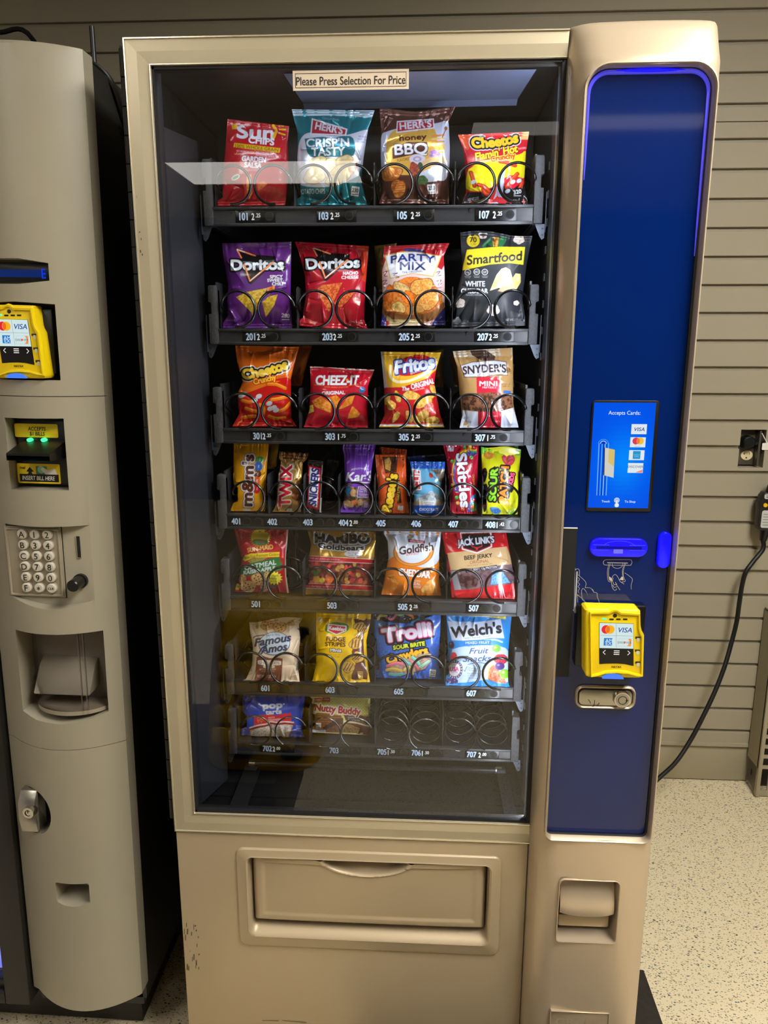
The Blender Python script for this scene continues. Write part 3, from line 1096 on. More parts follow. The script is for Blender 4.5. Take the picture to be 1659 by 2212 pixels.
q = [S(.285, .428), S(.385, .44), S(.39, .60), S(.29, .56)]
m.use("screen", (214, 190, 110)).add([(a[0], yy - .0005, a[1]) for a in q], [(0, 3, 2, 1)])
q = [S(.205, .42), S(.22, .42), S(.24, .685), S(.225, .685)]
m.use("screen", (40, 30, 40)).add([(a[0], yy - .0005, a[1]) for a in q], [(0, 3, 2, 1)])
tx(m, "Touch", .29, .936, .021, yy - .0003, (225, 240, 250), bold=.01, sx=1.0)
tx(m, "To Shop", .695, .936, .021, yy - .0003, (225, 240, 250), bold=.01, sx=1.0)
c_ = S(.475, .925)
m.use("screen", (225, 240, 248))
for r_ in (.040, .022):
    ring_ = ellipse_pts(c_[0], c_[1], r_ * sw, r_ * sw, 24)
    stroke(m, ring_ + ring_[:1], .0009, yy - .0003)
m.flat(rrect(-.011 * sw, .011 * sw, -.06 * sw, .006 * sw, .001, 3), (c_[0], yy - .0004, c_[1]))
m.flat(rrect(-.032 * sw, .038 * sw, -.118 * sw, -.05 * sw, .0022, 4), (c_[0], yy - .0004, c_[1]))
m.build("display", ts, 0, label="lit blue display")

# --- swipe strip, note slot light, coin slot light
CR = (1170, 1120, 5.027)
P = plane_map(CR, YB - .0006)
q = [P(212, 100), P(386, 102), P(298, 1718), P(133, 1714)]
x0, x1, z0, z1 = quad_box(P, ((212, 100), (386, 102), (298, 1718), (133, 1714)))
m = MB("gasket").box(x0, x1, YB - .0012, YB + .001, z0, z1)
m.use("paper_white").box(x0, x1, YB - .0016, YB, z1 - .0010, z1 + .0004)
m.build("swipe_cover", VM)
P = plane_map(CR, YB - .006)
x0, x1, z0, z1 = quad_box(P, ((528, 215), (1155, 225), (1150, 423), (525, 412)))
sl = MB("blue_light_dim").prism(rrect(x0, x1, z0, z1, (z1 - z0) * .48, 8), YB - .007, YB + .001, 'y', .002).build("note_slot", VM, label="glowing blue note slot")
xc, zc = (x0 + x1) / 2, (z0 + z1) / 2
m = MB("screen").use("screen", (70, 72, 255))
for s_ in (-1, 1):
    for dz in (-.0035, .0045):
        m.flat(rrect(xc + s_ * .027 - .012, xc + s_ * .027 + .012, zc + dz - .0006, zc + dz + .0006, .0004, 2), (0, YB - .0074, 0))
el = ellipse_pts(xc, zc + .001, .024, .010, 28, .25, PI - .25)
stroke(m, el, .0009, YB - .0074)
m.use("screen", (120, 118, 240)).flat(rrect(xc - .008, xc + .006, zc - .0085, zc - .002, .001, 3), (0, YB - .0074, 0))
m.use("screen", (10, 8, 150)).flat(rrect(xc - .034, xc + .034, zc - .0018, zc + .0024, .0012, 3), (0, YB - .0073, 0))
m.build("slot_mouth", sl, 0)
x0, x1, z0, z1 = quad_box(P, ((1275, 150), (1418, 150), (1390, 540), (1255, 540)))
MB("blue_light").prism(rrect(x0, x1, z0, z1, (x1 - x0) * .48, 8), YB - .008, YB + .001, 'y', .003).build("coin_slot_light", VM, label="glowing blue coin slot light")

# --- line drawings printed on the panel
P = plane_map(CR, YB - .0004)
yp = YB - .0005
m = MB("print").use("print", (176, 176, 172))


def dr(pts, w=4.2, smooth_=0):
    q = [P(*p) for p in pts]
    if smooth_:
        q = [tuple(a) for a in catmull(q, smooth_)]
    stroke(m, q, w * .00014, yp)


pill = [(700, 447), (950, 447), (975, 460), (980, 478), (970, 500), (945, 508), (705, 505), (675, 495), (670, 475), (680, 455), (700, 447)]
dr(pill, 5, 3)
dr([(712, 480), (935, 484)], 9)
for a in ([(732, 490), (715, 560), (716, 640), (730, 685), (770, 685)], [(745, 490), (728, 560), (730, 640), (740, 675)], [(912, 490), (888, 560), (888, 630), (908, 680), (870, 690)], [(900, 490), (878, 560), (880, 625)],
          [(765, 490), (775, 525), (822, 542), (868, 525), (882, 490)], [(900, 590), (935, 612), (980, 650), (985, 675), (972, 720), (973, 770)], [(778, 660), (770, 630), (800, 608), (830, 640), (850, 680), (895, 713)],
          [(760, 690), (765, 740), (785, 775), (805, 778), (815, 760)], [(775, 690), (790, 720), (820, 710)], [(800, 690), (820, 730), (852, 778)], [(770, 720), (790, 748), (815, 738)],
          [(370, 560), (362, 575), (352, 1000)], [(370, 560), (385, 545), (408, 560), (410, 620)], [(395, 610), (478, 690), (472, 755)], [(385, 825), (465, 890)], [(388, 830), (392, 915)],
          [(440, 880), (434, 790), (450, 760), (480, 790), (500, 835), (485, 800)], [(475, 750), (530, 755), (560, 790), (570, 800), (600, 810), (605, 850), (630, 915), (655, 942)],
          [(545, 765), (560, 780), (565, 805)], [(440, 880), (480, 910), (518, 938)], [(398, 640), (410, 660), (395, 690), (412, 715), (396, 740), (410, 760), (395, 790), (405, 805)]):
    dr(a, 4.0, 5)
dr([(385, 575), (362, 1005)], 14)
m.flat([P(338, 990), P(362, 1032), P(385, 995)][::-1], (0, yp, 0))
m.flat([P(732, 630), P(760, 645), P(775, 680), P(738, 675)], (0, yp, 0))
m.flat([P(845, 665), P(870, 630), P(885, 632), P(890, 672)], (0, yp, 0))
m.build("panel_drawing", VM, 0, label="grey line drawings of card and note")

# --- card reader (built once as a recipe, used on both machines)
RD = plane_map(CR, -.078)
RC = RD(795, 1370)


def reader(parent, ox, oz, yf):
    """ox, oz: where the centre of the face goes; yf: depth of the face"""
    def Q(cx, cy):
        p = RD(cx, cy)
        return (p[0] - RC[0] + ox, p[1] - RC[1] + oz)
    out = [(480, 1005), (500, 988), (1070, 1002), (1088, 1022), (1084, 1195), (1092, 1235), (1112, 1275), (1114, 1725), (1092, 1752), (505, 1742), (478, 1715)]
    k = [Q(*p) for p in out]
    inn = [Q(*p) for p in ((545, 1048), (740, 1050), (772, 1030), (800, 1022), (830, 1032), (862, 1056), (1052, 1062), (1050, 1210), (1058, 1250), (1082, 1292), (1082, 1698), (1020, 1690), (930, 1662), (820, 1652), (700, 1660), (610, 1690), (556, 1702))]
    body = MB("reader_yellow").prism(k, yf + .004, yf + .036, 'y', .004, 3)
    n = len(inn)
    # raised rim between the outline and the sunk face
    cx_, cz_ = ox, oz
    big = []
    for p in inn:
        d = np.array([p[0] - cx_, p[1] - cz_])
        big.append((p[0] + d[0] / np.hypot(*d) * .006, p[1] + d[1] / np.hypot(*d) * .006))
    loops = [[(p[0], yf + .006, p[1]) for p in big], [(p[0] * .3 + q_[0] * .7, yf + .0005, p[1] * .3 + q_[1] * .7) for p, q_ in zip(inn, big)], [(p[0] * .8 + q_[0] * .2, yf + .001, p[1] * .8 + q_[1] * .2) for p, q_ in zip(inn, big)], [(p[0], yf + .0045, p[1]) for p in inn]]
    v, f = ring_loft(loops)
    body.add(v, f)
    b = body.build("card_reader", parent, 40)
    # cradle behind and beside the yellow face
    a0, a1 = Q(470, 1000), Q(1118, 1740)
    cr = MB("black_plastic").box(a0[0] - .004, a1[0] + .004, yf + .030, yf + .052, a1[1] + .004, a0[1] - .002, .003)
    cr.build("cradle", b)
    p0, p1 = Q(632, 1140), Q(1006, 1600)
    m = MB("black_plastic").use("black_plastic")
    sc = [Q(632, 1140), Q(1006, 1150), Q(1006, 1612), Q(900, 1590), Q(820, 1585), Q(720, 1585), Q(632, 1592)]
    m.prism([sc[0], sc[6], sc[5], sc[4], sc[3], sc[2], sc[1]], yf + .0035, yf + .0045, 'y')
    s_ = m.build("screen", b)
    m = MB("screen").use("screen", (206, 228, 228))
    y0_ = yf + .0032
    m.flat([Q(634, 1416), Q(1003, 1424), Q(1003, 1152), Q(634, 1142)], (0, y0_, 0))
    m.use("screen", (120, 130, 130))
    stroke(m, [Q(816, 1150), Q(816, 1412)], .0004, y0_ - .0001)
    stroke(m, [Q(645, 1278), Q(995, 1286)], .0004, y0_ - .0001)
    c1_, c2_ = Q(705, 1213), Q(747, 1214)
    rr = .0068
    m.use("screen", (226, 30, 50)).flat(ellipse_pts(*c1_, rr, rr, 24), (0, y0_ - .0002, 0))
    m.use("screen", (246, 176, 20)).flat(ellipse_pts(*c2_, rr, rr, 24), (0, y0_ - .0003, 0))
    m.use("screen", (240, 104, 28)).flat(ellipse_pts((c1_[0] + c2_[0]) / 2, c1_[1], rr * .42, rr * .78, 18), (0, y0_ - .0004, 0))
    o_ = Q(908, 1218)
    m.use("screen", (34, 64, 160)).text("VISA", (o_[0], y0_ - .0002, o_[1]), .0076, bold=.02, shear=.2, sx=1.0)
    a_, b_ = Q(683, 1306), Q(769, 1390)
    m.use("screen", (26, 122, 200)).flat([(a_[0], b_[1]), (b_[0], b_[1]), (b_[0], a_[1]), (a_[0], a_[1])], (0, y0_ - .0002, 0))
    cxx = (a_[0] * .4 + b_[0] * .6)
    m.use("screen", (226, 240, 246)).text("AM", (cxx, y0_ - .0003, a_[1] * .68 + b_[1] * .32), .0052, sx=1.05).text("EX", (cxx, y0_ - .0003, a_[1] * .3 + b_[1] * .7), .0052, sx=1.05)
    a_, b_ = Q(842, 1312), Q(976, 1398)
    m.use("screen", (190, 196, 196))
    rr_ = rrect(a_[0], b_[0], b_[1], a_[1], .002, 4)
    stroke(m, rr_ + rr_[:1], .0004, y0_ - .0002)
    m.use("screen", (240, 150, 60)).flat([(b_[0] - .006, b_[1]), (b_[0], b_[1]), (b_[0], a_[1]), (b_[0] - .005, a_[1]), (b_[0] - .0025, a_[1] * .6 + b_[1] * .4), (b_[0] - .0025, a_[1] * .4 + b_[1] * .6)], (0, y0_ - .00015, 0))
    m.use("screen", (50, 60, 66)).text("DISC  VER", (a_[0] * .52 + b_[0] * .48, y0_ - .0003, (a_[1] + b_[1]) / 2), .0034, sx=.95)
    m.use("screen", (236, 90, 60)).flat(ellipse_pts(a_[0] * .5 + b_[0] * .5 - .0002, (a_[1] + b_[1]) / 2, .0017, .0017, 14), (0, y0_ - .0003, 0))
    m.use("screen", (232, 226, 222))
    o_ = Q(683, 1462)
    stroke(m, [(o_[0] + .002, o_[1] + .0034), (o_[0] - .0014, o_[1]), (o_[0] + .002, o_[1] - .0034)], .0012, y0_)
    o_ = Q(955, 1470)
    stroke(m, [(o_[0] - .002, o_[1] + .0034), (o_[0] + .0014, o_[1]), (o_[0] - .002, o_[1] - .0034)], .0012, y0_)
    o_ = Q(820, 1466)
    for dz in (-.0029, 0, .0029):
        stroke(m, [(o_[0] - .0042, o_[1] + dz), (o_[0] + .0042, o_[1] + dz)], .0013, y0_)
    m.build("display", s_, 0, label="lit display with card marks")
    m = MB("print").use("print", (30, 26, 10))
    m.text("NAYAX", (*[Q(820, 1622)[0]], yf + .0036, Q(820, 1622)[1]), .0034, bold=.03, sx=.9)
    c_ = Q(803, 1064)
    m.flat(ellipse_pts(*c_, .0031, .0031, 18), (0, yf + .0036, 0))
    for cx in (765, 840, 914):
        c_ = Q(cx, 1104)
        m.flat(rrect(c_[0] - .0033, c_[0] + .0033, c_[1] - .0012, c_[1] + .0012, .0003, 2), (0, yf + .0036, 0))
    m.build("face_marks", b, 0, label="small black marks and maker name")
    for cx, cy in ((1052, 1320), (1048, 1460), (1052, 1590)):
        c_ = Q(cx, cy)
        m = MB("print")
        m.use("print", (40, 34, 12)).flat(rrect(c_[0] - .0040, c_[0] + .0036, c_[1] + .0004, c_[1] + .0040, .0004, 2), (0, yf + .0036, 0))
        m.use("print", (206, 200, 170)).flat(rrect(c_[0] - .0016, c_[0] + .0030, c_[1] - .0042, c_[1] + .0018, .0008, 2), (0, yf + .0034, 0))
        m.build("icon", b, 0, label="small card icon")
    c_ = Q(688, 1100)
    MB("green_light").prism(rrect(c_[0] - .0034, c_[0] + .0034, c_[1] - .0012, c_[1] + .0012, .0008, 2), yf + .0036, yf + .005, 'y').build("status_light", b, label="small green status light")
    c_ = Q(778, 1738)
    m = MB("screen").use("screen", (70, 128, 255)).prism([(c_[0] - .0160, c_[1] - .001)] + [(c_[0] + .016 * math.cos(t), c_[1] + .0075 * math.sin(t) - .001) for t in np.linspace(PI, 0, 12)], yf + .0005, yf + .006, 'y')
    m.build("tap_light", b, label="blue glowing tap light")
    return b


reader(VM, RC[0], RC[1], -.078)

# --- lock plate
P = plane_map(CR, YB - .004)
x0, x1, z0, z1 = quad_box(P, ((368, 1815), (1025, 1830), (1022, 2085), (362, 2055)))
pl = MB("champagne_column")
loops = [[(x, y, z) for x, z in rrect(x0 + o_, x1 - o_, z0 + o_, z1 - o_, .013 - o_, 7)] for o_, y in ((0, YB), (.0005, YB - .004), (.002, YB - .0052), (.004, YB - .004), (.0048, YB - .0005))]
v, f = ring_loft(loops)
pl.add(v, [k[::-1] for k in f])
pl.use("gasket").flat(rrect(x0 + .004, x1 - .004, z0 + .004, z1 - .004, .009), (0, YB - .0008, 0))
lk = pl.build("lock_plate", VM, 50)
m = MB("steel").prism(rrect(x0 + .006, x1 - .006, z0 + .006, z1 - .007, .008, 6), YB - .004, YB - .001, 'y', .0008)
m.build("steel_plate", lk, label="worn stainless plate")
c_ = P(868, 1955)
m = MB("chrome").cyl((c_[0], YB - .003, c_[1]), (c_[0], YB - .010, c_[1]), .0140, .0125, 32)
m.use("steel").cyl((c_[0], YB - .0095, c_[1]), (c_[0], YB - .0106, c_[1]), .0105, n=32)
m.use("gasket")
rg = ellipse_pts(c_[0], c_[1], .0066, .0066, 28)
stroke(m, rg + rg[:1], .0012, YB - .0108)
m.flat([(c_[0] + .005, c_[1] - .0018), (c_[0] + .0092, c_[1]), (c_[0] + .005, c_[1] + .0018)], (0, YB - .0109, 0))
m.build("key_lock", lk)
m = MB("print").use("print", (70, 58, 34))
for a, b in (((505, 1965), (530, 2010)), ((575, 1970), (560, 2040)), ((540, 2050), (575, 2020)), ((625, 2000), (600, 2030))):
    stroke(m, [P(*a), P((a[0] + b[0]) / 2 + 6, (a[1] + b[1]) / 2), P(*b)], .0011, YB - .0044)
m.build("scratches", lk, 0)

# --- coin return pocket
m = MB("champagne_column")
r_ = rrect(CX0, CX1, CZ0, CZ1, (.006, .006, .010, .010), 6)
loops = [[(.5 * (CX0 + CX1) + (x - .5 * (CX0 + CX1)) * s_, y, .5 * (CZ0 + CZ1) + (z - .5 * (CZ0 + CZ1)) * s_) for x, z in r_] for s_, y in ((1.035, -.0495), (1.02, -.0528), (1.0, -.052), (.985, -.044), (.97, -.006))]
v, f = ring_loft(loops)
m.add(v, [k[::-1] for k in f])
m.add(loops[-1], [range(len(r_))[::-1]])
cr = m.build("coin_return", VM, 45)
m = MB("champagne_column")
n = 14
zt, zb = CZ1 - .004, CZ0 + .050
for s_ in (0,):
    PT = np.zeros((n, 12, 3))
    for i in range(n):
        t = i / (n - 1)
        for j in range(12):
            u_ = j / 11
            PT[i, j] = (CX0 + .004 + u_ * (CX1 - CX0 - .008), -.026 - .019 * math.sin(t * 1.9) / math.sin(1.57) - .0035 * (1 - (2 * u_ - 1) ** 4), zb + (zt - zb) * (1 - t) - .004 * (1 - (2 * u_ - 1) ** 2) * t)
    m.grid(PT)
m.build("return_flap", cr, 60)
MB("champagne_body").box(CX0 + .005, CX1 - .006, -.030, -.006, CZ0 + .010, CZ0 + .034, .004).build("return_tray", cr)

# --- maker plate pressed into the bottom of the column
P = plane_map((1100, 1560, 2.968), -.0515)
x0, x1, z0, z1 = quad_box(P, ((262, 1848), (642, 1864), (634, 1990), (258, 1975)))
m = MB("champagne_column")
for a in ((x0, x1, z1 - .0012, z1), (x0, x1, z0, z0 + .0012), (x0, x0 + .0012, z0, z1), (x1 - .0012, x1, z0, z1)):
    m.box(a[0], a[1], -.0532, -.045, a[2], a[3], .0003)
m.text("CRANE", ((x0 + x1) / 2, -.0538, (z0 + z1) / 2 + .001), .0135, sx=1.32)
m.build("maker_plate", VM, label="raised maker name in thin frame")

# ------------------------------------------------------------------ the seven trays
YT = .120                      # front of the tray rails
TZ = [(1.5969, 1.5676), (1.4065, 1.3804), (1.2407, 1.2146), (1.0907, 1.0633), (.9382, .9103), (.7750, .7466), (.6510, .6252)]
TX0, TX1 = .0865, .5995
COIL4 = [.1227 + .0641 * k for k in range(8)]
C_A, C_B = (420, 220, 4.046), (800, 220, 4.046)
TAGS = [
    [((420, 220, 4.046), 358, 705, "101", 430, "2.25", 540, (655,)), ((420, 220, 4.046), 1070, 1415, "103", 1130, "2.25", 1230, (1352,)),
     ((800, 220, 4.046), 205, 560, "105", 278, "2.25", 395, (505,)), ((800, 220, 4.046), 920, 1275, "107", 995, "2.25", 1110, (1220,))],
    [((430, 490, 4.254), 400, 752, "201", 475, "2.25", 575, (690,)), ((430, 490, 4.254), 1105, 1465, "203", 1180, "2.25", 1275, (1405,)),
     ((800, 490, 4.254), 245, 598, "205", 310, "2.25", 415, (533,)), ((800, 490, 4.254), 962, 1320, "207", 1033, "2.25", 1130, (1260,))],
    [((450, 740, 4.484), 408, 765, "301", 478, "2.25", 570, (702,)), ((450, 740, 4.484), 1110, 1465, "303", 1180, "1.75", 1290, (1410,)),
     ((800, 740, 4.366), 245, 600, "305", 315, "2.25", 428, (540,)), ((800, 740, 4.366), 965, 1318, "307", 1035, "1.75", 1135, (1255,))],
    [((470, 950, 4.74), 108, 478, "401", 190, None, 0, (305, 420)), ((470, 950, 4.74), 490, 850, "402", 562, None, 0, (680, 795)),
     ((470, 950, 4.74), 852, 1215, "403", 925, None, 0, (1048, 1158)), ((470, 950, 4.74), 1220, 1585, "404", 1290, "2.00", 1395, (1527,)),
     ((800, 950, 4.608), 35, 395, "405", 103, None, 0, (212, 335)), ((800, 950, 4.608), 395, 750, "406", 455, None, 0, (568, 688)),
     ((800, 950, 4.608), 752, 1115, "407", 825, None, 0, (930, 1048)), ((800, 950, 4.608), 1120, 1480, "408", 1195, "1.42", 1290, (1430,))],
    [((480, 1130, 4.88), 280, 640, "501", 355, None, 0, (468, 588)), ((480, 1130, 4.88), 1085, 1455, "503", 1157, None, 0, (1275, 1395)),
     ((800, 1130, 4.608), 260, 610, "505", 322, "2.25", 430, (545,)), ((800, 1130, 4.608), 960, 1315, "507", 1030, None, 0, (1135, 1258))],
    [((480, 1310, 4.88), 390, 745, "601", 455, None, 0, (563, 680)), ((480, 1310, 4.88), 1075, 1440, "603", 1137, None, 0, (1250, 1368)),
     ((800, 1310, 4.74), 230, 590, "605", 290, None, 0, (400, 515)), ((800, 1310, 4.74), 975, 1325, "607", 1035, None, 0, (1142, 1265))],
    [((480, 1480, 4.88), 400, 765, "702", 478, "2.00", 575, (700,)), ((480, 1480, 4.88), 1115, 1465, "703", 1180, None, 0, (1290, 1405)),
     ((800, 1480, 4.74), 60, 400, "705", 120, "1.50", 210, (345,)), ((800, 1480, 4.74), 400, 750, "706", 470, "1.50", 560, (692,)), ((800, 1480, 4.74), 970, 1320, "707", 1037, "2.00", 1147, (1262,))],
]
SINGLE = [float(U(x, 1073, .105)[0]) for x in (534, 615.5, 690.5, 767.5, 847.7, 924.8, 1001.8, 1086.5)]
ROW7 = [float(U(x, 1565, .105)[0]) for x in (552, 627, 701, 770, 848, 918, 997, 1066)]


PITCH4, PITCH7 = .055, .055


def coil_mesh(cx, zc, mirror, turns, pitch, mat_, wire=.0023, a0=-100, r=.0292, power=2.0, y0=.1045):
    m = MB(mat_)
    pts = []
    n = int(44 * turns)
    for i in range(n + 1):
        t = i / n * turns
        k, f = int(t), t - int(t)
        if power == 2.0:
            # the wire stays in front of its pack and steps back at the outer side
            fs = (180 - a0) / 360 - .05
            q = min(1, max(0, (f - fs) / .10))
            y = y0 + pitch * (k + .12 * min(f, fs) / fs + .80 * q * q * (3 - 2 * q) + .08 * max(0, (f - fs - .1) / (.9 - fs)))
        else:
            y = y0 + pitch * (k + f ** power)
        a = math.radians(a0) + 2 * PI * t
        x = math.cos(a) * r * (-1 if mirror else 1)
        pts.append((cx + x, y, zc + math.sin(a) * r))
    m.tube(pts, wire, 6)
    return m


tray_of = []
for i, ((zt, zb), tags) in enumerate(zip(TZ, TAGS)):
    row = i + 1
    zl = zb - (.0 if row != 1 else .0)
    m = MB("tray_black")
    m.box(TX0, TX1, YT - .004, YT + .006, zt - .0042, zt, .0008)                       # top ledge
    m.box(TX0, TX1, YT + .001, YT + .005, zb + .003, zt - .004)                         # channel back
    m.box(TX0, TX1, YT - .003, YT + .004, zb, zb + .0048, .0008)                        # lower lip
    m.box(TX0, TX1, YT + .004, .60, zt - .005, zt - .0035)                               # tray floor
    m.box(TX0 - .003, TX0, YT + .004, .60, zb + .004, zt + .075)                         # side walls
    m.box(TX1, TX1 + .003, YT + .004, .60, zb + .004, zt + .075)
    for k in range(4 if row != 4 else 0):
        x = TX0 + .028 + k * .128 + (.055 if k else 0) * 0
        for dx in (0, .022):
            m.box(x + dx, x + dx + .002, YT - .0005, YT + .002, zt - .010, zt - .0042)
        m.box(x, x + .024, YT - .0005, YT + .0012, zt - .0062, zt - .0042)
    tr = m.build("tray", VM, 30)
    tray_of.append(tr)
    # price tags
    zm = (zt - .0042 + zb + .0048) / 2
    hz = (zt - .0042 - zb - .0048) / 2
    for crop, a, b, num, nx, price, pxc, circ in tags:
        ycrop = (float(np.interp(zm, [p[1] for p in TZ][::-1], [0] * 7)))
        py = {1: 465, 2: 728, 3: 942, 4: 1129, 5: 1308, 6: 1489, 7: 1622}[row]

        def tx_(c):
            return float(U(crop[0] + c / crop[2], py, YT)[0])
        m = MB("tag_black")
        m.box(tx_(a), tx_(b), YT - .0012, YT + .001, zm - hz + .0006, zm + hz - .0006, .0003)
        m.use("print_gloss", (182, 203, 236)).text(num, (tx_(nx), YT - .0014, zm), .0112 if row not in (4,) else .0108, bold=.05, sx=.74)
        if price:
            m.use("print_gloss", (232, 236, 240))
            big, small = price.split(".")
            w_ = tx_(pxc) - .0050
            m.text(big, (w_, YT - .0022, zm - .0004), .0100, bold=.045, sx=.68)
            m.text("." + small, (w_ + .0082, YT - .0022, zm + .0014), .0060, bold=.04, sx=.80)
            m.use("tag_black").cyl((tx_(pxc), YT - .001, zm), (tx_(pxc), YT - .0019, zm), .0078, n=24)
        for c in circ:
            x = tx_(c)
            m.use("tray_black").cyl((x, YT - .0008, zm), (x, YT - .0022, zm), .0072, .0070, 28)
            m.use("tag_black").cyl((x, YT - .002, zm), (x, YT - .0026, zm), .0060, n=28)
        m.build("price_tag", tr, 30)
    # dividers between the columns
    if row == 4:
        dv = [(SINGLE[k] + SINGLE[k + 1]) / 2 for k in range(7)]
    elif row == 7:
        dv = [(ROW7[1] + ROW7[2]) / 2, (ROW7[3] + ROW7[4]) / 2, (ROW7[5] + ROW7[6]) / 2]
    else:
        dv = [(COIL4[1] + COIL4[2]) / 2, (COIL4[3] + COIL4[4]) / 2, (COIL4[5] + COIL4[6]) / 2]
    for x in dv:
        m = MB("tray_black")
        hh = .068 if row not in (4,) else .069
        m.prism([(YT + .002, zt - .001), (.58, zt - .001), (.58, zt + hh - .01), (YT + .014, zt + hh), (YT + .004, zt + hh - .003), (YT + .002, zt + hh - .010)], x - .0006, x + .0006, 'x')
        m.use("liner").box(x - .0012, x + .0012, YT + .0005, YT + .003, zt + hh * .50, zt + hh * .78, .0005)
        m.use("liner").box(x - .0005, x + .0005, YT + .0008, YT + .0028, zt - .001, zt + hh * .9)
        m.build("divider", tr, 30)
    # coils
    xs = SINGLE if row == 4 else (ROW7 if row == 7 else COIL4)
    for k, x in enumerate(xs):
        if row == 4:
            mm = coil_mesh(x, zt + .0305, False, 3.1, PITCH4, "coil_black", .0021, a0=-128 if k % 2 else -62)
            if k in (1, 2, 3, 4, 6):
                mm = coil_mesh(x, zt + .0305, k % 2 == 0, 3.1, PITCH4, "coil_black", .0021, a0=-72)
        elif row == 7:
            empty_ = k >= 4
            mm = coil_mesh(x, zt + .0300, k % 2 == 1, 9 if empty_ else 3, .030 if empty_ else PITCH7, "coil_steel", .0016, a0=-112 if not k % 2 else -60, power=1.25 if empty_ else 2.0, r=.0285)
        else:
            mm = coil_mesh(x, zt + .0306, k % 2 == 1, 3.1, .060, "coil_black", .0023, a0=-98)
        mm.build("spiral", tr, 60)
    # speckled end plates with a notch, steel hooks below
    h = .0695 if row != 1 else .0720
    if row == 7:
        h = .066
    for s_, xe in ((1, TX1 - .0005), (-1, TX0 + .0005)):
        def E(dx, z):
            return (xe + s_ * dx, z)
        pl = [E(.0005, zb + .001), E(.0150, zb + .001), E(.0152, zt + h * .34), E(.0105, zt + h * .34), E(.0105, zt + h * .60), E(.0152, zt + h * .62), E(.0145, zt + h - .002), E(.0130, zt + h), E(.0010, zt + h), E(.0005, zt + h * .9)]
        if s_ < 0:
            pl = pl[::-1]
        m = MB("speckle_grey").prism(pl, YT - .004, YT + .016, 'y', .0012)
        m.use("tray_black").prism([(YT + .016, zb + .002), (.52, zb + .002), (.52, zt + h * .55), (YT + .10, zt + h * .7), (YT + .016, zt + h * .98)], xe + s_ * .004, xe + s_ * .012, 'x')
        m.build("end_plate", tr, 35)
        m = MB("galvanised")
        x = xe + s_ * .0105
        pl = [(x - s_ * .006, zb + .001), (x + s_ * .0095, zb + .001), (x + s_ * .0095, zb - .020), (x + s_ * .0055, zb - .0225), (x + s_ * .002, zb - .018)]
        m.prism(pl if s_ > 0 else pl[::-1], YT + .004, YT + .0055, 'y')
        m.use("gasket")
        for dz in (.006, .0155):
            m.prism(ellipse_pts(x + s_ * .0062, zb - dz, .0016, .0013, 12), YT + .0035, YT + .0045, 'y')
        m.use("galvanised")
        if row != 7:
            m.box(x + s_ * .0092, x + s_ * .0100, YT - .002, YT + .004, zb - .012, zb + .048)
        m.build("hook", tr, 30)

# ================================================================== the drinks machine beside it
TILT = 0.0149
PIV = np.array([-.14, .45, 0.0])
DM = empty("drink_vending_machine", tuple(PIV), "black and grey drinks vending machine with letter keypad and yellow card reader", "vending machine")
DM.rotation_euler = (0, TILT, 0)


def UL(px, py, y):
    """like U, in the upright frame of the slightly leaning drinks machine"""
    p = U(px, py, y)
    d = p - PIV
    c, s_ = math.cos(TILT), math.sin(TILT)
    d = np.stack([d[..., 0] * c - d[..., 2] * s_, d[..., 1], d[..., 0] * s_ + d[..., 2] * c], -1)
    return PIV + d


def lmap(crop, y):
    x0, y0, s_ = crop

    def f(cx, cy):
        p = UL(x0 + cx / s_, y0 + cy / s_, y)
        return (float(p[0]), float(p[2]))
    return f


LX0, LX1 = -.325, -.107           # edges of the grey column
LYE = .048                        # depth of its edges
BULGE = .040
LTOP = 1.806


def face_y(x):
    u_ = np.clip((np.asarray(x) - (LX0 + .014)) / (LX1 - .004 - LX0 - .014), 0, 1)
    return LYE - BULGE * (1 - (2 * u_ - 1) ** 2)


xs = [LX0] + list(np.linspace(LX0 + .014, LX1 - .004, 17)) + [LX1]


def sect(z, k=1.0):
    out = [(x, float(LYE + (face_y(x) - LYE) * k), z) for x in xs]
    out[0] = (LX0, LYE + .006, z)
    out[-1] = (LX1, LYE + .004, z)
    return out + [(LX1 + .001, .082, z), (LX0, .082, z)]


# bottom edge hangs lower in the middle, like the arc of the cover
ZB_E, ZB_M = .142, .139
loops = []
zr = [.15, .30, .60, .90, 1.2, 1.5, 1.70, 1.78, LTOP - .006, LTOP]
for z in zr:
    k = 1.0 if z < LTOP - .01 else (.96 if z < LTOP else .80)
    loops.append(sect(z, k))
lo = [(p[0], p[1], ZB_E - (ZB_E - ZB_M) * float(np.clip((LYE - p[1]) / BULGE, 0, 1))) for p in loops[0]]
loops = [lo] + loops[1:]
v, f = ring_loft(loops)
n = len(loops[0])
m = MB("grey_panel").add(v, f)
m.add(loops[0], [range(n)[::-1]]).add(loops[-1], [range(n)])
pan = m.build("front_column", DM, 40)
bm = bmesh.new()
bm.from_mesh(pan.data)
bmesh.ops.remove_doubles(bm, verts=bm.verts[:], dist=1e-6)
bmesh.ops.recalc_face_normals(bm, faces=bm.faces[:])
bm.to_mesh(pan.data)
bm.free()


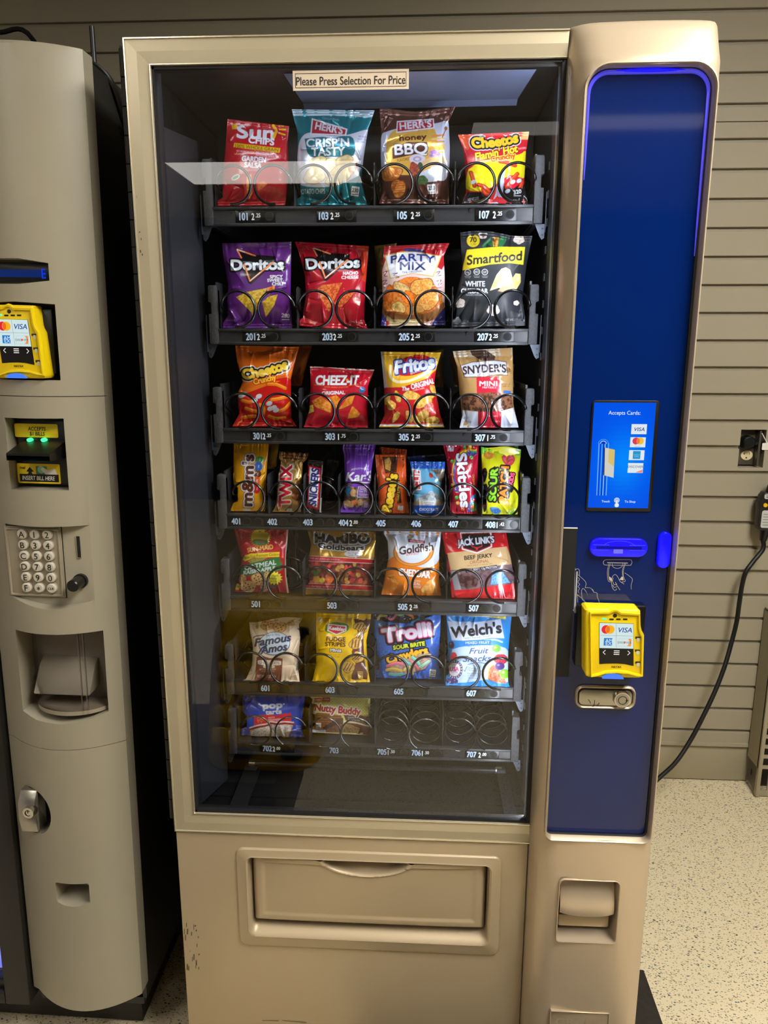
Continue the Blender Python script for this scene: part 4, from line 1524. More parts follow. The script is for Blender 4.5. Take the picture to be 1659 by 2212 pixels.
def cutter(poly, y0, y1, taper=0.0):
    m = MB("grey_panel")
    if taper:
        c = np.mean(np.array(poly), axis=0)
        far = [(c[0] + (p[0] - c[0]) * (1 - taper), c[1] + (p[1] - c[1]) * (1 - taper)) for p in poly]
        L = [[(p[0], y0, p[1]) for p in poly], [(p[0], y1, p[1]) for p in far]]
        v, f = ring_loft(L)
        m.add(v, f).add(L[0], [range(len(poly))[::-1]]).add(L[1], [range(len(poly))])
        o = m.build("cutter", DM)
        b = bmesh.new()
        b.from_mesh(o.data)
        bmesh.ops.remove_doubles(b, verts=b.verts[:], dist=1e-6)
        bmesh.ops.recalc_face_normals(b, faces=b.faces[:])
        b.to_mesh(o.data)
        b.free()
        return o
    return m.prism(poly, y0, y1, 'y').build("cutter", DM)


C2, C3, C4, C5 = (0, 540, 6.38), (0, 880, 5.027), (0, 1300, 4.097), (0, 1780, 3.95)
FY = .016
Pd, Pk = lmap(C2, FY), lmap(C3, FY)
# text display recess
q = [Pd(690, 175), Pd(712, 430)]
dx1, dz1, dz0 = q[0][0], q[0][1], q[1][1]
disp = [(LX0 + .03, dz0 - .001), (LX0 + .08, dz0 - .006), (dx1 - .045, dz0 - .006), (dx1, dz0), (dx1, dz1), (dx1 - .045, dz1 + .006), (LX0 + .08, dz1 + .006), (LX0 + .03, dz1)]
# card reader recess
q0, q1 = Pd(750, 748), Pd(826, 1800)
cx1, cz1, cz0 = (q0[0] + q1[0]) / 2, q0[1], q1[1]
card = [(LX0 + .035, cz0), (cx1, cz0), (cx1, cz1), (cx1 - .06, cz1 + .003), (LX0 + .035, cz1)]
# note reader recess
a, b, c, d = Pk(50, 110), Pk(682, 122), Pk(744, 905), Pk(118, 892)
note = [((a[0] + d[0]) / 2, d[1]), ((b[0] + c[0]) / 2, c[1]), ((b[0] + c[0]) / 2, b[1]), ((a[0] + d[0]) / 2, a[1])]
# keypad recess with smiling lower edge
a, b, c, d = Pk(22, 1275), Pk(1000, 1300), Pk(1055, 2100), Pk(95, 2062)
kx0, kx1, kz0, kz1 = (a[0] + d[0]) / 2, (b[0] + c[0]) / 2, (c[1] + d[1]) / 2, (a[1] + b[1]) / 2
keyp = [(kx0, kz0)] + [(kx0 + (kx1 - kx0) * t, kz0 - .016 * math.sin(PI * t)) for t in np.linspace(.1, .9, 9)] + [(kx1, kz0), (kx1, kz1), (kx0, kz1)]
Pw = lmap(C4, FY)
# cup window
a, b, c, d = Pw(108, 262), Pw(870, 292), Pw(922, 1042), Pw(178, 998)
wx0, wx1, wz0, wz1 = (a[0] + d[0]) / 2, (b[0] + c[0]) / 2, (c[1] + d[1]) / 2, (a[1] + b[1]) / 2
wind = [(wx0, wz0 + .004), (wx0 + .03, wz0 - .006), ((wx0 + wx1) / 2, wz0 - .010), (wx1 - .03, wz0 - .005), (wx1, wz0 + .004), (wx1, wz1), (wx0, wz1)]
# lock recess: half moon
a, b, c = Pw(190, 1612), Pw(478, 1900), Pw(375, 2105)
lx0, lx1, lz0, lz1 = a[0], b[0], c[1], a[1]
lock = [(lx0 + (lx1 - lx0) * math.sin(t) ** .85, (lz0 + lz1) / 2 - .002 + (lz1 - lz0) / 2 * math.cos(t)) for t in np.linspace(PI, 0, 22)]
Pc = lmap(C5, FY)
a, b, c, d = Pc(450, 460), Pc(795, 480), Pc(795, 690), Pc(480, 650)
rx0, rx1, rz0, rz1 = (a[0] + d[0]) / 2, (b[0] + c[0]) / 2, (c[1] + d[1]) / 2, (a[1] + b[1]) / 2
coin = rrect(rx0, rx1, rz0, rz1, (.006, .004, .005, .004), 4)
coin = coin[:5] + [(rx0 + (rx1 - rx0) * t, rz0 - .006 * math.sin(PI * t)) for t in (.2, .35, .5, .65, .8)] + coin[5:]
# seams across the cover: the upper one straight, the lower one following the curve
zs1, zs2 = float(UL(110, 857, .01)[2]), float(UL(150, 1622, .008)[2])
seam = [MB("grey_panel").box(LX0 - .01, LX1 + .01, -.03, .060, z - .0006, z + .0006).build("cutter", DM) for z in (zs1, zs2)]
lockc = cutter(lock, -.06, .053, .22)
cut(pan, [cutter(disp, -.06, .034, .06), cutter(card, -.06, .060), cutter(note, -.06, .058), cutter(keyp, -.06, .030), cutter(wind, -.06, .078), lockc, cutter(coin, -.06, .062, .25)] + seam, 40)

# cabinet
cb = MB("black_side").box(-.90, LX1 - .0035, .083, .88, .098, LTOP - .004, .003)
cb.build("cabinet", DM)
bs = MB("black_side").box(-.88, LX1 - .030, .118, .85, .004, .096, .003)
bs.build("base", DM)
MB("steel").cyl((LX1 - .045, .105, .090), (LX1 - .045, .105, .106), .010, n=18).build("hinge_pin", DM)
m = MB("black_side")
m.box(LX0 - .004, LX1 - .010, .083, .100, .084, .150, .002)
m.build("door_bottom", DM)
# product door: dark frame with a blue-lit window, mostly outside the picture
fx = LX0 - .003
WXE = float(UL(20, 2100, .062)[0])
m = MB("black_side")
m.box(WXE, fx, .040, .082, .110, LTOP - .004, .003)
m.box(-.90, WXE, .040, .082, .110, .138, .003)
m.box(-.90, WXE, .040, .082, LTOP - .06, LTOP - .004, .003)
m.box(-.90, -.86, .040, .082, .118, LTOP - .06, .003)
dr_ = m.build("product_door", DM)
MB("liner").box(-.86, WXE, .050, .074, .138, .160, .002).build("sill", dr_)
MB("glass").box(-.86, WXE, .060, .064, .138, LTOP - .06).build("pane", dr_, 0)
m = MB("blue_light").box(-.86, WXE - .003, .075, .081, .14, LTOP - .08)
mm = bpy.data.materials.new("cold_glow")
mm.use_nodes = True
bb = mm.node_tree.nodes["Principled BSDF"]
bb.inputs["Emission Color"].default_value = (*lin((70, 96, 255)), 1)
bb.inputs["Emission Strength"].default_value = .9
MATS["cold_glow"] = mm
MB("cold_glow").box(-.86, WXE - .003, .075, .081, .160, LTOP - .08).build("lit_compartment", dr_)
for k in range(6):
    MB("liner").box(-.86, WXE - .003, .066, .0745, .36 + k * .25, .372 + k * .25, .002).build("shelf", dr_)

# display
m = MB("black_plastic").box(LX0 + .02, dx1 - .002, .026, .034, dz0 - .001, dz1 + .001, .0015)
ds = m.build("text_display", DM)
a, b = lmap(C2, .0255)(40, 268), lmap(C2, .0255)(640, 380)
m = MB("screen").use("screen", (4, 34, 98)).flat([(LX0 + .03, b[1]), (b[0], b[1]), (b[0], a[1]), (LX0 + .03, a[1])], (0, .0256, 0))
m.use("screen", (20, 60, 235))
o_ = (b[0] - .0040, .0253, (a[1] + b[1]) / 2)
for i, rw in enumerate(("111", "100", "100", "111", "100", "100", "111")):
    for j, ch in enumerate(rw):
        if ch == "1":
            x, z = o_[0] + (j - 1) * .0022, o_[2] + (3 - i) * .0021
            m.flat([(x - .0009, z - .0009), (x + .0009, z - .0009), (x + .0009, z + .0009), (x - .0009, z + .0009)], (0, .0253, 0))
m.build("lit_text", ds, 0, label="dim blue display with one letter")
# card reader in its black pocket
MB("black_plastic").box(LX0 + .037, cx1 - .001, .052, .059, cz0 + .001, cz1 - .001).build("reader_pocket", DM)
tr_ = RD(1005, 1152)
k_ = UL(58.5, 691, .000)
reader(DM, float(k_[0]) - (tr_[0] - RC[0]), float(k_[2]) - (tr_[1] - RC[1]), -.002)
# note reader
nx0, nx1, nz0, nz1 = note[0][0], note[1][0], note[0][1], note[2][1]
m = MB("black_plastic").box(nx0 + .006, nx1 - .004, .036, .057, nz0 + .006, nz1 - .003, .004)
nr = m.build("note_reader", DM)
Pn = lmap(C3, .0355)
qa, qb, qc, qd = Pn(152, 175), Pn(622, 182), Pn(635, 330), Pn(165, 322)
m = MB("print").use("print", (236, 206, 16))
l0, l1, zz0, zz1 = (qa[0] + qd[0]) / 2, (qb[0] + qc[0]) / 2, (qc[1] + qd[1]) / 2, (qa[1] + qb[1]) / 2
m.flat(rrect(l0, l1, zz0, zz1, .0025), (0, .0356, 0))
m.use("print", (20, 18, 14)).text("ACCEPTS", ((l0 + l1) / 2 + .001, .0353, zz0 * .36 + zz1 * .64), .0062, bold=.025, shear=.15, sx=.80)
m.text("$1 BILLS", ((l0 + l1) / 2 + .001, .0353, zz0 * .72 + zz1 * .28), .0062, bold=.025, shear=.15, sx=.80)
qa, qb, qc, qd = Pn(182, 603), Pn(650, 622), Pn(660, 835), Pn(195, 818)
l0, l1, zz0, zz1 = (qa[0] + qd[0]) / 2, (qb[0] + qc[0]) / 2, (qc[1] + qd[1]) / 2, (qa[1] + qb[1]) / 2
m.build("instruction_label", nr, 0, label="yellow label saying which notes it takes")
m = MB("print").use("print", (236, 206, 16)).flat(rrect(l0, l1, zz0, zz1, .002), (0, .0356, 0))
m.use("print", (20, 18, 14)).flat(rrect(l0 + .0035, l1 - .003, zz0 + .0028, zz0 + .0155, .0004, 1), (0, .0354, 0))
m.use("print", (238, 236, 224)).text("INSERT BILL HERE", ((l0 + l1) / 2 - .001, .0352, zz0 + .0092), .0068, bold=.02, shear=.12, sx=.72)
m.use("print", (20, 18, 14)).text("mei", (l0 + .0095, .0353, zz1 - .0065), .0052, bold=.03, sx=.9)
ax = l0 + (l1 - l0) * .30
m.flat([(ax - .0042, zz0 + .0155), (ax + .0040, zz0 + .0155), (ax + .0022, zz1 - .014), (ax + .0062, zz1 - .013), (ax, zz1 - .0055), (ax - .0062, zz1 - .013), (ax - .0022, zz1 - .014)], (0, .0354, 0))
m.use("print", (60, 140, 112)).flat([(l0 + (l1 - l0) * .44, zz0 + .0155), (l0 + (l1 - l0) * .70, zz0 + .0155), (l0 + (l1 - l0) * .70, zz1 - .004), (l0 + (l1 - l0) * .44, zz1 - .004)], (0, .0354, 0))
m.use("print", (150, 200, 178)).flat(ellipse_pts(l0 + (l1 - l0) * .56, zz0 + .023, .006, .006, 18), (0, .0353, 0))
m.use("print", (226, 222, 208)).flat([(l0 + (l1 - l0) * .55, zz0 + .024), (l0 + (l1 - l0) * .60, zz0 + .0275), (l0 + (l1 - l0) * .72, zz0 + .0225), (l0 + (l1 - l0) * .88, zz0 + .0255), (l0 + (l1 - l0) * .93, zz0 + .0155), (l0 + (l1 - l0) * .66, zz0 + .0155)][::-1], (0, .0352, 0))
m.build("instruction_label", nr, 0, label="yellow label with arrow and hand")
Pn = lmap(C3, .010)
qa, qb = Pn(165, 372), Pn(640, 392)
qc, qd = Pn(572, 490), Pn(108, 478)
m = MB("black_plastic")
za, zc_, zd_ = qa[1], qd[1], Pn(115, 560)[1]
xa, xb, xc, xd = Pn(165, 380)[0], Pn(630, 392)[0], Pn(570, 490)[0], Pn(108, 478)[0]
m.add([(xa, .036, za), (xb, .036, za), (xc + .006, -.012, zc_), (xd + .006, -.012, zc_), (xa, .036, zd_), (xb, .036, zd_), (xc + .006, -.012, zd_ + .001), (xd + .006, -.012, zd_ + .001)],
      [(0, 1, 2, 3), (1, 5, 6, 2), (0, 3, 7, 4), (4, 7, 6, 5)])
m.box(xd + .006, xc + .006, -.012, -.010, zc_ - .0035, zc_)
m.build("note_mouth", nr, 25)
for cx in (320, 472):
    c_ = lmap(C3, .030)(cx, 355)
    MB("green_light").prism(ellipse_pts(c_[0], c_[1], .0042, .0032, 14), .028, .036, 'y', .001).build("status_light", nr, label="green glowing status light")
# keypad
ky = .0295
Pk = lmap(C3, ky - .003)
a, b, c, d = Pk(40, 1288), Pk(655, 1300), Pk(715, 2072), Pk(105, 2045)
x0, x1, z0, z1 = (a[0] + d[0]) / 2, (b[0] + c[0]) / 2, (c[1] + d[1]) / 2, (a[1] + b[1]) / 2
m = MB("grey_trim").box(x0, x1, ky - .003, ky + .001, z0, z1, .001)
m.use("gasket").box(x0 - .0008, x1 + .0008, ky - .0012, ky + .0005, z0 - .0008, z1 + .0008)
loops = [[(x, y, z) for x, z in rrect(x0 + o_, x1 - o_, z0 + o_, z1 - o_, .002, 3)] for o_, y in ((.002, ky - .0035), (.003, ky - .0055), (.005, ky - .0055), (.006, ky - .0032))]
v, f = ring_loft(loops)
m.use("grey_trim").add(v, [k[::-1] for k in f])
kp = m.build("keypad", DM, 35)
keys = (("A", 232, 1378), ("1", 370, 1380), ("2", 507, 1383), ("B", 245, 1495), ("3", 382, 1498), ("4", 518, 1500), ("C", 257, 1612), ("5", 393, 1615), ("6", 530, 1618),
        ("D", 268, 1728), ("7", 403, 1730), ("8", 540, 1735), ("E", 280, 1845), ("9", 414, 1847), ("0", 550, 1850), ("F", 290, 1957), ("*", 424, 1962), ("CLR", 560, 1966))
Pk = lmap(C3, ky - .008)
kx = [np.mean([Pk(k[1], k[2])[0] for k in keys[i::3]]) for i in range(3)]
kz = [np.mean([Pk(k[1], k[2])[1] for k in keys[3 * i:3 * i + 3]]) for i in range(6)]
for i, (ch, _a, _b) in enumerate(keys):
    x, z = kx[i % 3], kz[i // 3]
    m = MB("white_key").cyl((x, ky - .002, z), (x, ky - .008, z), .0086, .0082, 28).cyl((x, ky - .008, z), (x, ky - .0092, z), .0082, .0066, 28)
    m.use("grey_trim").cyl((x, ky - .0025, z), (x, ky - .0045, z), .0098, .0092, 28)
    m.use("print", (26, 24, 22)).text(ch, (x, ky - .0095, z - (.0025 if ch == "*" else 0)), .0100 if len(ch) == 1 else .0040, bold=.02)
    m.build("button", kp, 35)
# coin slot and return knob
Pk = lmap(C3, ky - .001)
a, b = Pk(842, 1402), Pk(860, 1632)
xm = (a[0] + b[0]) / 2
m = MB("gasket").box(xm - .0027, xm + .0027, ky - .0006, ky + .001, b[1], a[1])
m.use("grey_trim").box(xm - .0034, xm - .0027, ky - .0012, ky + .001, b[1], a[1]).box(xm - .003, xm + .003, ky - .0012, ky + .001, b[1] - .001, b[1])
m.build("coin_slot", DM)
c_ = Pk(880, 1880)
MB("black_plastic").cyl((c_[0], ky, c_[1]), (c_[0], ky - .006, c_[1]), .0122, n=28).cyl((c_[0], ky - .006, c_[1]), (c_[0], ky - .032, c_[1]), .0105, .0100, 28).cyl((c_[0], ky - .032, c_[1]), (c_[0], ky - .034, c_[1]), .0100, .0085, 28).build("return_knob", DM)
# cup window: clear drum in front of a grey chute
xc = (wx0 + wx1) / 2 + .006
rr = (wx1 - wx0) / 2 - .004
zb_, zt_ = wz0 + .004, wz1 + .03
m = MB("clear_plastic")
drum = [[(xc + rr * math.cos(t), .072 - .058 * math.sin(t), z) for t in np.linspace(0.02, PI - .02, 28)] for z in (zb_ + .006, zt_)]
m.grid(np.array(drum))
dd = m.build("drum_door", DM, 50, label="clear curved cup door")
m = MB("grey_trim")
for z in (zb_, ):
    outl = [(xc + rr * math.cos(t), .073 - .060 * math.sin(t)) for t in np.linspace(0, PI, 28)]
    m.prism(outl, z, z + .007, 'z')
m.build("drum_rim", dd)
m = MB("clear_plastic")
for t in (1.0, 1.12):
    x, y = xc + rr * math.cos(t), .072 - .058 * math.sin(t)
    m.box(x - .001, x + .001, y - .002, y + .002, zb_, zt_)
m.build("drum_rib", dd)
m = MB("grey_panel")
m.prism([(.076, zb_ + .03), (.076, zb_ + .085), (.060, zb_ + .075), (.030, zb_ + .030)], wx0 + .018, wx1 - .030, 'x', .003)
m.build("cup_chute", DM)
MB("drum_grey").box(wx0 + .004, wx1 - .004, .0765, .079, zb_, wz1 + .02).build("window_back", DM)
# T-handle lock
Ph = lmap(C4, .020)
a, b, c, d = Ph(195, 1658), Ph(330, 1668), Ph(365, 2008), Ph(225, 1995)
x0, x1, z0, z1 = a[0] - .002, (b[0] + c[0]) / 2, c[1], a[1]
m = MB("gasket").box(x0 - .001, x1 + .006, .045, .053, z0 - .006, z1 + .012)
m.use("steel").prism([(.046, z0), (.010, z0), (.004, z0 + .030), (.006, z0 + .060), (.018, z1), (.046, z1)][::-1], x0, x1, 'x', .0012)
m.use("chrome").box(x1 + .0006, x1 + .0020, .016, .046, z0 + .002, z1 - .004)
hd = m.build("lock_handle", DM, 35)
c_ = lmap(C4, .004)(268, 1848)
m = MB("chrome").cyl((c_[0] + .001, .008, c_[1]), (c_[0], -.004, c_[1]), .0112, .0102, 28)
m.use("gasket")
rg = ellipse_pts(c_[0], c_[1], .0052, .0052, 22)
stroke(m, rg + rg[:1], .0013, -.0043)
stroke(m, [(c_[0], c_[1]), (c_[0], c_[1] + .0062)], .0013, -.0044)
m.build("key_lock", hd)
# coin return cup
m = MB("black_plastic").box(rx0 + .006, rx1 - .002, .0585, .0612, rz0 + .006, rz1 - .001)
m.use("grey_trim").box(rx0 + .014, rx1 - .010, .055, .059, rz0 + .015, rz1 - .001, .002)
m.build("coin_flap", DM)
# aerial and cable on top, cable loop down the side
DMT = LTOP - .004
xe = LX1 - .004
m = MB("cable_black")
a, b = UL(203, 112, .19), UL(198, 57, .19)
m.cyl((a[0], .19, DMT - .03), (b[0], .19, b[2]), .0045, .0040, 12)
m.build("aerial", DM)
m = MB("cable_black")
for o_ in (0, .008):
    pts = [UL(0, 70, .3) + np.array([0, 0, 0]), UL(60, 72, .3), (LX0 + .09, .26, DMT + .012), (xe - .055, .16, DMT + .004), (xe - .030, .14, DMT + .016), (xe - .010, .145 + o_, DMT + .010), (xe + .004, .16 + o_, DMT - .012),
           (xe + .006, .20 + o_, DMT - .055), (xe + .0055, .25 + o_, DMT - .085 - o_), (xe + .0055, .31, DMT - .080), (xe + .004, .34, DMT - .045), (xe - .004, .35, DMT - .004)]
    m.tube(catmull(pts, 6), .0042, 8)
m.build("aerial_cable", DM)

# ================================================================== the snack packs
K = 3


def film(name, rough, metal=0.0, coat=0.25, bump=0.25):
    m = mat(name, attr=True, rough=rough, metal=metal, coat=coat, spec=0.5, bump=bump, bump_scale=260, coat_rough=.12)
    return m


film("film_gloss", .2)
film("film_foil", .24, .45)
film("film_matte", .42, 0, .05)


class Art:
    """print of one pack, drawn on a sheet in the units of the crop it was measured in"""

    def __init__(s, crop, quad, base, seed=1):
        s.x0, s.y0, s.sc = crop
        s.quad = [(s.x0 + x / s.sc, s.y0 + y / s.sc) for x, y in quad]
        q = np.array(s.quad)
        s.bx, s.by = q[:, 0].min() - 8, q[:, 1].min() - 8
        w, h = q[:, 0].max() + 8 - s.bx, q[:, 1].max() + 8 - s.by
        s.w, s.h = int(w * K), int(h * K)
        s.img = np.empty((s.h, s.w, 3), np.float32)
        s.img[:] = lin(base)
        s.k = K / s.sc
        s.rng = np.random.RandomState(seed)

    def c(s, p):
        p = np.asarray(p, float).reshape(-1, 2)
        return np.stack([(s.x0 + p[:, 0] / s.sc - s.bx) * K, (s.y0 + p[:, 1] / s.sc - s.by) * K], 1)

    def _box(s, P, pad=1):
        a = np.floor(P.min(0) - pad).astype(int)
        b = np.ceil(P.max(0) + pad).astype(int)
        return max(0, a[0]), max(0, a[1]), min(s.w, b[0] + 1), min(s.h, b[1] + 1)

    def paint(s, box, mask, col, alpha=1.0):
        x0, y0, x1, y1 = box
        if x1 <= x0 or y1 <= y0:
            return
        m = mask.astype(np.float32)[..., None] * alpha
        c = lin(col).astype(np.float32) if not isinstance(col, np.ndarray) else col
        s.img[y0:y1, x0:x1] = s.img[y0:y1, x0:x1] * (1 - m) + c * m

    def mask_poly(s, P):
        b = s._box(P)
        if b[2] <= b[0] or b[3] <= b[1]:
            return b, np.zeros((0, 0), bool)
        yy, xx = np.mgrid[b[1]:b[3], b[0]:b[2]]
        xx, yy = xx + .5, yy + .5
        ins = np.zeros(xx.shape, bool)
        n = len(P)
        for i in range(n):
            (xa, ya), (xb, yb) = P[i], P[(i + 1) % n]
            if ya == yb:
                continue
            cond = ((ya > yy) != (yb > yy)) & (xx < (xb - xa) * (yy - ya) / (yb - ya) + xa)
            ins ^= cond
        return b, ins

    def poly(s, pts, col, alpha=1.0, smooth=0):
        P = s.c(pts)
        if smooth:
            P = np.array(catmull(list(P) + [P[0]], smooth))
        b, m = s.mask_poly(P)
        s.paint(b, m, col, alpha)
        return s

    def ell(s, cx, cy, rx, ry, col, rot=0, alpha=1.0):
        t = np.linspace(0, 2 * PI, 40, endpoint=False)
        r = math.radians(-rot)
        x, y = np.cos(t) * rx, np.sin(t) * ry
        return s.poly(np.stack([cx + x * math.cos(r) - y * math.sin(r), cy + x * math.sin(r) + y * math.cos(r)], 1), col, alpha)

    def line(s, pts, w, col, smooth=0, alpha=1.0):
        P = s.c(pts)
        if smooth:
            P = np.array(catmull(list(P), smooth))
        r = w * s.k / 2
        b = s._box(P, r + 1)
        if b[2] <= b[0] or b[3] <= b[1]:
            return s
        yy, xx = np.mgrid[b[1]:b[3], b[0]:b[2]]
        xx, yy = xx + .5, yy + .5
        m = np.zeros(xx.shape, bool)
        for i in range(len(P) - 1):
            a, d = P[i], P[i + 1] - P[i]
            L = d @ d + 1e-9
            t = np.clip(((xx - a[0]) * d[0] + (yy - a[1]) * d[1]) / L, 0, 1)
            m |= (xx - a[0] - t * d[0]) ** 2 + (yy - a[1] - t * d[1]) ** 2 < r * r
        s.paint(b, m, col, alpha)
        return s

    def txt(s, t, cx, cy, h, col, w=None, bold=.02, shear=0., rot=0., out=(), arc=0., alpha=1.0):
        co, tr = text_tris(t, 0.0, shear)
        if not len(tr):
            return s
        k = h / .70
        X, Y = co[:, 0] * k, -(co[:, 1] - .36) * k
        if w:
            X = X * (w / (X.max() - X.min()))
        if arc:
            Y = Y + arc * ((X / (np.abs(X).max() + 1e-6)) ** 2 - .5)
        r = math.radians(-rot)
        P = s.c(np.stack([cx + X * math.cos(r) - Y * math.sin(r), cy + X * math.sin(r) + Y * math.cos(r)], 1))
        br = bold * k * s.k * .85
        pad = max([o[1] for o in out], default=0) * s.k + br + 2
        b = s._box(P, pad)
        if b[2] <= b[0] or b[3] <= b[1]:
            return s
        m = np.zeros((b[3] - b[1], b[2] - b[0]), bool)
        for a in P[tr]:
            lo = np.floor(a.min(0)).astype(int)
            hi = np.ceil(a.max(0)).astype(int) + 1
            xa, ya, xb, yb = max(lo[0], b[0]), max(lo[1], b[1]), min(hi[0], b[2]), min(hi[1], b[3])
            if xb <= xa or yb <= ya:
                continue
            gx, gy = np.arange(xa, xb)[None, :] + .5, np.arange(ya, yb)[:, None] + .5
            (x1, y1), (x2, y2), (x3, y3) = a
            d = (x2 - x1) * (y3 - y1) - (x3 - x1) * (y2 - y1)
            if abs(d) < 1e-9:
                continue
            sg = 1 if d > 0 else -1
            e1 = ((x2 - x1) * (gy - y1) - (y2 - y1) * (gx - x1)) * sg
            e2 = ((x3 - x2) * (gy - y2) - (y3 - y2) * (gx - x2)) * sg
            e3 = ((x1 - x3) * (gy - y3) - (y1 - y3) * (gx - x3)) * sg
            m[ya - b[1]:yb - b[1], xa - b[0]:xb - b[0]] |= (e1 >= 0) & (e2 >= 0) & (e3 >= 0)
        if br > .6:
            m = s.dil(m, br)
        for oc, orad in sorted(out, key=lambda o: -o[1]):
            s.paint(b, s.dil(m, orad * s.k), oc, alpha)
        s.paint(b, m, col, alpha)
        return s

    @staticmethod
    def dil(m, r):
        o = m.copy()
        n = max(8, int(2 * PI * r))
        for q in (r, r * .5):
            for i in range(n):
                dx, dy = int(round(q * math.cos(2 * PI * i / n))), int(round(q * math.sin(2 * PI * i / n)))
                sh = np.zeros_like(m)
                h, w = m.shape
                sh[max(0, dy):h + min(0, dy), max(0, dx):w + min(0, dx)] = m[max(0, -dy):h - max(0, dy), max(0, -dx):w - max(0, dx)]
                o |= sh
        return o

    def noise(s, shape, cell):
        h, w = shape
        gh, gw = int(h / cell) + 3, int(w / cell) + 3
        g = s.rng.rand(gh, gw)
        y, x = np.arange(h) / cell, np.arange(w) / cell
        yi, xi = y.astype(int), x.astype(int)
        fy, fx = (y - yi)[:, None], (x - xi)[None, :]
        fy, fx = fy * fy * (3 - 2 * fy), fx * fx * (3 - 2 * fx)
        a, b = g[yi][:, xi], g[yi][:, xi + 1]
        c, d = g[yi + 1][:, xi], g[yi + 1][:, xi + 1]
        return (a * (1 - fx) + b * fx) * (1 - fy) + (c * (1 - fx) + d * fx) * fy

    def mottle(s, pts, c1, c2, cell=14, alpha=1.0, smooth=0, sharp=3.0):
        """patch of food texture blended between two colours"""
        P = s.c(pts)
        if smooth:
            P = np.array(catmull(list(P) + [P[0]], smooth))
        b, m = s.mask_poly(P)
        if m.size == 0:
            return s
        n = .65 * s.noise(m.shape, max(2, cell * s.k)) + .35 * s.noise(m.shape, max(2, cell * s.k * .4))
        f = np.clip((n - .5) * sharp + .5, 0, 1)[..., None].astype(np.float32)
        s.paint(b, m, (lin(c1) * (1 - f) + lin(c2) * f).astype(np.float32), alpha)
        return s

    def food(s, cx, cy, rx, ry, c1, c2, rot=0, cell=12, rim=None):
        t = np.linspace(0, 2 * PI, 26, endpoint=False)
        wob = 1 + .07 * np.sin(3 * t + s.rng.rand() * 6) + .04 * np.sin(5 * t + s.rng.rand() * 6)
        r = math.radians(-rot)
        x, y = np.cos(t) * rx * wob, np.sin(t) * ry * wob
        p = np.stack([cx + x * math.cos(r) - y * math.sin(r), cy + x * math.sin(r) + y * math.cos(r)], 1)
        if rim is not None:
            s.poly((p - (cx, cy)) * 1.08 + (cx, cy), rim)
        return s.mottle(p, c1, c2, cell)

    def dots(s, pts, n, r, cols):
        P = np.array(pts, float)
        lo, hi = P.min(0), P.max(0)
        k = 0
        Pc = s.c(P)
        while k < n:
            q = lo + s.rng.rand(2) * (hi - lo)
            k += 1
            b, m = s.mask_poly(Pc)
            qc = s.c([q])[0]
            ix, iy = int(qc[0]) - b[0], int(qc[1]) - b[1]
            if 0 <= iy < m.shape[0] and 0 <= ix < m.shape[1] and m[iy, ix]:
                s.ell(q[0], q[1], r * (.6 + .6 * s.rng.rand()), r * (.6 + .6 * s.rng.rand()), cols[s.rng.randint(len(cols))])
        return s

    def box(s, cx, cy, w, h, t, rot=0, bg=(225, 228, 236), fg=(30, 30, 40)):
        r = math.radians(-rot)
        pts = [(-w / 2, -h / 2), (w / 2, -h / 2), (w / 2, h / 2), (-w / 2, h / 2)]
        s.poly([(cx + x * math.cos(r) - y * math.sin(r), cy + x * math.sin(r) + y * math.cos(r)) for x, y in pts], bg)
        s.txt(t, cx, cy - h * .12, h * .42, fg, w * .78, rot=rot)
        return s.line([(cx - w * .35, cy + h * .32), (cx + w * .35, cy + h * .32)], h * .07, fg)


def ipl(v, keys):
    return np.interp(v, [k[0] for k in keys], [k[1] for k in keys])


def rest(P_, foot, xm, yb):
    """let a pack stand on its tray, between its dividers and between two turns of its coil, instead of sinking into them"""
    r = min(range(7), key=lambda q: abs(TZ[q][0] - foot))
    zt = TZ[r][0]
    x, y, z = P_[..., 0], P_[..., 1], P_[..., 2]
    m_ = (y > YT - .0055) & (z < zt + .0008)
    z[m_] = zt + .0008
    xs = SINGLE if r == 3 else (ROW7 if r == 6 else COIL4)
    k = int(np.argmin([abs(q - xm) for q in xs]))
    own = [k] if r == 3 else [k - k % 2, k - k % 2 + 1]
    lo = (xs[own[0]] + xs[own[0] - 1]) / 2 + .0016 if own[0] > 0 else TX0 + .0022
    hi = (xs[own[-1]] + xs[own[-1] + 1]) / 2 - .0016 if own[-1] < 7 else TX1 - .0022
    low = (z < zt + .073) & (y > YT - .006)
    x[low] = np.clip(x[low], lo, hi)
    # the wire crosses from the front to the back at the outer side of its coil
    dz = np.abs(z - (zt + .0304))
    lim = .0248 + 2.2 * np.clip(dz - .012, 0, 1)
    mir = (lambda q: q % 2 == 0 and q in (1, 2, 3, 4, 6)) if r == 3 else (lambda q: q % 2 == 1)
    near = (z < zt + .066) & (z > zt - .002)
    if r == 3:
        c = xs[k]
        if mir(k):
            x[near] = np.minimum(x, c + lim)[near]
        else:
            x[near] = np.maximum(x, c - lim)[near]
    else:
        x[near] = np.clip(x, xs[own[0]] - lim, xs[own[1]] + lim)[near]
    p_ = PITCH4 if r == 3 else (PITCH7 if r == 6 else .060)
    t = 1 if yb > .172 else 0
    zone = z < zt + .066
    y[zone] = np.clip(y, .1045 + p_ * (t + .12) + .0032, .1045 + p_ * (t + .92) - .0035)[zone]
    return P_


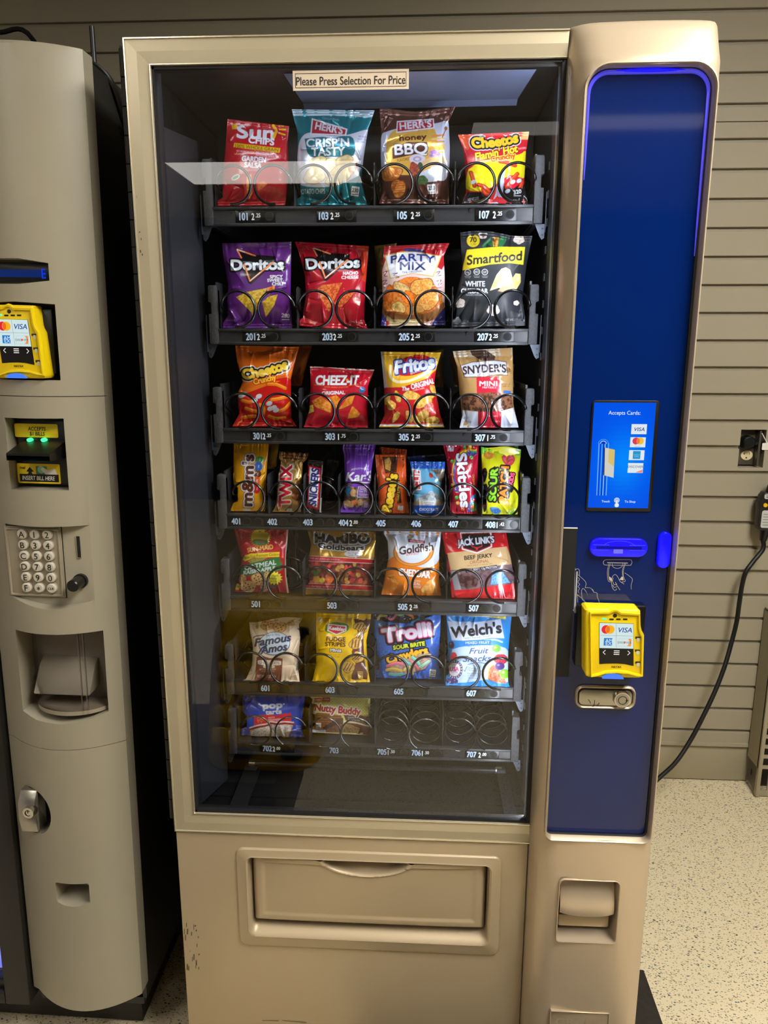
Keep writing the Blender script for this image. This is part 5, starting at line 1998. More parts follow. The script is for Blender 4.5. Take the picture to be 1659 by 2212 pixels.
def pack(name, a, label, cat, filmname, yb=.141, yt=.154, T=.017, sides=((0, 0), (.5, .03), (1, 0)), right=None, seal=(.05, .94), seed=1, crease=14, rough=1.0,
         group="snack packs in the vending machine", res=.85, back=(120, 120, 120), sag=0.0, topwave=0.0, stand=None):
    """pillow pack: dense printed front, plain back, crimped seals as parts.
    sides/right: how far (share of the width) the left/right edge is drawn in at height v"""
    TL, TR, BR, BL = [np.array(q) for q in a.quad]
    wpx = max(np.linalg.norm(TR - TL), np.linalg.norm(BR - BL))
    hpx = max(np.linalg.norm(TL - BL), np.linalg.norm(TR - BR))
    rng = np.random.RandomState(seed)
    right = sides if right is None else right

    def field(nu, nv):
        u, v = np.meshgrid(np.linspace(0, 1, nu), np.linspace(0, 1, nv))
        L, R_ = ipl(v, sides), 1 - ipl(v, right)
        sm = lambda x: x
        uu = L + (R_ - L) * u
        vv = v + topwave * np.sin(uu * PI * 2 + seed) * v ** 6 - sag * np.sin(PI * uu) * (1 - v) ** 6
        top = TL[None, None] * (1 - uu[..., None]) + TR[None, None] * uu[..., None]
        bot = BL[None, None] * (1 - uu[..., None]) + BR[None, None] * uu[..., None]
        px = bot * (1 - vv[..., None]) + top * vv[..., None]
        su = np.clip(1 - np.abs(2 * u - 1) ** 3.4, 0, 1) ** .75
        f = lambda x: x * x * (3 - 2 * x)
        sv = f(np.clip((v - seal[0]) / .26, 0, 1)) ** .7 * f(np.clip((seal[1] - v) / .34, 0, 1)) ** .7
        return u, v, px, su * sv, sv

    nu, nv = max(12, int(wpx / res)), max(16, int(hpx / res))
    u, v, px, bul, sv = field(nu, nv)
    asp = hpx / wpx
    hgt = np.zeros_like(u)
    for k in range(crease):
        side = rng.rand()
        if side < .35:
            p = np.array([rng.rand(), seal[0] * asp])
            ang = PI / 2 + rng.randn() * .55
        elif side < .65:
            p = np.array([rng.rand(), seal[1] * asp])
            ang = -PI / 2 + rng.randn() * .55
        elif side < .83:
            p = np.array([.04, rng.rand() * asp])
            ang = rng.randn() * .8
        else:
            p = np.array([.96, rng.rand() * asp])
            ang = PI + rng.randn() * .8
        d = np.array([math.cos(ang), math.sin(ang)])
        q = np.stack([u - p[0], v * asp - p[1]], -1)
        al = q @ d
        ac = q @ np.array([-d[1], d[0]]) + rng.randn() * .25 * al ** 2
        ln = .16 + .36 * rng.rand()
        win = np.clip(al / .03, 0, 1) * np.clip(1 - al / ln, 0, 1) ** 1.2
        wd = .010 + .022 * rng.rand() + .05 * np.clip(al, 0, 1)
        hgt += (.0023 + .0040 * rng.rand()) * rough * win * np.exp(-np.abs(ac) / wd) * (1 if rng.rand() < .6 else -1)
    for k in range(7):
        p = rng.rand(2)
        r = .08 + .15 * rng.rand()
        hgt += rng.randn() * .0022 * rough * np.exp(-((u - p[0]) ** 2 + (asp * (v - p[1])) ** 2) / (r * r))
    for (v0, sg) in ((seal[0], 1), (seal[1], -1)):
        fal = np.exp(-np.clip((v - v0) * sg, 0, 9) / .07)
        hgt += .0012 * rough * fal * (np.sin(u * 38 + rng.rand() * 6 + 3 * np.sin(u * 9)) * np.sin(u * 17 + rng.rand() * 6))
    hgt += .0004 * np.sin(v * nv * .9) * ((v < seal[0]) | (v > seal[1]))
    edge = np.clip(np.minimum(u, 1 - u) / .05, 0, 1)
    mid = yb + (yt - yb) * v
    Y = mid - T * bul - hgt * edge
    xm = float(U((BL[0] + BR[0] + TL[0] + TR[0]) / 4, (BL[1] + BR[1]) / 2, yb)[0])
    foot = float(U((BL[0] + BR[0]) / 2, (BL[1] + BR[1]) / 2, yb)[2]) if stand is None else stand
    Pf = rest(U(px[..., 0], px[..., 1], Y), foot, xm, yb)
    # colours from the sheet
    ci = np.clip((px[..., 0] - a.bx) * K, 1, a.w - 3)
    cj = np.clip((px[..., 1] - a.by) * K, 1, a.h - 3)
    im = a.img
    im = (im + np.roll(im, 1, 0) + np.roll(im, 1, 1) + np.roll(np.roll(im, 1, 0), 1, 1)) / 4
    xi, yi = ci.astype(int), cj.astype(int)
    fx, fy = (ci - xi)[..., None], (cj - yi)[..., None]
    colr = (im[yi, xi] * (1 - fx) + im[yi, xi + 1] * fx) * (1 - fy) + (im[yi + 1, xi] * (1 - fx) + im[yi + 1, xi + 1] * fx) * fy

    i0, i1 = int(round(seal[0] * (nv - 1))), int(round(seal[1] * (nv - 1)))
    base = Pf[:i0 + 2].reshape(-1, 3).mean(0)

    def mesh(nm, ra, rb, with_back):
        P_, C_ = Pf[ra:rb], colr[ra:rb]
        r, c = P_.shape[:2]
        V = P_.reshape(-1, 3)
        Cc = C_.reshape(-1, 3)
        idx = np.arange(r * c).reshape(r, c)
        F = np.stack([idx[:-1, :-1], idx[:-1, 1:], idx[1:, 1:], idx[1:, :-1]], -1).reshape(-1, 4)
        if with_back:
            n2, m2 = 16, 20
            ub, vb, pb, bb, _ = field(n2, m2)
            sel = (vb >= ra / (nv - 1)) & (vb <= (rb - 1) / (nv - 1))
            Yb = yb + (yt - yb) * vb + T * .8 * bb + .0008
            Pb = rest(U(pb[..., 0], pb[..., 1], Yb), foot, xm, yb)
            o = len(V)
            V = np.vstack([V, Pb.reshape(-1, 3)])
            Cc = np.vstack([Cc, np.tile(lin(back), (n2 * m2, 1))])
            ib = np.arange(n2 * m2).reshape(m2, n2) + o
            F = np.vstack([F, np.stack([ib[:-1, :-1], ib[1:, :-1], ib[1:, 1:], ib[:-1, 1:]], -1).reshape(-1, 4)])
        me = bpy.data.meshes.new(nm)
        V = V - base
        me.vertices.add(len(V))
        me.vertices.foreach_set("co", V.astype(np.float32).ravel())
        me.loops.add(len(F) * 4)
        me.loops.foreach_set("vertex_index", F.astype(np.int32).ravel())
        me.polygons.add(len(F))
        me.polygons.foreach_set("loop_start", np.arange(0, len(F) * 4, 4, dtype=np.int32))
        me.polygons.foreach_set("use_smooth", np.ones(len(F), bool))
        me.materials.append(MATS[filmname])
        at = me.attributes.new("Col", 'FLOAT_COLOR', 'POINT')
        at.data.foreach_set("color", np.hstack([Cc, np.ones((len(Cc), 1))]).astype(np.float32).ravel())
        me.update(calc_edges=True)
        return me
    o = link(name, mesh(name, i0, i1 + 1, True), None, tuple(base))
    tag(o, label, cat, group)
    if i0 > 1:
        link("bottom_seal", mesh("bottom_seal", 0, i0 + 1, False), o)
    if i1 < nv - 2:
        link("top_seal", mesh("top_seal", i1, nv, False), o)
    return o


WH = (226, 228, 240)
PB = [0]


def side_keys(*p):
    return tuple(p)

CA, CB, CC, CD = (420, 220, 4.046), (800, 220, 4.046), (430, 490, 4.254), (800, 490, 4.254)
CE, CF, CG, CH = (450, 740, 4.484), (800, 740, 4.366), (470, 950, 4.74), (800, 950, 4.608)
CI, CJ, CK, CL, CM = (480, 1130, 4.88), (800, 1130, 4.608), (480, 1310, 4.88), (800, 1310, 4.74), (480, 1480, 4.88)

# ---------------------------------------------------------------- tray 1
a = Art(CA, ((290, 150), (828, 212), (812, 905), (150, 912)), (182, 22, 38), 101)
a.poly([(325, 195), (395, 185), (372, 238), (330, 240)], (222, 176, 30))
a.txt("Sun", 535, 262, 112, WH, 320, bold=.045, rot=-3)
a.line([(688, 208), (712, 250), (695, 308)], 26, (238, 184, 30), 6)
for q in (((742, 212), (775, 212)), ((745, 240), (796, 242)), ((742, 272), (790, 288))):
    a.line(q, 14, (238, 184, 30))
a.txt("CHIPS", 585, 340, 54, WH, 222, bold=.05, rot=-6)
a.poly([(348, 358), (750, 405), (744, 446), (340, 396)], (218, 172, 26))
a.txt("100% WHOLE GRAIN", 545, 402, 30, (64, 30, 20), 378, bold=.02, rot=-6)
for t, x, y, w in (("NO ARTIFICIAL", 425, 432, 115), ("FLAVORS", 400, 456, 70), ("NO COLORS FROM", 625, 446, 175), ("ARTIFICIAL SOURCES", 635, 474, 200)):
    a.txt(t, x, y, 15, (240, 210, 210), w, rot=-6, bold=.005)
for x, y in ((350, 450), (510, 432)):
    a.line([(x, y), (x + 8, y + 12), (x + 24, y - 12)], 4, (230, 150, 60))
a.txt("GARDEN", 520, 500, 44, WH, 208, bold=.05, rot=-4)
a.txt("SALSA", 512, 552, 44, WH, 148, bold=.05, rot=-4)
a.txt("FLAVORED", 508, 594, 22, (236, 150, 150), 122)
a.mottle([(455, 650), (500, 628), (503, 800), (482, 852), (458, 800)], (214, 120, 60), (240, 176, 90), 14)
a.mottle([(545, 720), (600, 690), (640, 720), (560, 780)], (206, 70, 50), (226, 130, 70), 14)
a.ell(360, 660, 40, 22, (214, 228, 214), 30).ell(360, 660, 30, 13, (110, 150, 110), 30)
a.txt("NET WT 1.5 OZ", 735, 815, 18, (110, 10, 24), 80, rot=-24)
pack("chip_bag", a, "red whole grain chip bag with white letters and garden salsa flavour above tag 101", "chip bag", "film_gloss", sides=((0, 0), (.2, .10), (.55, .06), (.8, .03), (1, 0)), right=((0, .03), (.4, -.01), (.8, .02), (1, 0)), seed=3, back=(182, 22, 38))

a = Art(CA, ((850, 65), (1575, 75), (1505, 905), (865, 905)), (18, 116, 130), 103)
a.poly([(900, 470), (925, 330), (1010, 268), (1200, 300), (1340, 288), (1545, 245), (1540, 420), (1450, 600), (1425, 650), (1200, 740), (930, 730), (900, 640)], (216, 218, 236), smooth=4)
a.poly([(962, 322), (1120, 305), (1200, 322), (1290, 298), (1388, 318), (1390, 470), (1200, 480), (1010, 478)], (18, 112, 128), smooth=3)
a.poly([(850, 60), (1580, 70), (1570, 138), (1200, 118), (858, 124)], (168, 192, 208))
a.txt("Gluten Free", 1190, 148, 20, (150, 200, 210), 150, rot=-6)
a.poly([(1026, 142), (1338, 236), (1326, 298), (1012, 287)], (232, 232, 240))
a.poly([(1036, 158), (1324, 244), (1314, 286), (1024, 274)], (186, 40, 54))
a.txt("HERR'S", 1178, 228, 62, WH, 240, bold=.035, rot=-11)
a.txt("CRISP'N", 1165, 355, 72, (228, 234, 242), 370, bold=.03, rot=1, out=(((10, 86, 104), 5),))
a.txt("TASTY", 1168, 432, 72, (228, 234, 242), 290, bold=.03, rot=1, out=(((10, 86, 104), 5),))
for x, y, rx, ry, r in ((1080, 530, 75, 52, 20), (1215, 560, 85, 60, -20), (1330, 545, 92, 72, -30), (1050, 645, 92, 72, 20), (1270, 630, 110, 72, 30), (1205, 690, 58, 48, 0)):
    a.food(x, y, rx, ry, (222, 196, 134), (240, 224, 176), r, 26, (176, 140, 84))
a.food(1385, 560, 34, 70, (196, 130, 100), (222, 180, 140), -20, 20)
a.txt("POTATO CHIPS", 1030, 782, 44, WH, 222, bold=.015, rot=2)
a.box(1405, 782, 68, 84, "230", -8)
for t, x, y in (("BEST BEFORE", 1475, 305), ("NOV 23", 1465, 328), ("P1  14G 3", 1465, 350)):
    a.txt(t, x, y, 13, (60, 70, 90), 80, rot=-6)
pack("chip_bag", a, "teal and white foil potato chip bag with silver top seal above tag 103", "chip bag", "film_foil", sides=((0, 0), (.2, .06), (.5, .06), (.75, .07), (.92, .02), (1, 0)), right=((0, -.01), (.25, .10), (.5, .09), (.8, .06), (1, 0)), seed=8, back=(18, 116, 130), crease=18, rough=1.2, seal=(.03, .93))

a = Art(CB, ((80, 72), (742, 58), (705, 892), (75, 892)), (88, 50, 42), 105)
a.poly([(85, 560), (95, 310), (150, 258), (330, 215), (560, 190), (695, 195), (690, 560), (640, 690), (500, 640), (420, 560), (330, 600), (110, 640)], (208, 210, 228), smooth=4)
a.poly([(140, 330), (240, 236), (560, 236), (540, 560), (330, 640), (150, 580)], (220, 172, 74), smooth=4)
a.poly([(232, 168), (555, 146), (560, 232), (226, 274)], (232, 232, 240))
a.poly([(240, 178), (547, 156), (550, 222), (236, 260)], (192, 40, 56))
a.txt("HERR'S", 395, 200, 58, WH, 275, bold=.035, rot=5)
a.txt("honey", 372, 308, 46, (92, 44, 24), 235, bold=.05, rot=4)
a.poly([(190, 400), (330, 350), (500, 352), (500, 440), (330, 470), (195, 500)], (84, 42, 30))
a.txt("BBQ", 355, 408, 92, (226, 228, 238), 285, bold=.03, rot=3, out=(((60, 30, 24), 5),))
a.txt("FLAVORED", 292, 504, 26, (92, 44, 24), 115, rot=9)
for k in range(5):
    a.line([(540, 300 + k * 26), (640, 290 + k * 28)], 17, ((226, 150, 70), (236, 196, 120))[k % 2])
a.line([(628, 310), (660, 240)], 9, (150, 90, 50)).ell(660, 232, 14, 18, (150, 90, 50))
for k in range(3):
    a.line([(560 + k * 6, 395 + k * 24), (640, 385 + k * 26)], 18, (236, 180, 60))
a.food(560, 455, 50, 38, (150, 110, 170), (196, 170, 206), 0, 20)
for r_ in (70, 54, 38, 20):
    a.ell(410, 500, r_, r_ * .62, ((176, 160, 196), (214, 206, 226))[(r_ // 18) % 2])
a.ell(560, 520, 110, 40, (220, 188, 140), 10).ell(436, 560, 22, 34, (70, 84, 74))
a.ell(545, 640, 125, 58, (206, 212, 230), 8)
a.food(450, 685, 55, 40, (54, 84, 54), (90, 120, 74), 0, 12)
a.food(380, 585, 40, 60, (140, 50, 50), (180, 90, 70), 0, 14)
a.food(180, 630, 95, 58, (196, 108, 40), (232, 160, 80), 12, 18, (120, 60, 30))
a.food(245, 755, 60, 78, (200, 110, 40), (232, 160, 80), 10, 18, (120, 60, 30))
for k in range(6):
    a.line([(110 + k * 24, 600 + k * 3), (130 + k * 24, 660 - k * 4)], 6, (170, 86, 30))
    a.line([(195, 700 + k * 20), (295, 690 + k * 20)], 6, (170, 86, 30))
a.box(535, 762, 72, 84, "230", 4)
a.txt("NET WT 1 OZ (28.3g)", 450, 868, 18, (220, 210, 210), 170, rot=2)
pack("chip_bag", a, "brown and gold foil honey flavoured ridged chip bag above tag 105", "chip bag", "film_foil", sides=((0, 0), (.12, .05), (.5, .02), (.8, .02), (1, 0)), right=((0, .03), (.3, .04), (.6, .05), (.85, .08), (1, 0)), seed=11, back=(88, 50, 42), crease=20, rough=1.2, topwave=-.02)

a = Art(CB, ((766, 288), (1388, 260), (1375, 890), (800, 890)), (204, 32, 48), 107)
a.poly([(760, 280), (900, 290), (860, 420), (830, 420)], (216, 84, 44))
a.poly([(1290, 265), (1400, 250), (1380, 330), (1310, 330)], (226, 180, 110))
a.poly([(850, 600), (960, 520), (1100, 500), (1300, 460), (1360, 440), (1350, 660), (1220, 640), (1010, 770), (840, 760)], (238, 218, 34), smooth=4)
a.poly([(790, 900), (850, 790), (1000, 790), (1120, 720), (1250, 760), (1380, 660), (1390, 900)], (30, 27, 30))
a.poly([(1040, 890), (1100, 760), (1150, 590), (1180, 590), (1165, 720), (1150, 890)], (186, 198, 220))
a.poly([(1020, 890), (1085, 770), (1110, 700), (1095, 800), (1060, 890)], (206, 50, 44))
for q in (((1135, 520), (1190, 530), (1265, 556)), ((1190, 745), (1230, 690), (1285, 630)), ((880, 620), (895, 670), (910, 735)), ((945, 725), (1000, 745), (1045, 790)), ((985, 770), (1010, 800), (1040, 810)), ((1270, 800), (1300, 770), (1330, 700))):
    a.line(q, 36, (150, 26, 22), 4).line(q, 28, (214, 60, 34), 4).line([(x - 4, y - 6) for x, y in q], 8, (236, 110, 60), 4)
for x, y in ((900, 700), (1300, 690), (1245, 700), (1200, 780)):
    a.ell(x, y, 24, 17, (206, 216, 232), 30)
a.txt("Cheetos", 1088, 338, 84, (240, 196, 44), 400, bold=.06, rot=7, arc=-16, out=(((26, 22, 24), 15), ((226, 226, 236), 22)))
a.txt("Flamin' Hot", 1098, 442, 66, (250, 226, 50), 378, bold=.035, shear=.15, rot=12, out=(((130, 14, 26), 5),))
a.txt("FLAVORED", 1328, 405, 18, (250, 200, 200), 72, rot=6)
a.txt("Crunchy", 1158, 482, 46, (226, 74, 30), 215, bold=.05, rot=9, out=(((250, 220, 90), 6),))
a.box(1285, 795, 86, 80, "320", 12, (30, 28, 30), (230, 230, 236))
a.txt("NET WT 2 OZ", 900, 848, 24, (222, 222, 230), 100, rot=10)
pack("chip_bag", a, "red and yellow spicy puff bag with black bottom above tag 107", "chip bag", "film_gloss", yb=.150, sides=((0, 0), (.15, .07), (.5, .08), (.8, .06), (1, 0)), right=((0, .0), (.3, .06), (.7, .04), (1, 0)), seed=15, back=(204, 32, 48))

# ---------------------------------------------------------------- tray 2


def triangle_logo(a, dx, dy, k, cx, cy, w, rot, flav, orange):
    def p(x, y):
        return (dx + (x - 345) * k, dy + (y - 205) * k)
    a.poly([p(335, 190), p(520, 255), p(700, 270), p(700, 330), p(475, 530), p(455, 520), p(405, 410), p(380, 300)], (24, 22, 26))
    a.txt("Doritos", cx, cy, 92, (226, 232, 248), w, bold=.05, rot=rot, out=(((24, 22, 26), 17),))
    for q in ((p(350, 208), p(515, 265)), (p(348, 208), p(388, 284)), (p(415, 345), p(468, 497)), (p(468, 497), p(680, 325))):
        a.line(q, 17, (206, 70, 34)).line(q, 7, (246, 190, 130))
    for q in ((p(350, 208), p(420, 232)), (p(468, 497), p(560, 420))):
        a.line(q, 8, (246, 246, 250))
    for t, x, y, w_ in flav:
        a.txt(t, x, y, 28, WH, w_, bold=.045, rot=rot)


a = Art(CC, ((212, 150), (848, 138), (855, 935), (195, 932)), (98, 38, 132), 201)
a.mottle([(620, 560), (700, 540), (690, 580), (640, 620)], (206, 90, 30), (236, 160, 60), 12)
triangle_logo(a, 345, 205, 1.0, 535, 345, 478, 1, (("SPICY", 710, 457, 116), ("SWEET", 697, 490, 140), ("CHILI", 720, 523, 98)), True)
for q in ([(340, 645), (425, 605), (470, 640), (495, 800)], [(420, 602), (625, 562), (565, 690), (495, 832)], [(580, 690), (640, 640), (722, 622), (690, 720), (612, 830)]):
    a.poly([(x + 3, y + 5) for x, y in q], (120, 84, 20))
    a.mottle(q, (186, 140, 30), (232, 196, 70), 16)
a.dots([(340, 605), (722, 602), (600, 830), (490, 830)], 60, 4, ((150, 70, 30), (120, 110, 30)))
a.box(795, 825, 92, 84, "280", -6, (98, 38, 132), (226, 220, 240))
a.txt("NET WT 1 3/4 OZ", 290, 858, 16, (190, 150, 210), 80)
pack("chip_bag", a, "purple tortilla chip bag with black triangle logo above tag 201", "chip bag", "film_gloss", sides=((0, 0), (.12, .08), (.5, .10), (.85, .02), (1, 0)), right=((0, 0), (.3, .02), (1, 0)), seed=21, back=(98, 38, 132), crease=18)

a = Art(CC, ((880, 135), (1560, 178), (1550, 935), (895, 905)), (184, 24, 46), 203)
a.poly([(1440, 170), (1570, 170), (1540, 520), (1490, 480), (1500, 300)], (196, 60, 34))
triangle_logo(a, 1042, 190, .96, 1228, 332, 488, 2, (("NACHO", 1392, 424, 136), ("CHEESE", 1386, 462, 154)), True)
for q in ([(1085, 575), (1130, 535), (1318, 512), (1260, 640), (1195, 785), (1120, 660)], [(1235, 700), (1330, 620), (1430, 600), (1370, 680), (1300, 745)]):
    a.poly([(x + 3, y + 5) for x, y in q], (110, 20, 20))
    a.mottle(q, (190, 70, 40), (226, 130, 66), 14)
a.dots([(1085, 535), (1430, 512), (1370, 745), (1120, 780)], 60, 4, ((150, 30, 24), (240, 170, 90)))
a.txt("310 CALORIES", 1030, 870, 20, (236, 200, 150), 90, rot=-26)
a.txt("TORTILLA CHIPS", 1440, 880, 18, (236, 190, 190), 130, rot=-5)
pack("chip_bag", a, "red tortilla chip bag with black triangle logo leaning out above tag 203", "chip bag", "film_gloss", yb=.136, yt=.172, sides=((0, 0), (.1, .08), (.35, .14), (.6, .13), (.85, .06), (1, 0)), right=((0, 0), (.1, .05), (.5, .04), (1, 0)), seed=24, back=(184, 24, 46), crease=24, rough=1.3, sag=.02)

a = Art(CD, ((128, 180), (728, 148), (690, 905), (100, 912)), (230, 198, 200), 205)
a.poly([(90, 175), (735, 140), (725, 280), (655, 395), (400, 240), (150, 280), (105, 400)], (170, 30, 42))
a.poly([(130, 262), (280, 228), (395, 222), (655, 268), (580, 462), (390, 432), (180, 480)], (206, 176, 96))
a.poly([(142, 268), (280, 238), (395, 231), (640, 275), (572, 448), (390, 424), (188, 468)], (220, 222, 240))
a.poly([(300, 205), (350, 195), (495, 212), (490, 236), (400, 228), (320, 226)], (50, 50, 120))
a.txt("PARTY", 390, 290, 66, (44, 58, 134), 400, bold=.035, arc=22)
a.txt("MIX", 390, 358, 72, (36, 44, 104), 235, bold=.035)
a.txt("THE ORIGINAL", 387, 412, 20, (60, 50, 90), 190, rot=5)
for q in (((205, 430), (250, 425), (215, 445), (265, 460), (235, 470)), ((120, 420), (150, 410), (130, 450), (155, 455)), ((110, 500), (150, 490), (120, 530), (155, 520)), ((600, 420), (640, 410), (610, 450), (650, 445)), ((610, 500), (650, 490), (620, 540), (655, 520))):
    a.line(q, 6, (90, 30, 50), 5)
a.mottle([(105, 700), (160, 560), (260, 490), (420, 462), (560, 490), (660, 620), (672, 760), (600, 850), (390, 880), (180, 840)], (190, 96, 30), (226, 140, 60), 22)
for x, y, rx, ry, r, c1, c2 in ((360, 490, 90, 26, 6, (216, 100, 24), (238, 140, 50)), (165, 630, 42, 90, -12, (220, 96, 20), (240, 140, 50)), (285, 560, 82, 44, -24, (196, 150, 90), (230, 196, 130)), (470, 550, 106, 72, 20, (214, 140, 60), (236, 180, 100)),
                               (350, 650, 52, 62, 40, (226, 100, 20), (244, 140, 50)), (520, 680, 112, 78, 14, (216, 138, 56), (238, 180, 100)), (140, 720, 45, 40, 0, (220, 100, 24), (240, 150, 60)), (260, 740, 66, 48, -20, (200, 150, 80), (232, 196, 120)), (430, 760, 60, 36, 0, (196, 130, 60), (226, 170, 90))):
    a.food(x, y, rx, ry, c1, c2, r, 14, (140, 70, 24))
a.dots([(390, 490), (620, 520), (620, 740), (420, 720)], 70, 4, ((150, 84, 30),))
a.poly([(100, 720), (180, 780), (390, 810), (580, 770), (672, 690), (668, 760), (590, 850), (390, 900), (180, 870), (105, 800)], (150, 96, 52), smooth=3)
a.poly([(95, 770), (150, 850), (150, 915), (95, 915)], (44, 42, 120)).poly([(690, 730), (590, 850), (560, 915), (700, 915)], (44, 42, 120))
a.poly([(150, 810), (200, 850), (470, 850), (475, 900), (150, 905)], (226, 204, 150))
a.txt("Cheddar Cheese, Pretzels,", 300, 850, 15, (50, 34, 40), 250, rot=-3)
a.txt("Corn Chips and Crackers", 300, 876, 15, (50, 34, 40), 220, rot=-3)
pack("cracker_bag", a, "white and red party mix bag showing a bowl of crackers above tag 205", "snack bag", "film_gloss", sides=((0, 0), (.3, .01), (.7, -.02), (1, 0)), right=((0, 0), (.3, .03), (.6, .05), (.85, .08), (1, 0)), seed=27, back=(170, 30, 42), crease=16)
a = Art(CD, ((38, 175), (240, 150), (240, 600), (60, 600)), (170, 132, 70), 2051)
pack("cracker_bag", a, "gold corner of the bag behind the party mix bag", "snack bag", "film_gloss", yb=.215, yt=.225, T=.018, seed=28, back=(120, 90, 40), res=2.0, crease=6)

a = Art(CD, ((828, 45), (1490, 75), (1435, 908), (722, 925)), (42, 44, 50), 207)
a.poly([(800, 30), (1500, 60), (1490, 100), (820, 78)], (60, 62, 70))  # paler strip paints glare on the top seal
a.ell(945, 128, 60, 58, (232, 204, 40)).txt("70", 945, 118, 44, (40, 36, 30), 62).txt("CALORIES", 945, 158, 14, (70, 60, 30), 60).txt("PER CUP", 945, 172, 9, (70, 60, 30), 50)
a.poly([(1070, 150), (1050, 215), (1030, 170), (1090, 110), (1140, 130), (1120, 180)], (36, 110, 64), smooth=3).poly([(1180, 180), (1170, 120), (1240, 85), (1245, 130), (1210, 185)], (40, 120, 70), smooth=3)
a.mottle([(1115, 100), (1150, 85), (1185, 100), (1170, 180), (1130, 180)], (206, 120, 40), (236, 190, 90), 10)


def popcorn(a, x, y, r):
    for k in range(5):
        t = k * 1.3 + x
        a.ell(x + r * .5 * math.cos(t), y + r * .42 * math.sin(t), r * .55, r * .5, (232, 216, 206))
    a.ell(x, y, r * .4, r * .3, (240, 232, 224)).ell(x + r * .2, y + r * .3, r * .2, r * .14, (206, 170, 150))


for x, y, r in ((1365, 115, 50), (1035, 75, 40), (820, 700, 50), (1130, 765, 58), (1342, 700, 26)):
    popcorn(a, x, y, r)
a.poly([(888, 210), (1160, 182), (1422, 185), (1405, 348), (1280, 332), (1100, 345), (842, 402)], (242, 222, 44))
a.txt("Smartfood", 1135, 283, 84, (40, 34, 34), 512, bold=.035, rot=5, shear=.12)
for x, y, t in ((895, 418, "14g"), (978, 413, "NO"), (1052, 415, "GF")):
    a.ell(x, y, 29, 28, (230, 230, 236)).ell(x, y, 24, 23, (42, 44, 50)).txt(t, x, y, 20, (230, 230, 236), 32)
    a.line([(x - 28, y + 38), (x + 28, y + 38)], 5, (150, 150, 156)).line([(x - 22, y + 50), (x + 22, y + 50)], 5, (150, 150, 156))
a.txt("WHITE", 963, 522, 48, WH, 178, bold=.03)
a.txt("CHEDDAR", 957, 588, 42, WH, 245, bold=.03)
a.txt("FLAVORED POPCORN", 955, 626, 18, (180, 186, 200), 150)
a.mottle([(1098, 588), (1160, 440), (1205, 385), (1245, 372), (1285, 395), (1340, 592), (1240, 575), (1180, 560)], (230, 206, 130), (246, 230, 176), 50)
a.mottle([(1300, 480), (1335, 428), (1380, 432), (1382, 510), (1338, 580)], (216, 190, 110), (236, 214, 150), 30)
a.poly([(1170, 590), (1220, 540), (1270, 585), (1230, 600)], (226, 170, 130))
a.txt("NET WT 1 OZ (28.3 g)", 1330, 855, 22, (196, 198, 206), 170)
pack("popcorn_bag", a, "matte black popcorn bag with yellow banner above tag 207", "snack bag", "film_matte", yb=.140, sides=((0, 0), (.3, .04), (.6, .09), (.9, .02), (1, 0)), right=((0, 0), (.3, .08), (.7, .05), (1, .0)), seed=31, back=(42, 44, 50), crease=16, topwave=.02)

# ---------------------------------------------------------------- tray 3
a = Art(CE, ((260, 28), (878, 42), (868, 812), (232, 812)), (228, 108, 20), 301)
a.poly([(225, 820), (290, 640), (262, 500), (420, 450), (560, 380), (830, 368), (880, 830)], (200, 28, 24), smooth=3)
a.poly([(262, 470), (300, 440), (420, 440), (560, 372), (700, 372), (560, 420), (400, 480), (300, 510)], (236, 120, 24))
for q in (((580, 402), (660, 405), (745, 442)), ((615, 552), (690, 540), (772, 520)), ((588, 712), (660, 735), (742, 728)), ((330, 725), (400, 715), (455, 712)), ((365, 635), (420, 655), (480, 668)), ((690, 662), (740, 640), (792, 585)), ((330, 560), (400, 575), (440, 560)), ((500, 600), (540, 640), (530, 690))):
    a.line(q, 42, (150, 50, 14), 4).line(q, 33, (236, 122, 24), 4).line([(x, y - 7) for x, y in q], 9, (248, 170, 70), 4)
for x, y in ((600, 640), (635, 630), (655, 655), (590, 590), (320, 515), (345, 500), (450, 560), (490, 520)):
    a.ell(x, y, 30, 22, (208, 214, 232), 20)
a.txt("Cheetos", 545, 262, 92, (244, 204, 60), 440, bold=.065, rot=14, arc=-14, out=(((28, 22, 22), 16), ((230, 226, 230), 24)))
a.txt("Crunchy", 545, 355, 54, (248, 196, 50), 220, bold=.05, rot=13, out=(((196, 40, 24), 8),))
a.txt("REAL CHEESE", 720, 152, 14, (60, 30, 16), 110, rot=0, arc=6)
a.txt("GUARANTEED", 730, 325, 15, (120, 50, 14), 110, rot=14)
a.box(735, 770, 92, 66, "310", 4, (200, 28, 24), (40, 16, 16))
pack("chip_bag", a, "orange and red crunchy cheese puff bag above tag 301", "chip bag", "film_gloss", sides=((0, 0), (.15, .10), (.4, .06), (.55, .14), (.8, .04), (1, 0)), right=((0, .02), (.1, .10), (.6, .12), (.85, .05), (1, 0)), seed=35, back=(228, 108, 20), crease=20, rough=1.2, seal=(.04, .95))
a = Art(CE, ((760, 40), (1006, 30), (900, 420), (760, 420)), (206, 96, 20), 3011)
pack("chip_bag", a, "second orange puff bag waiting behind the orange one above tag 301", "chip bag", "film_gloss", yb=.212, yt=.235, T=.018, seed=36, back=(200, 90, 20), res=1.6, crease=14)

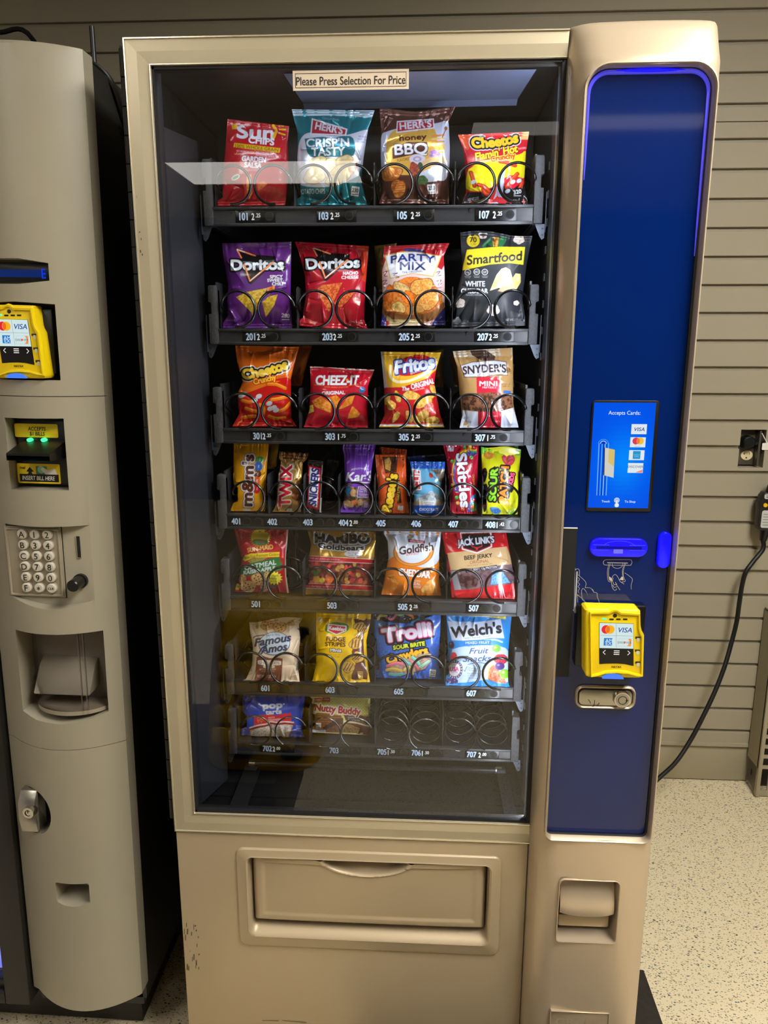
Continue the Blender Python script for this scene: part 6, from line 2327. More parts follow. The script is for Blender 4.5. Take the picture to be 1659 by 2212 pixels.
a = Art(CE, ((985, 230), (1607, 262), (1545, 832), (922, 835)), (190, 22, 46), 303)
a.line([(975, 238), (1130, 232), (1330, 256), (1610, 268)], 12, (222, 206, 216))
a.poly([(1160, 290), (1240, 318), (1330, 292), (1330, 298), (1240, 326), (1160, 298)], (150, 14, 34))
a.txt("CHEEZ-IT", 1245, 362, 88, WH, 415, bold=.04, shear=.12, out=(((140, 12, 34), 6),))
a.poly([(1330, 362), (1345, 348), (1362, 362), (1345, 376)], (236, 150, 50))
a.line([(1028, 408), (1120, 416)], 6, (232, 120, 40)).line([(1362, 416), (1450, 404)], 6, (232, 120, 40))
a.txt("BAKED SNACK CRACKERS", 1240, 430, 14, (236, 130, 50), 230, arc=-6)
a.txt("ORIGINAL", 1212, 486, 32, WH, 222, bold=.04, rot=2)
for q in ([(1000, 565), (1090, 520), (1190, 590), (1185, 680), (1040, 625)], [(1165, 530), (1240, 510), (1292, 560), (1235, 640), (1190, 600)], [(1262, 645), (1350, 530), (1418, 512), (1388, 595), (1300, 640)], [(1362, 690), (1395, 612), (1440, 655), (1472, 688), (1440, 725), (1350, 735)]):
    a.poly([(x + 4, y + 6) for x, y in q], (140, 60, 14))
    a.mottle(q, (206, 116, 26), (232, 150, 52), 22)
a.dots([(1010, 540), (1400, 530), (1300, 650), (1040, 650)], 24, 6, ((160, 80, 20),))
a.poly([(940, 622), (1015, 602), (1022, 668), (935, 702)], (238, 214, 84)).txt("100%", 978, 636, 20, (40, 40, 30), 60, rot=8).txt("REAL", 978, 664, 15, (40, 40, 30), 48, rot=10)
a.ell(1490, 458, 30, 30, (40, 110, 176)).txt("2x", 1490, 450, 18, WH, 30)
a.txt("NET WT 1.5 OZ", 990, 725, 16, (90, 10, 24), 90, rot=-8)
a.txt("BAKED SNACK CRACKERS", 1430, 760, 15, (110, 10, 30), 130)
pack("cracker_bag", a, "short red cheese cracker bag with white top edge above tag 303", "snack bag", "film_gloss", yb=.138, yt=.160, sides=((0, 0), (.3, .06), (.7, .04), (1, 0)), right=((0, .0), (.3, .03), (.7, .07), (1, 0)), seed=38, back=(190, 22, 46), crease=14)

a = Art(CF, ((98, 85), (668, 92), (712, 800), (80, 798)), (200, 32, 40), 305)
a.poly([(90, 80), (675, 85), (650, 230), (520, 345), (300, 420), (110, 425)], (236, 182, 46))
a.poly([(95, 80), (118, 90), (160, 420), (130, 430)], (206, 216, 232))
a.line([(190, 220), (190, 320), (260, 370), (400, 350), (560, 260), (620, 160)], 26, (246, 232, 190), 6)
a.ell(400, 215, 190, 92, (196, 30, 42), 14)
a.poly([(450, 290), (640, 200), (640, 330), (560, 320)], (196, 30, 42), .0)
a.txt("Fritos", 412, 205, 118, (222, 230, 246), 368, bold=.05, rot=9, shear=.1, out=(((44, 64, 156), 13),))
a.txt("BRAND", 430, 274, 20, (240, 230, 236), 108, rot=20)
a.txt("The", 330, 434, 36, WH, 66, bold=.03, shear=.15)
a.txt("ORIGINAL", 492, 388, 48, WH, 226, bold=.03, shear=.1, rot=15)
a.txt("CORN CHIPS", 455, 440, 16, (250, 220, 200), 110, rot=12)
for x, y, rx, ry, r in ((390, 500, 82, 40, -10), (258, 510, 26, 58, 20), (195, 590, 42, 50, 30), (240, 700, 26, 58, -30), (495, 560, 88, 52, 20), (500, 690, 52, 62, -30), (585, 745, 66, 50, 10), (450, 730, 44, 40, 0), (370, 700, 34, 60, 20), (600, 450, 26, 60, 30), (160, 540, 24, 50, -20), (560, 505, 60, 24, 10)):
    a.food(x, y, rx, ry, (214, 158, 60), (240, 200, 110), r, 18, (160, 70, 30))
a.food(555, 610, 46, 46, (206, 90, 80), (230, 150, 130), 0, 12)
a.box(645, 670, 70, 60, "320", 12, (200, 32, 40), (90, 10, 14))
a.txt("NET WT 2 OZ (56.7g)", 265, 742, 20, (50, 24, 20), 220, rot=-4)
a.txt("for freshness strong", 560, 752, 16, (90, 50, 30), 180)
a.poly([(75, 770), (690, 770), (690, 785), (75, 785)], (220, 224, 236)).poly([(75, 785), (720, 785), (720, 806), (75, 806)], (214, 170, 50))
pack("chip_bag", a, "yellow and red corn chip bag above tag 305", "chip bag", "film_gloss", sides=((0, 0), (.15, .08), (.5, .07), (.8, .03), (1, 0)), right=((0, .02), (.2, .08), (.6, .14), (.8, .09), (1, 0)), seed=41, back=(236, 182, 46), crease=18)
a = Art(CF, ((540, 95), (690, 60), (690, 420), (560, 420)), (190, 150, 60), 3051)  # yellow darkened to paint the shade behind the front bag
pack("chip_bag", a, "yellow bag in painted shade behind the yellow and red corn chip bag", "chip bag", "film_gloss", yb=.212, yt=.24, T=.016, seed=42, back=(190, 150, 60), res=2, crease=8)

a = Art(CF, ((778, 82), (1340, 48), (1398, 802), (842, 805)), (182, 142, 88), 307)
a.poly([(770, 70), (1345, 40), (1335, 118), (1180, 130), (790, 140)], (196, 180, 156))
a.poly([(940, 75), (1085, 68), (1180, 130), (1170, 165), (1050, 170), (960, 120)], (74, 54, 46))
a.poly([(846, 215), (960, 180), (1170, 162), (1285, 178), (1300, 312), (1190, 306), (1080, 328), (885, 330)], (120, 84, 60))
a.poly([(855, 220), (960, 188), (1170, 171), (1277, 186), (1290, 304), (1190, 298), (1080, 318), (892, 322)], (212, 216, 234))
a.txt("SNYDER'S", 1075, 248, 74, (68, 42, 36), 405, bold=.04, rot=3, arc=10)
a.txt("of Hanover", 1085, 298, 24, (170, 130, 80), 155, rot=3, shear=.2)
a.txt("SINCE", 955, 297, 10, (120, 90, 80), 46).txt("1909", 1208, 285, 10, (120, 90, 80), 40)
a.poly([(1000, 326), (1215, 320), (1240, 805), (1015, 805)], (196, 38, 56))
a.txt("MINI", 1113, 386, 44, WH, 165, bold=.02)
a.txt("PRETZELS", 1122, 424, 16, (240, 220, 224), 130)
a.mottle([(862, 520), (900, 484), (1120, 470), (1335, 488), (1345, 612), (1240, 645), (1110, 655), (1015, 650), (865, 632)], (70, 44, 34), (140, 92, 66), 22, sharp=4)
a.poly([(862, 640), (1015, 652), (1015, 805), (840, 810)], (206, 210, 226)).poly([(1240, 645), (1348, 615), (1402, 805), (1230, 805)], (206, 210, 226))
a.txt("NET WT", 900, 712, 22, (60, 60, 70), 62).txt("1.5 OZ (42g)", 908, 744, 22, (60, 60, 70), 88)
a.txt("artificially", 1150, 692, 14, (240, 190, 196), 110).txt("Snyder's", 1185, 740, 20, (240, 200, 206), 70)
a.poly([(1255, 450), (1325, 455), (1325, 480), (1255, 478)], (60, 110, 190)).txt("BEST BEFORE", 1275, 392, 12, (60, 40, 30), 76).txt("MAR 24", 1278, 412, 12, (60, 40, 30), 66)
pack("pretzel_bag", a, "tan and white mini pretzel bag with red band above tag 307", "snack bag", "film_gloss", sides=((0, 0), (.15, .06), (.45, .05), (.8, .05), (.93, .01), (1, 0)), right=((0, 0), (.3, .06), (.7, .02), (1, 0)), seed=45, back=(182, 142, 88), crease=20, rough=1.2, seal=(.03, .91))
a = Art(CF, ((735, 125), (1360, 205), (1360, 420), (790, 420)), (120, 92, 60), 3071)  # bag tan with the shade of the row behind painted in
pack("pretzel_bag", a, "tan bag in painted shade behind the mini pretzel bag", "snack bag", "film_gloss", yb=.212, yt=.225, T=.016, seed=46, back=(120, 92, 60), res=2, crease=10)

# ---------------------------------------------------------------- tray 4
a = Art(CG, ((163, 36), (523, 33), (486, 765), (116, 758)), (230, 164, 14), 401)
for x, y, rx, ry, c in ((432, 205, 46, 36, (70, 150, 66)), (418, 272, 42, 50, (36, 96, 200)), (408, 350, 40, 40, (96, 52, 36)), (402, 420, 38, 46, (206, 96, 44)), (402, 500, 36, 52, (200, 36, 40))):
    a.ell(x, y, rx, ry, c)
    a.txt("m", x, y, 20, WH, 26, rot=85)
a.txt("m&m's", 305, 415, 108, (98, 46, 34), 520, bold=.055, rot=88, out=(((222, 222, 234), 11), ((98, 46, 34), 16)))
a.txt("PEANUT", 203, 560, 22, (110, 50, 20), 150, rot=86)
a.mottle([(250, 715), (320, 700), (345, 730), (300, 745)], (200, 200, 210), (160, 160, 180), 8)
a.txt("250", 375, 735, 24, (190, 190, 200), 70, rot=8)
pack("candy_bag", a, "yellow peanut candy bag standing in the slot of tag 401", "candy bag", "film_gloss", yb=.138, yt=.166, T=.011, sides=((0, 0), (.15, .10), (.4, .08), (1, 0)), right=((0, 0), (.5, .02), (1, 0)), seed=50, back=(230, 164, 14), seal=(.03, .97), crease=10, rough=.8)
a = Art(CG, ((500, 36), (630, 38), (600, 300), (500, 300)), (170, 120, 10), 4011)  # same yellow, darkened as painted shade
pack("candy_bag", a, "yellow candy bag in painted shade behind the one in the slot of tag 401", "candy bag", "film_gloss", yb=.19, yt=.21, T=.009, seed=51, back=(170, 120, 10), res=2, crease=5)
a = Art(CG, ((640, 120), (935, 140), (850, 758), (560, 755)), (184, 142, 78), 402)
a.mottle([(630, 100), (940, 110), (930, 200), (800, 205), (640, 190)], (96, 56, 30), (176, 116, 66), 18, sharp=4)
a.mottle([(760, 400), (860, 380), (850, 640), (800, 620)], (140, 92, 50), (206, 160, 90), 22)
for q in (((770, 250), (800, 230), (770, 300)), ((790, 300), (810, 320), (790, 400)), ((800, 430), (790, 470), (840, 500))):
    a.line(q, 14, (226, 206, 160), 4)
a.poly([(750, 500), (850, 470), (840, 640), (760, 600)], (134, 76, 40))
a.txt("TWIX", 690, 470, 112, (212, 24, 56), 430, bold=.05, rot=87, shear=-.1, out=(((232, 226, 230), 11),))
a.ell(650, 710, 70, 14, (220, 170, 100), -30).ell(735, 718, 30, 16, (210, 212, 224))
pack("candy_bar", a, "gold foil caramel cookie bar with red letters in the slot of tag 402", "candy bar", "film_foil", yb=.136, yt=.166, T=.012, sides=((0, 0), (.15, .10), (.5, .05), (.85, .08), (.9, .0), (1, -.02)), right=((0, 0), (.3, .04), (.86, .18), (.9, .05), (1, .0)), seed=53, back=(184, 142, 78), seal=(.05, .88), crease=18, rough=1.1)
a = Art(CG, ((928, 205), (1082, 222), (1068, 770), (862, 790)), (44, 30, 28), 403)
a.poly([(930, 258), (1056, 292), (1034, 718), (915, 684)], (198, 24, 44))
a.poly([(943, 278), (1040, 305), (1018, 694), (930, 664)], (228, 230, 242))
a.txt("SNICKERS", 984, 488, 76, (38, 44, 124), 384, bold=.05, rot=85, shear=.1)
a.line([(1072, 260), (1046, 740)], 5, (190, 180, 180)).line([(1062, 600), (1050, 740)], 14, (206, 206, 214))
a.txt("280", 915, 742, 24, (170, 170, 190), 50, rot=10)
pack("candy_bar", a, "dark brown nut bar with blue letters on white in the slot of tag 403", "candy bar", "film_gloss", yb=.134, yt=.168, T=.012, sides=((0, 0), (.1, .08), (1, 0)), right=((0, 0), (.1, .03), (1, 0)), seed=56, back=(44, 30, 28), seal=(.05, .95), crease=10, rough=.8)
a = Art(CG, ((1122, 200), (1245, 215), (1165, 655), (1065, 650)), (34, 24, 24), 4031)
a.poly([(1105, 470), (1130, 460), (1150, 640), (1125, 640)], (120, 20, 30))
a.txt("NICKERS", 1140, 430, 56, (56, 44, 70), 300, bold=.04, rot=80)
pack("candy_bar", a, "second dark nut bar standing behind the one in the slot of tag 403", "candy bar", "film_gloss", yb=.19, yt=.21, T=.012, seed=57, back=(34, 24, 24), res=1.2, crease=6)
a = Art(CG, ((1282, 42), (1625, 42), (1578, 765), (1245, 765)), (110, 56, 176), 404)
for x in (1340, 1412, 1482, 1548):
    a.line([(x, 40), (x - 8, 320)], 4, (156, 116, 206)).line([(x - 8, 660), (x - 14, 760)], 4, (156, 116, 206))
a.txt("SINCE 1933", 1480, 150, 13, (190, 160, 226), 90)
a.txt("AMERICA'S FAVORITE", 1458, 300, 17, WH, 180, arc=14)
a.txt("Kar's", 1448, 375, 88, WH, 280, bold=.03, rot=1, shear=.2)
a.line([(1320, 470), (1400, 440), (1560, 440)], 14, WH, 4)
a.line([(1568, 315), (1568, 345)], 6, WH).line([(1554, 330), (1582, 330)], 6, WH)
a.mottle([(1300, 500), (1330, 465), (1430, 490), (1565, 480), (1560, 690), (1300, 695)], (74, 60, 60), (150, 120, 96), 18, sharp=4)
for x, y, rx, ry, c in ((1338, 520, 30, 46, (40, 116, 190)), (1388, 545, 28, 40, (186, 144, 96)), (1325, 645, 40, 28, (200, 160, 116)), (1400, 640, 34, 28, (214, 116, 56)), (1460, 642, 28, 32, (200, 168, 130)), (1360, 672, 40, 18, (196, 150, 110)), (1370, 600, 44, 24, (60, 46, 46))):
    a.food(x, y, rx, ry, c, tuple(min(255, q + 26) for q in c), 0, 12)
a.poly([(1438, 478), (1565, 482), (1545, 596), (1425, 590)], (206, 196, 226)).poly([(1445, 485), (1558, 488), (1540, 590), (1432, 584)], (128, 84, 186))
a.txt("SWEET", 1500, 505, 20, WH, 90).txt("SALTY", 1492, 530, 20, WH, 84)
a.line([(1450, 556), (1535, 560)], 8, (200, 190, 226)).line([(1455, 572), (1525, 576)], 6, (200, 190, 226))
a.box(1520, 668, 46, 56, "250", 0, (140, 100, 196), WH)
pack("trail_mix_bag", a, "purple sweet and salty nut mix bag in the slot of tag 404", "snack bag", "film_gloss", yb=.136, yt=.166, T=.014, sides=((0, 0), (.2, .12), (.5, .12), (.85, .05), (.93, 0), (1, 0)), right=((0, .02), (.2, .06), (.6, .10), (.9, .04), (1, 0)), seed=60, back=(110, 56, 176), seal=(.05, .92), crease=14)
a = Art(CH, ((48, 148), (345, 146), (388, 762), (92, 768)), (218, 88, 30), 405)
a.mottle([(116, 168), (272, 165), (262, 325), (150, 335)], (62, 34, 24), (96, 58, 40), 10)
for x in range(205, 270, 12):
    a.line([(x, 180), (x - 6, 320)], 4, (40, 22, 16))
a.mottle([(140, 200), (190, 172), (208, 230), (196, 310), (150, 290)], (180, 130, 56), (214, 170, 90), 8)
a.poly([(245, 400), (290, 400), (312, 630), (266, 636)], (44, 26, 22))
a.txt("2 PEANUT BUTTER CUPS", 279, 518, 24, (236, 190, 60), 210, rot=85)
a.txt("Reese's", 190, 525, 92, (248, 206, 48), 370, bold=.06, rot=80, out=(((52, 26, 20), 13),))
a.box(300, 678, 44, 52, "210", 84)
pack("candy_bar", a, "orange peanut butter cup pack with yellow letters in the slot of tag 405", "candy bar", "film_gloss", yb=.136, yt=.164, T=.009, seed=63, back=(218, 88, 30), seal=(.03, .93), crease=8, rough=.7, sides=((0, 0), (.5, .01), (1, 0)))
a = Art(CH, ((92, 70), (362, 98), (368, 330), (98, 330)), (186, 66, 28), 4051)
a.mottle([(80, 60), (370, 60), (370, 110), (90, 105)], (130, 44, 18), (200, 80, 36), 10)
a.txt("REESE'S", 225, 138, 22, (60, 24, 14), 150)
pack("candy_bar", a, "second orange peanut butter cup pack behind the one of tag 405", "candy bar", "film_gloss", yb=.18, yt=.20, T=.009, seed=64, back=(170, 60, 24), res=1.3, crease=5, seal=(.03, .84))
a = Art(CH, ((396, 218), (744, 220), (744, 768), (408, 762)), (104, 172, 216), 406)
a.poly([(380, 210), (760, 212), (756, 292), (390, 286)], (32, 88, 196))
a.mottle([(590, 296), (750, 292), (750, 610), (705, 450), (640, 330)], (80, 74, 70), (120, 110, 100), 20)
a.ell(604, 355, 20, 26, (190, 70, 50), 30).line([(590, 330), (650, 385)], 7, (60, 50, 50))
a.poly([(418, 288), (498, 304), (510, 498), (424, 504)], (228, 230, 238)).poly([(426, 298), (490, 311), (500, 488), (432, 494)], (204, 32, 48))
a.txt("CLIF", 463, 396, 50, WH, 172, bold=.05, rot=88)
a.txt("ENERGY", 470, 510, 17, (50, 70, 100), 70).txt("BAR", 462, 534, 17, (50, 70, 100), 40)
a.mottle([(425, 612), (500, 562), (540, 548), (600, 508), (650, 530), (745, 600), (745, 640), (425, 640)], (130, 140, 150), (186, 196, 204), 20)
a.poly([(425, 608), (560, 622), (745, 600), (745, 656), (425, 656)], (190, 172, 150))
a.poly([(520, 612), (580, 604), (650, 612), (645, 658), (525, 658)], (222, 226, 232)).txt("SUSTAINED", 583, 626, 13, (90, 70, 50), 100).txt("ENERGY", 583, 645, 13, (90, 70, 50), 76)
a.poly([(420, 652), (750, 655), (755, 775), (400, 770)], (32, 96, 204))
a.txt("CHOCOLATE", 583, 692, 26, WH, 188, bold=.03).txt("CHIP", 583, 720, 15, (170, 200, 236), 62)
pack("energy_bar", a, "pale blue energy bar with red upright logo in the slot of tag 406", "energy bar", "film_gloss", yb=.138, yt=.160, T=.014, seed=66, back=(104, 172, 216), seal=(.05, .92), crease=12, sides=((0, 0), (.1, .06), (.5, .06), (.9, .02), (1, 0)), right=((0, 0), (.1, .05), (.5, .06), (1, 0)))
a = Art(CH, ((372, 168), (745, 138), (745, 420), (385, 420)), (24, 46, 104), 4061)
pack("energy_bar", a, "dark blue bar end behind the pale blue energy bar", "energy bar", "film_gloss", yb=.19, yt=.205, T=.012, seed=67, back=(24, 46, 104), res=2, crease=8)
a = Art(CH, ((725, 52), (1078, 40), (1078, 765), (795, 768)), (168, 22, 48), 407)
for k, c in enumerate(((200, 40, 40), (236, 130, 40), (240, 210, 60), (90, 170, 70), (50, 110, 190), (110, 70, 160))):
    o_ = k * 15
    a.line([(1050, 70 + o_), (930, 90 + o_), (850, 170 + o_), (815 + k * 4, 300 + o_), (822 + k * 5, 420), (845 + k * 8, 520)], 16, c, 6)
a.poly([(1010, 560), (1075, 530), (1078, 700), (960, 720)], (60, 120, 180)).poly([(1040, 600), (1078, 580), (1078, 700), (1000, 710)], (90, 170, 80))
a.txt("Skittles", 930, 405, 100, (222, 228, 244), 535, bold=.045, rot=-85, out=(((120, 10, 34), 8),))
for x, y, c in ((940, 75, (70, 150, 66)), (985, 122, (110, 70, 150)), (1035, 80, (206, 50, 50)), (1005, 175, (110, 180, 70)), (995, 72, (236, 200, 60)), (815, 215, (90, 170, 70)), (855, 500, (110, 70, 160)), (860, 575, (90, 180, 60)), (815, 350, (236, 130, 50)), (820, 450, (240, 150, 60)), (1035, 600, (206, 50, 50)), (1030, 645, (90, 170, 90)), (1015, 670, (236, 120, 50)), (985, 695, (120, 80, 170)), (870, 630, (236, 160, 60)), (920, 690, (236, 110, 50))):
    a.ell(x, y, 21, 20, tuple(int(q * .6) for q in c)).ell(x - 1, y - 2, 18, 17, c).ell(x - 6, y - 7, 5, 4, (250, 240, 240))
a.box(800, 88, 58, 50, "250", -4)
a.txt("ORIGINAL", 1030, 400, 20, (236, 170, 60), 110, rot=-84)
pack("candy_bag", a, "dark red fruit candy bag with white letters running down in the slot of tag 407", "candy bag", "film_gloss", yb=.138, yt=.168, T=.013, seed=70, back=(168, 22, 48), seal=(.04, .96), crease=12, sides=((0, 0), (.1, .02), (.5, .06), (.8, .05), (1, 0)), right=((0, 0), (.1, .06), (.5, .04), (1, 0)), sag=-.02)
a = Art(CH, ((1103, 62), (1500, 90), (1492, 745), (1112, 778)), (212, 210, 30), 408)
a.poly([(1095, 50), (1160, 80), (1300, 140), (1500, 100), (1500, 160), (1430, 150), (1340, 150), (1250, 130), (1170, 110), (1110, 150)], (112, 196, 44))
a.poly([(1290, 132), (1400, 95), (1500, 88), (1495, 105), (1400, 120)], (200, 226, 220))
a.food(1180, 155, 56, 36, (206, 130, 40), (236, 170, 80), 0, 16)
a.poly([(1305, 170), (1345, 135), (1410, 145), (1440, 190), (1420, 240), (1375, 262), (1325, 225)], (206, 66, 80), smooth=4)
a.mottle([(1315, 175), (1345, 145), (1405, 155), (1430, 190), (1410, 232), (1375, 250), (1330, 218)], (206, 60, 76), (232, 110, 116), 14)
for q in ([(1115, 290), (1150, 280), (1165, 340), (1140, 420), (1115, 400)], [(1112, 450), (1160, 440), (1170, 520), (1130, 560), (1112, 540)], [(1180, 300), (1260, 280), (1260, 600), (1210, 560)], [(1290, 330), (1370, 330), (1390, 560), (1310, 610)], [(1380, 470), (1430, 480), (1400, 530)], [(1118, 620), (1150, 600), (1160, 680), (1130, 720)]):
    a.poly(q, (28, 26, 26), smooth=3)
a.txt("SOUR", 1222, 445, 66, (136, 204, 44), 322, bold=.06, rot=86, out=(((28, 26, 26), 17),))
a.txt("PATCH", 1328, 442, 70, (240, 136, 36), 350, bold=.06, rot=86, out=(((28, 26, 26), 15),))
a.txt("KIDS", 1405, 388, 40, (232, 86, 126), 118, bold=.06, rot=78, out=(((28, 26, 26), 10),))
a.food(1340, 620, 60, 36, (220, 150, 40), (240, 190, 80), -20, 16)
a.food(1245, 705, 56, 34, (50, 110, 190), (90, 150, 210), -20, 14)
a.poly([(1115, 785), (1200, 760), (1320, 745), (1380, 730), (1495, 670), (1500, 790)], (112, 196, 44))
a.food(1120, 640, 18, 30, (170, 40, 60), (200, 70, 80)).txt("SOUR THEN", 1150, 690, 22, (28, 26, 26), 110, rot=-62)
a.txt("SOFT & CHEWY CANDY", 1437, 610, 18, (60, 110, 30), 130, rot=62).txt("NET WT 2 OZ", 1410, 705, 22, (226, 236, 210), 130, rot=14)
pack("candy_bag", a, "yellow green sour candy bag with upright letters in the slot of tag 408", "candy bag", "film_gloss", yb=.138, yt=.166, T=.015, seed=73, back=(212, 210, 30), seal=(.04, .95), crease=16, rough=1.2, sides=((0, 0), (.5, .02), (1, 0)), right=((0, .0), (.2, -.01), (.6, .05), (1, 0)), topwave=.02)
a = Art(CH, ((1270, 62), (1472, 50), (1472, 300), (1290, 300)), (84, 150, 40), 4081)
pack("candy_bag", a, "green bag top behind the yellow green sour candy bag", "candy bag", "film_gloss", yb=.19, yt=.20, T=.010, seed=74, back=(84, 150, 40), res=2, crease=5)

# ---------------------------------------------------------------- tray 5
a = Art(CI, ((126, 58), (702, 60), (716, 778), (118, 755)), (182, 24, 40), 501)
for k in range(28):
    t = 2 * PI * k / 28
    a.line([(400 + 98 * math.cos(t), 150 + 92 * math.sin(t)), (400 + 112 * math.cos(t), 150 + 105 * math.sin(t))], 8, (206, 150, 40))
a.ell(400, 150, 96, 90, (230, 202, 40))
a.poly([(312, 190), (345, 170), (440, 175), (490, 195), (450, 228), (395, 238), (340, 222)], (64, 126, 66), smooth=3)
a.mottle([(345, 175), (455, 178), (440, 225), (355, 222)], (84, 140, 70), (150, 90, 110), 12)
a.txt("SUN-MAID", 400, 266, 46, (230, 194, 90), 272, bold=.02, rot=8)
a.txt("SINCE 1912", 405, 303, 10, (230, 190, 190), 76, rot=6)
a.poly([(215, 385), (240, 340), (300, 320), (605, 304), (602, 356), (330, 366), (240, 402)], (234, 208, 50))
a.txt("Bite-Size Premium Cookies", 420, 342, 30, (30, 40, 24), 372, bold=.025, rot=6, arc=8)
a.mottle([(270, 400), (330, 370), (480, 362), (400, 410), (300, 425)], (190, 140, 90), (120, 150, 60), 14)
a.poly([(188, 556), (196, 460), (380, 405), (560, 362), (606, 372), (630, 470), (590, 505), (380, 545), (240, 556)], (44, 116, 54), smooth=2)
a.txt("OATMEAL", 398, 442, 48, WH, 335, bold=.035, shear=.15, rot=11)
a.txt("RAISIN-APPLE", 388, 498, 38, WH, 340, bold=.03, shear=.15, rot=9)


def cookie(a, x, y, rx, ry, base=(206, 160, 104), chip=(70, 40, 34), n=9, rim=(150, 100, 56)):
    a.food(x, y, rx, ry, base, tuple(min(255, q + 24) for q in base), 0, 14, rim)
    for k in range(n):
        t, r = k * 2.4, .78 * math.sqrt((k + .5) / n)
        a.ell(x + rx * r * math.cos(t), y + ry * r * math.sin(t), max(3, rx * .12), max(2, ry * .11), chip)


for x, y, rx, ry in ((215, 590, 40, 46), (375, 590, 66, 62), (480, 560, 40, 50), (270, 670, 78, 60), (445, 670, 46, 52), (330, 650, 30, 30)):
    cookie(a, x, y, rx, ry)
a.mottle([(470, 640), (600, 640), (580, 690), (500, 700)], (90, 50, 70), (140, 90, 100), 10)
st = [(548 + (92 if k % 2 else 66) * math.cos(PI * k / 14), 580 + (76 if k % 2 else 54) * math.sin(PI * k / 14)) for k in range(28)]
a.poly(st, (242, 228, 60)).txt("8 GRAMS", 545, 556, 22, (30, 30, 30), 100, rot=-3).txt("FIBER", 540, 585, 22, (30, 30, 30), 82, rot=-3).txt("PER SERVING", 545, 612, 13, (30, 30, 30), 80)
a.ell(160, 672, 28, 34, (226, 200, 60)).txt("150", 160, 668, 20, (60, 30, 20), 36)
a.line([(688, 70), (676, 250), (668, 400), (672, 560), (695, 750)], 14, (196, 190, 170), 4)
pack("cookie_bag", a, "red oatmeal cookie bag with green band above tag 501", "cookie bag", "film_gloss", sides=((0, 0), (.3, .10), (.55, .14), (.8, .06), (1, 0)), right=((0, 0), (.3, .06), (.6, .06), (1, 0)), seed=80, back=(182, 24, 40), crease=16)
a = Art(CI, ((690, 66), (800, 62), (835, 705), (690, 705)), (74, 16, 24), 5011)  # bag red darkened, shade between the bags put into the colour
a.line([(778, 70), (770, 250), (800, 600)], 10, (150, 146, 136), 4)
pack("cookie_bag", a, "red bag edge in painted shade behind the red oatmeal cookie bag", "cookie bag", "film_gloss", yb=.20, yt=.22, T=.012, seed=81, back=(74, 16, 24), res=2, crease=6)

a = Art(CI, ((898, 72), (1625, 78), (1595, 828), (832, 812)), (168, 126, 46), 503)
a.mottle([(890, 60), (1630, 70), (1600, 360), (920, 340)], (150, 110, 36), (186, 146, 62), 120, sharp=1.5)
a.txt("HARIBO", 1266, 158, 94, (20, 16, 16), 568, bold=.075, rot=-1, out=(((214, 212, 222), 15), ((30, 24, 20), 19)))
a.txt("Goldbears", 1254, 250, 52, (20, 16, 16), 480, bold=.05, rot=-3, arc=-16, out=(((208, 204, 214), 10),))
a.mottle([(905, 380), (1610, 400), (1605, 680), (870, 660)], (84, 26, 30), (150, 60, 54), 40, sharp=4)
for k in range(46):
    x, y = 940 + a.rng.rand() * 640, 420 + a.rng.rand() * 210
    c = ((176, 36, 50), (206, 60, 60), (186, 136, 56), (120, 70, 40), (196, 90, 60))[a.rng.randint(5)]
    a.food(x, y, 26, 19, c, tuple(min(255, q + 34) for q in c), a.rng.rand() * 180, 14, tuple(int(q * .5) for q in c))
a.food(995, 592, 40, 42, (206, 140, 36), (236, 180, 70), 0, 10)
for dx in (-26, -10, 8, 24):
    a.line([(990 + dx * .5, 555), (990 + dx * 1.4, 495)], 11, (50, 110, 50))
a.ell(1052, 605, 36, 28, (206, 180, 40)).ell(1052, 605, 28, 21, (236, 214, 90)).ell(1126, 600, 40, 36, (236, 120, 50)).ell(1120, 594, 14, 10, (246, 170, 110)).ell(1092, 618, 16, 16, (190, 30, 60)).ell(945, 618, 24, 18, (226, 110, 110))
for y0, y1 in (((345, 386), (392, 424)), ((634, 668), (682, 712))):
    a.poly([(860, y0[0] - 6), (1620, y0[1] - 6), (1620, y1[1] + 6), (860, y1[0] + 6)], (226, 214, 216)).poly([(860, y0[0]), (1620, y0[1]), (1620, y1[1]), (860, y1[0])], (204, 26, 42))
a.txt("Kids and grown-ups love it so ...", 1095, 376, 20, WH, 335, bold=.02, rot=-3)
a.txt("... the happy world of Haribo!", 1080, 668, 22, WH, 330, bold=.02, rot=-2)
a.poly([(1385, 345), (1420, 345), (1415, 376)], (208, 208, 226)).ell(1380, 325, 95, 32, (208, 208, 226)).txt("The Original", 1380, 314, 17, (60, 50, 100), 130).txt("since 1922", 1384, 336, 17, (60, 50, 100), 110)
a.txt("GUMMI CANDY", 1020, 746, 24, (96, 66, 24), 222, rot=-2).txt("NET WT 5 OZ (142 g)", 1400, 764, 24, (96, 66, 24), 300, rot=-4)
pack("gummy_bag", a, "gold foil gummy candy bag with red stripes and clear window above tag 503", "candy bag", "film_foil", yb=.134, yt=.168, sides=((0, 0), (.2, .05), (.5, .05), (.8, .07), (1, 0)), right=((0, 0), (.3, .02), (.7, .01), (1, 0)), seed=84, back=(168, 126, 46), crease=16, sag=.02)

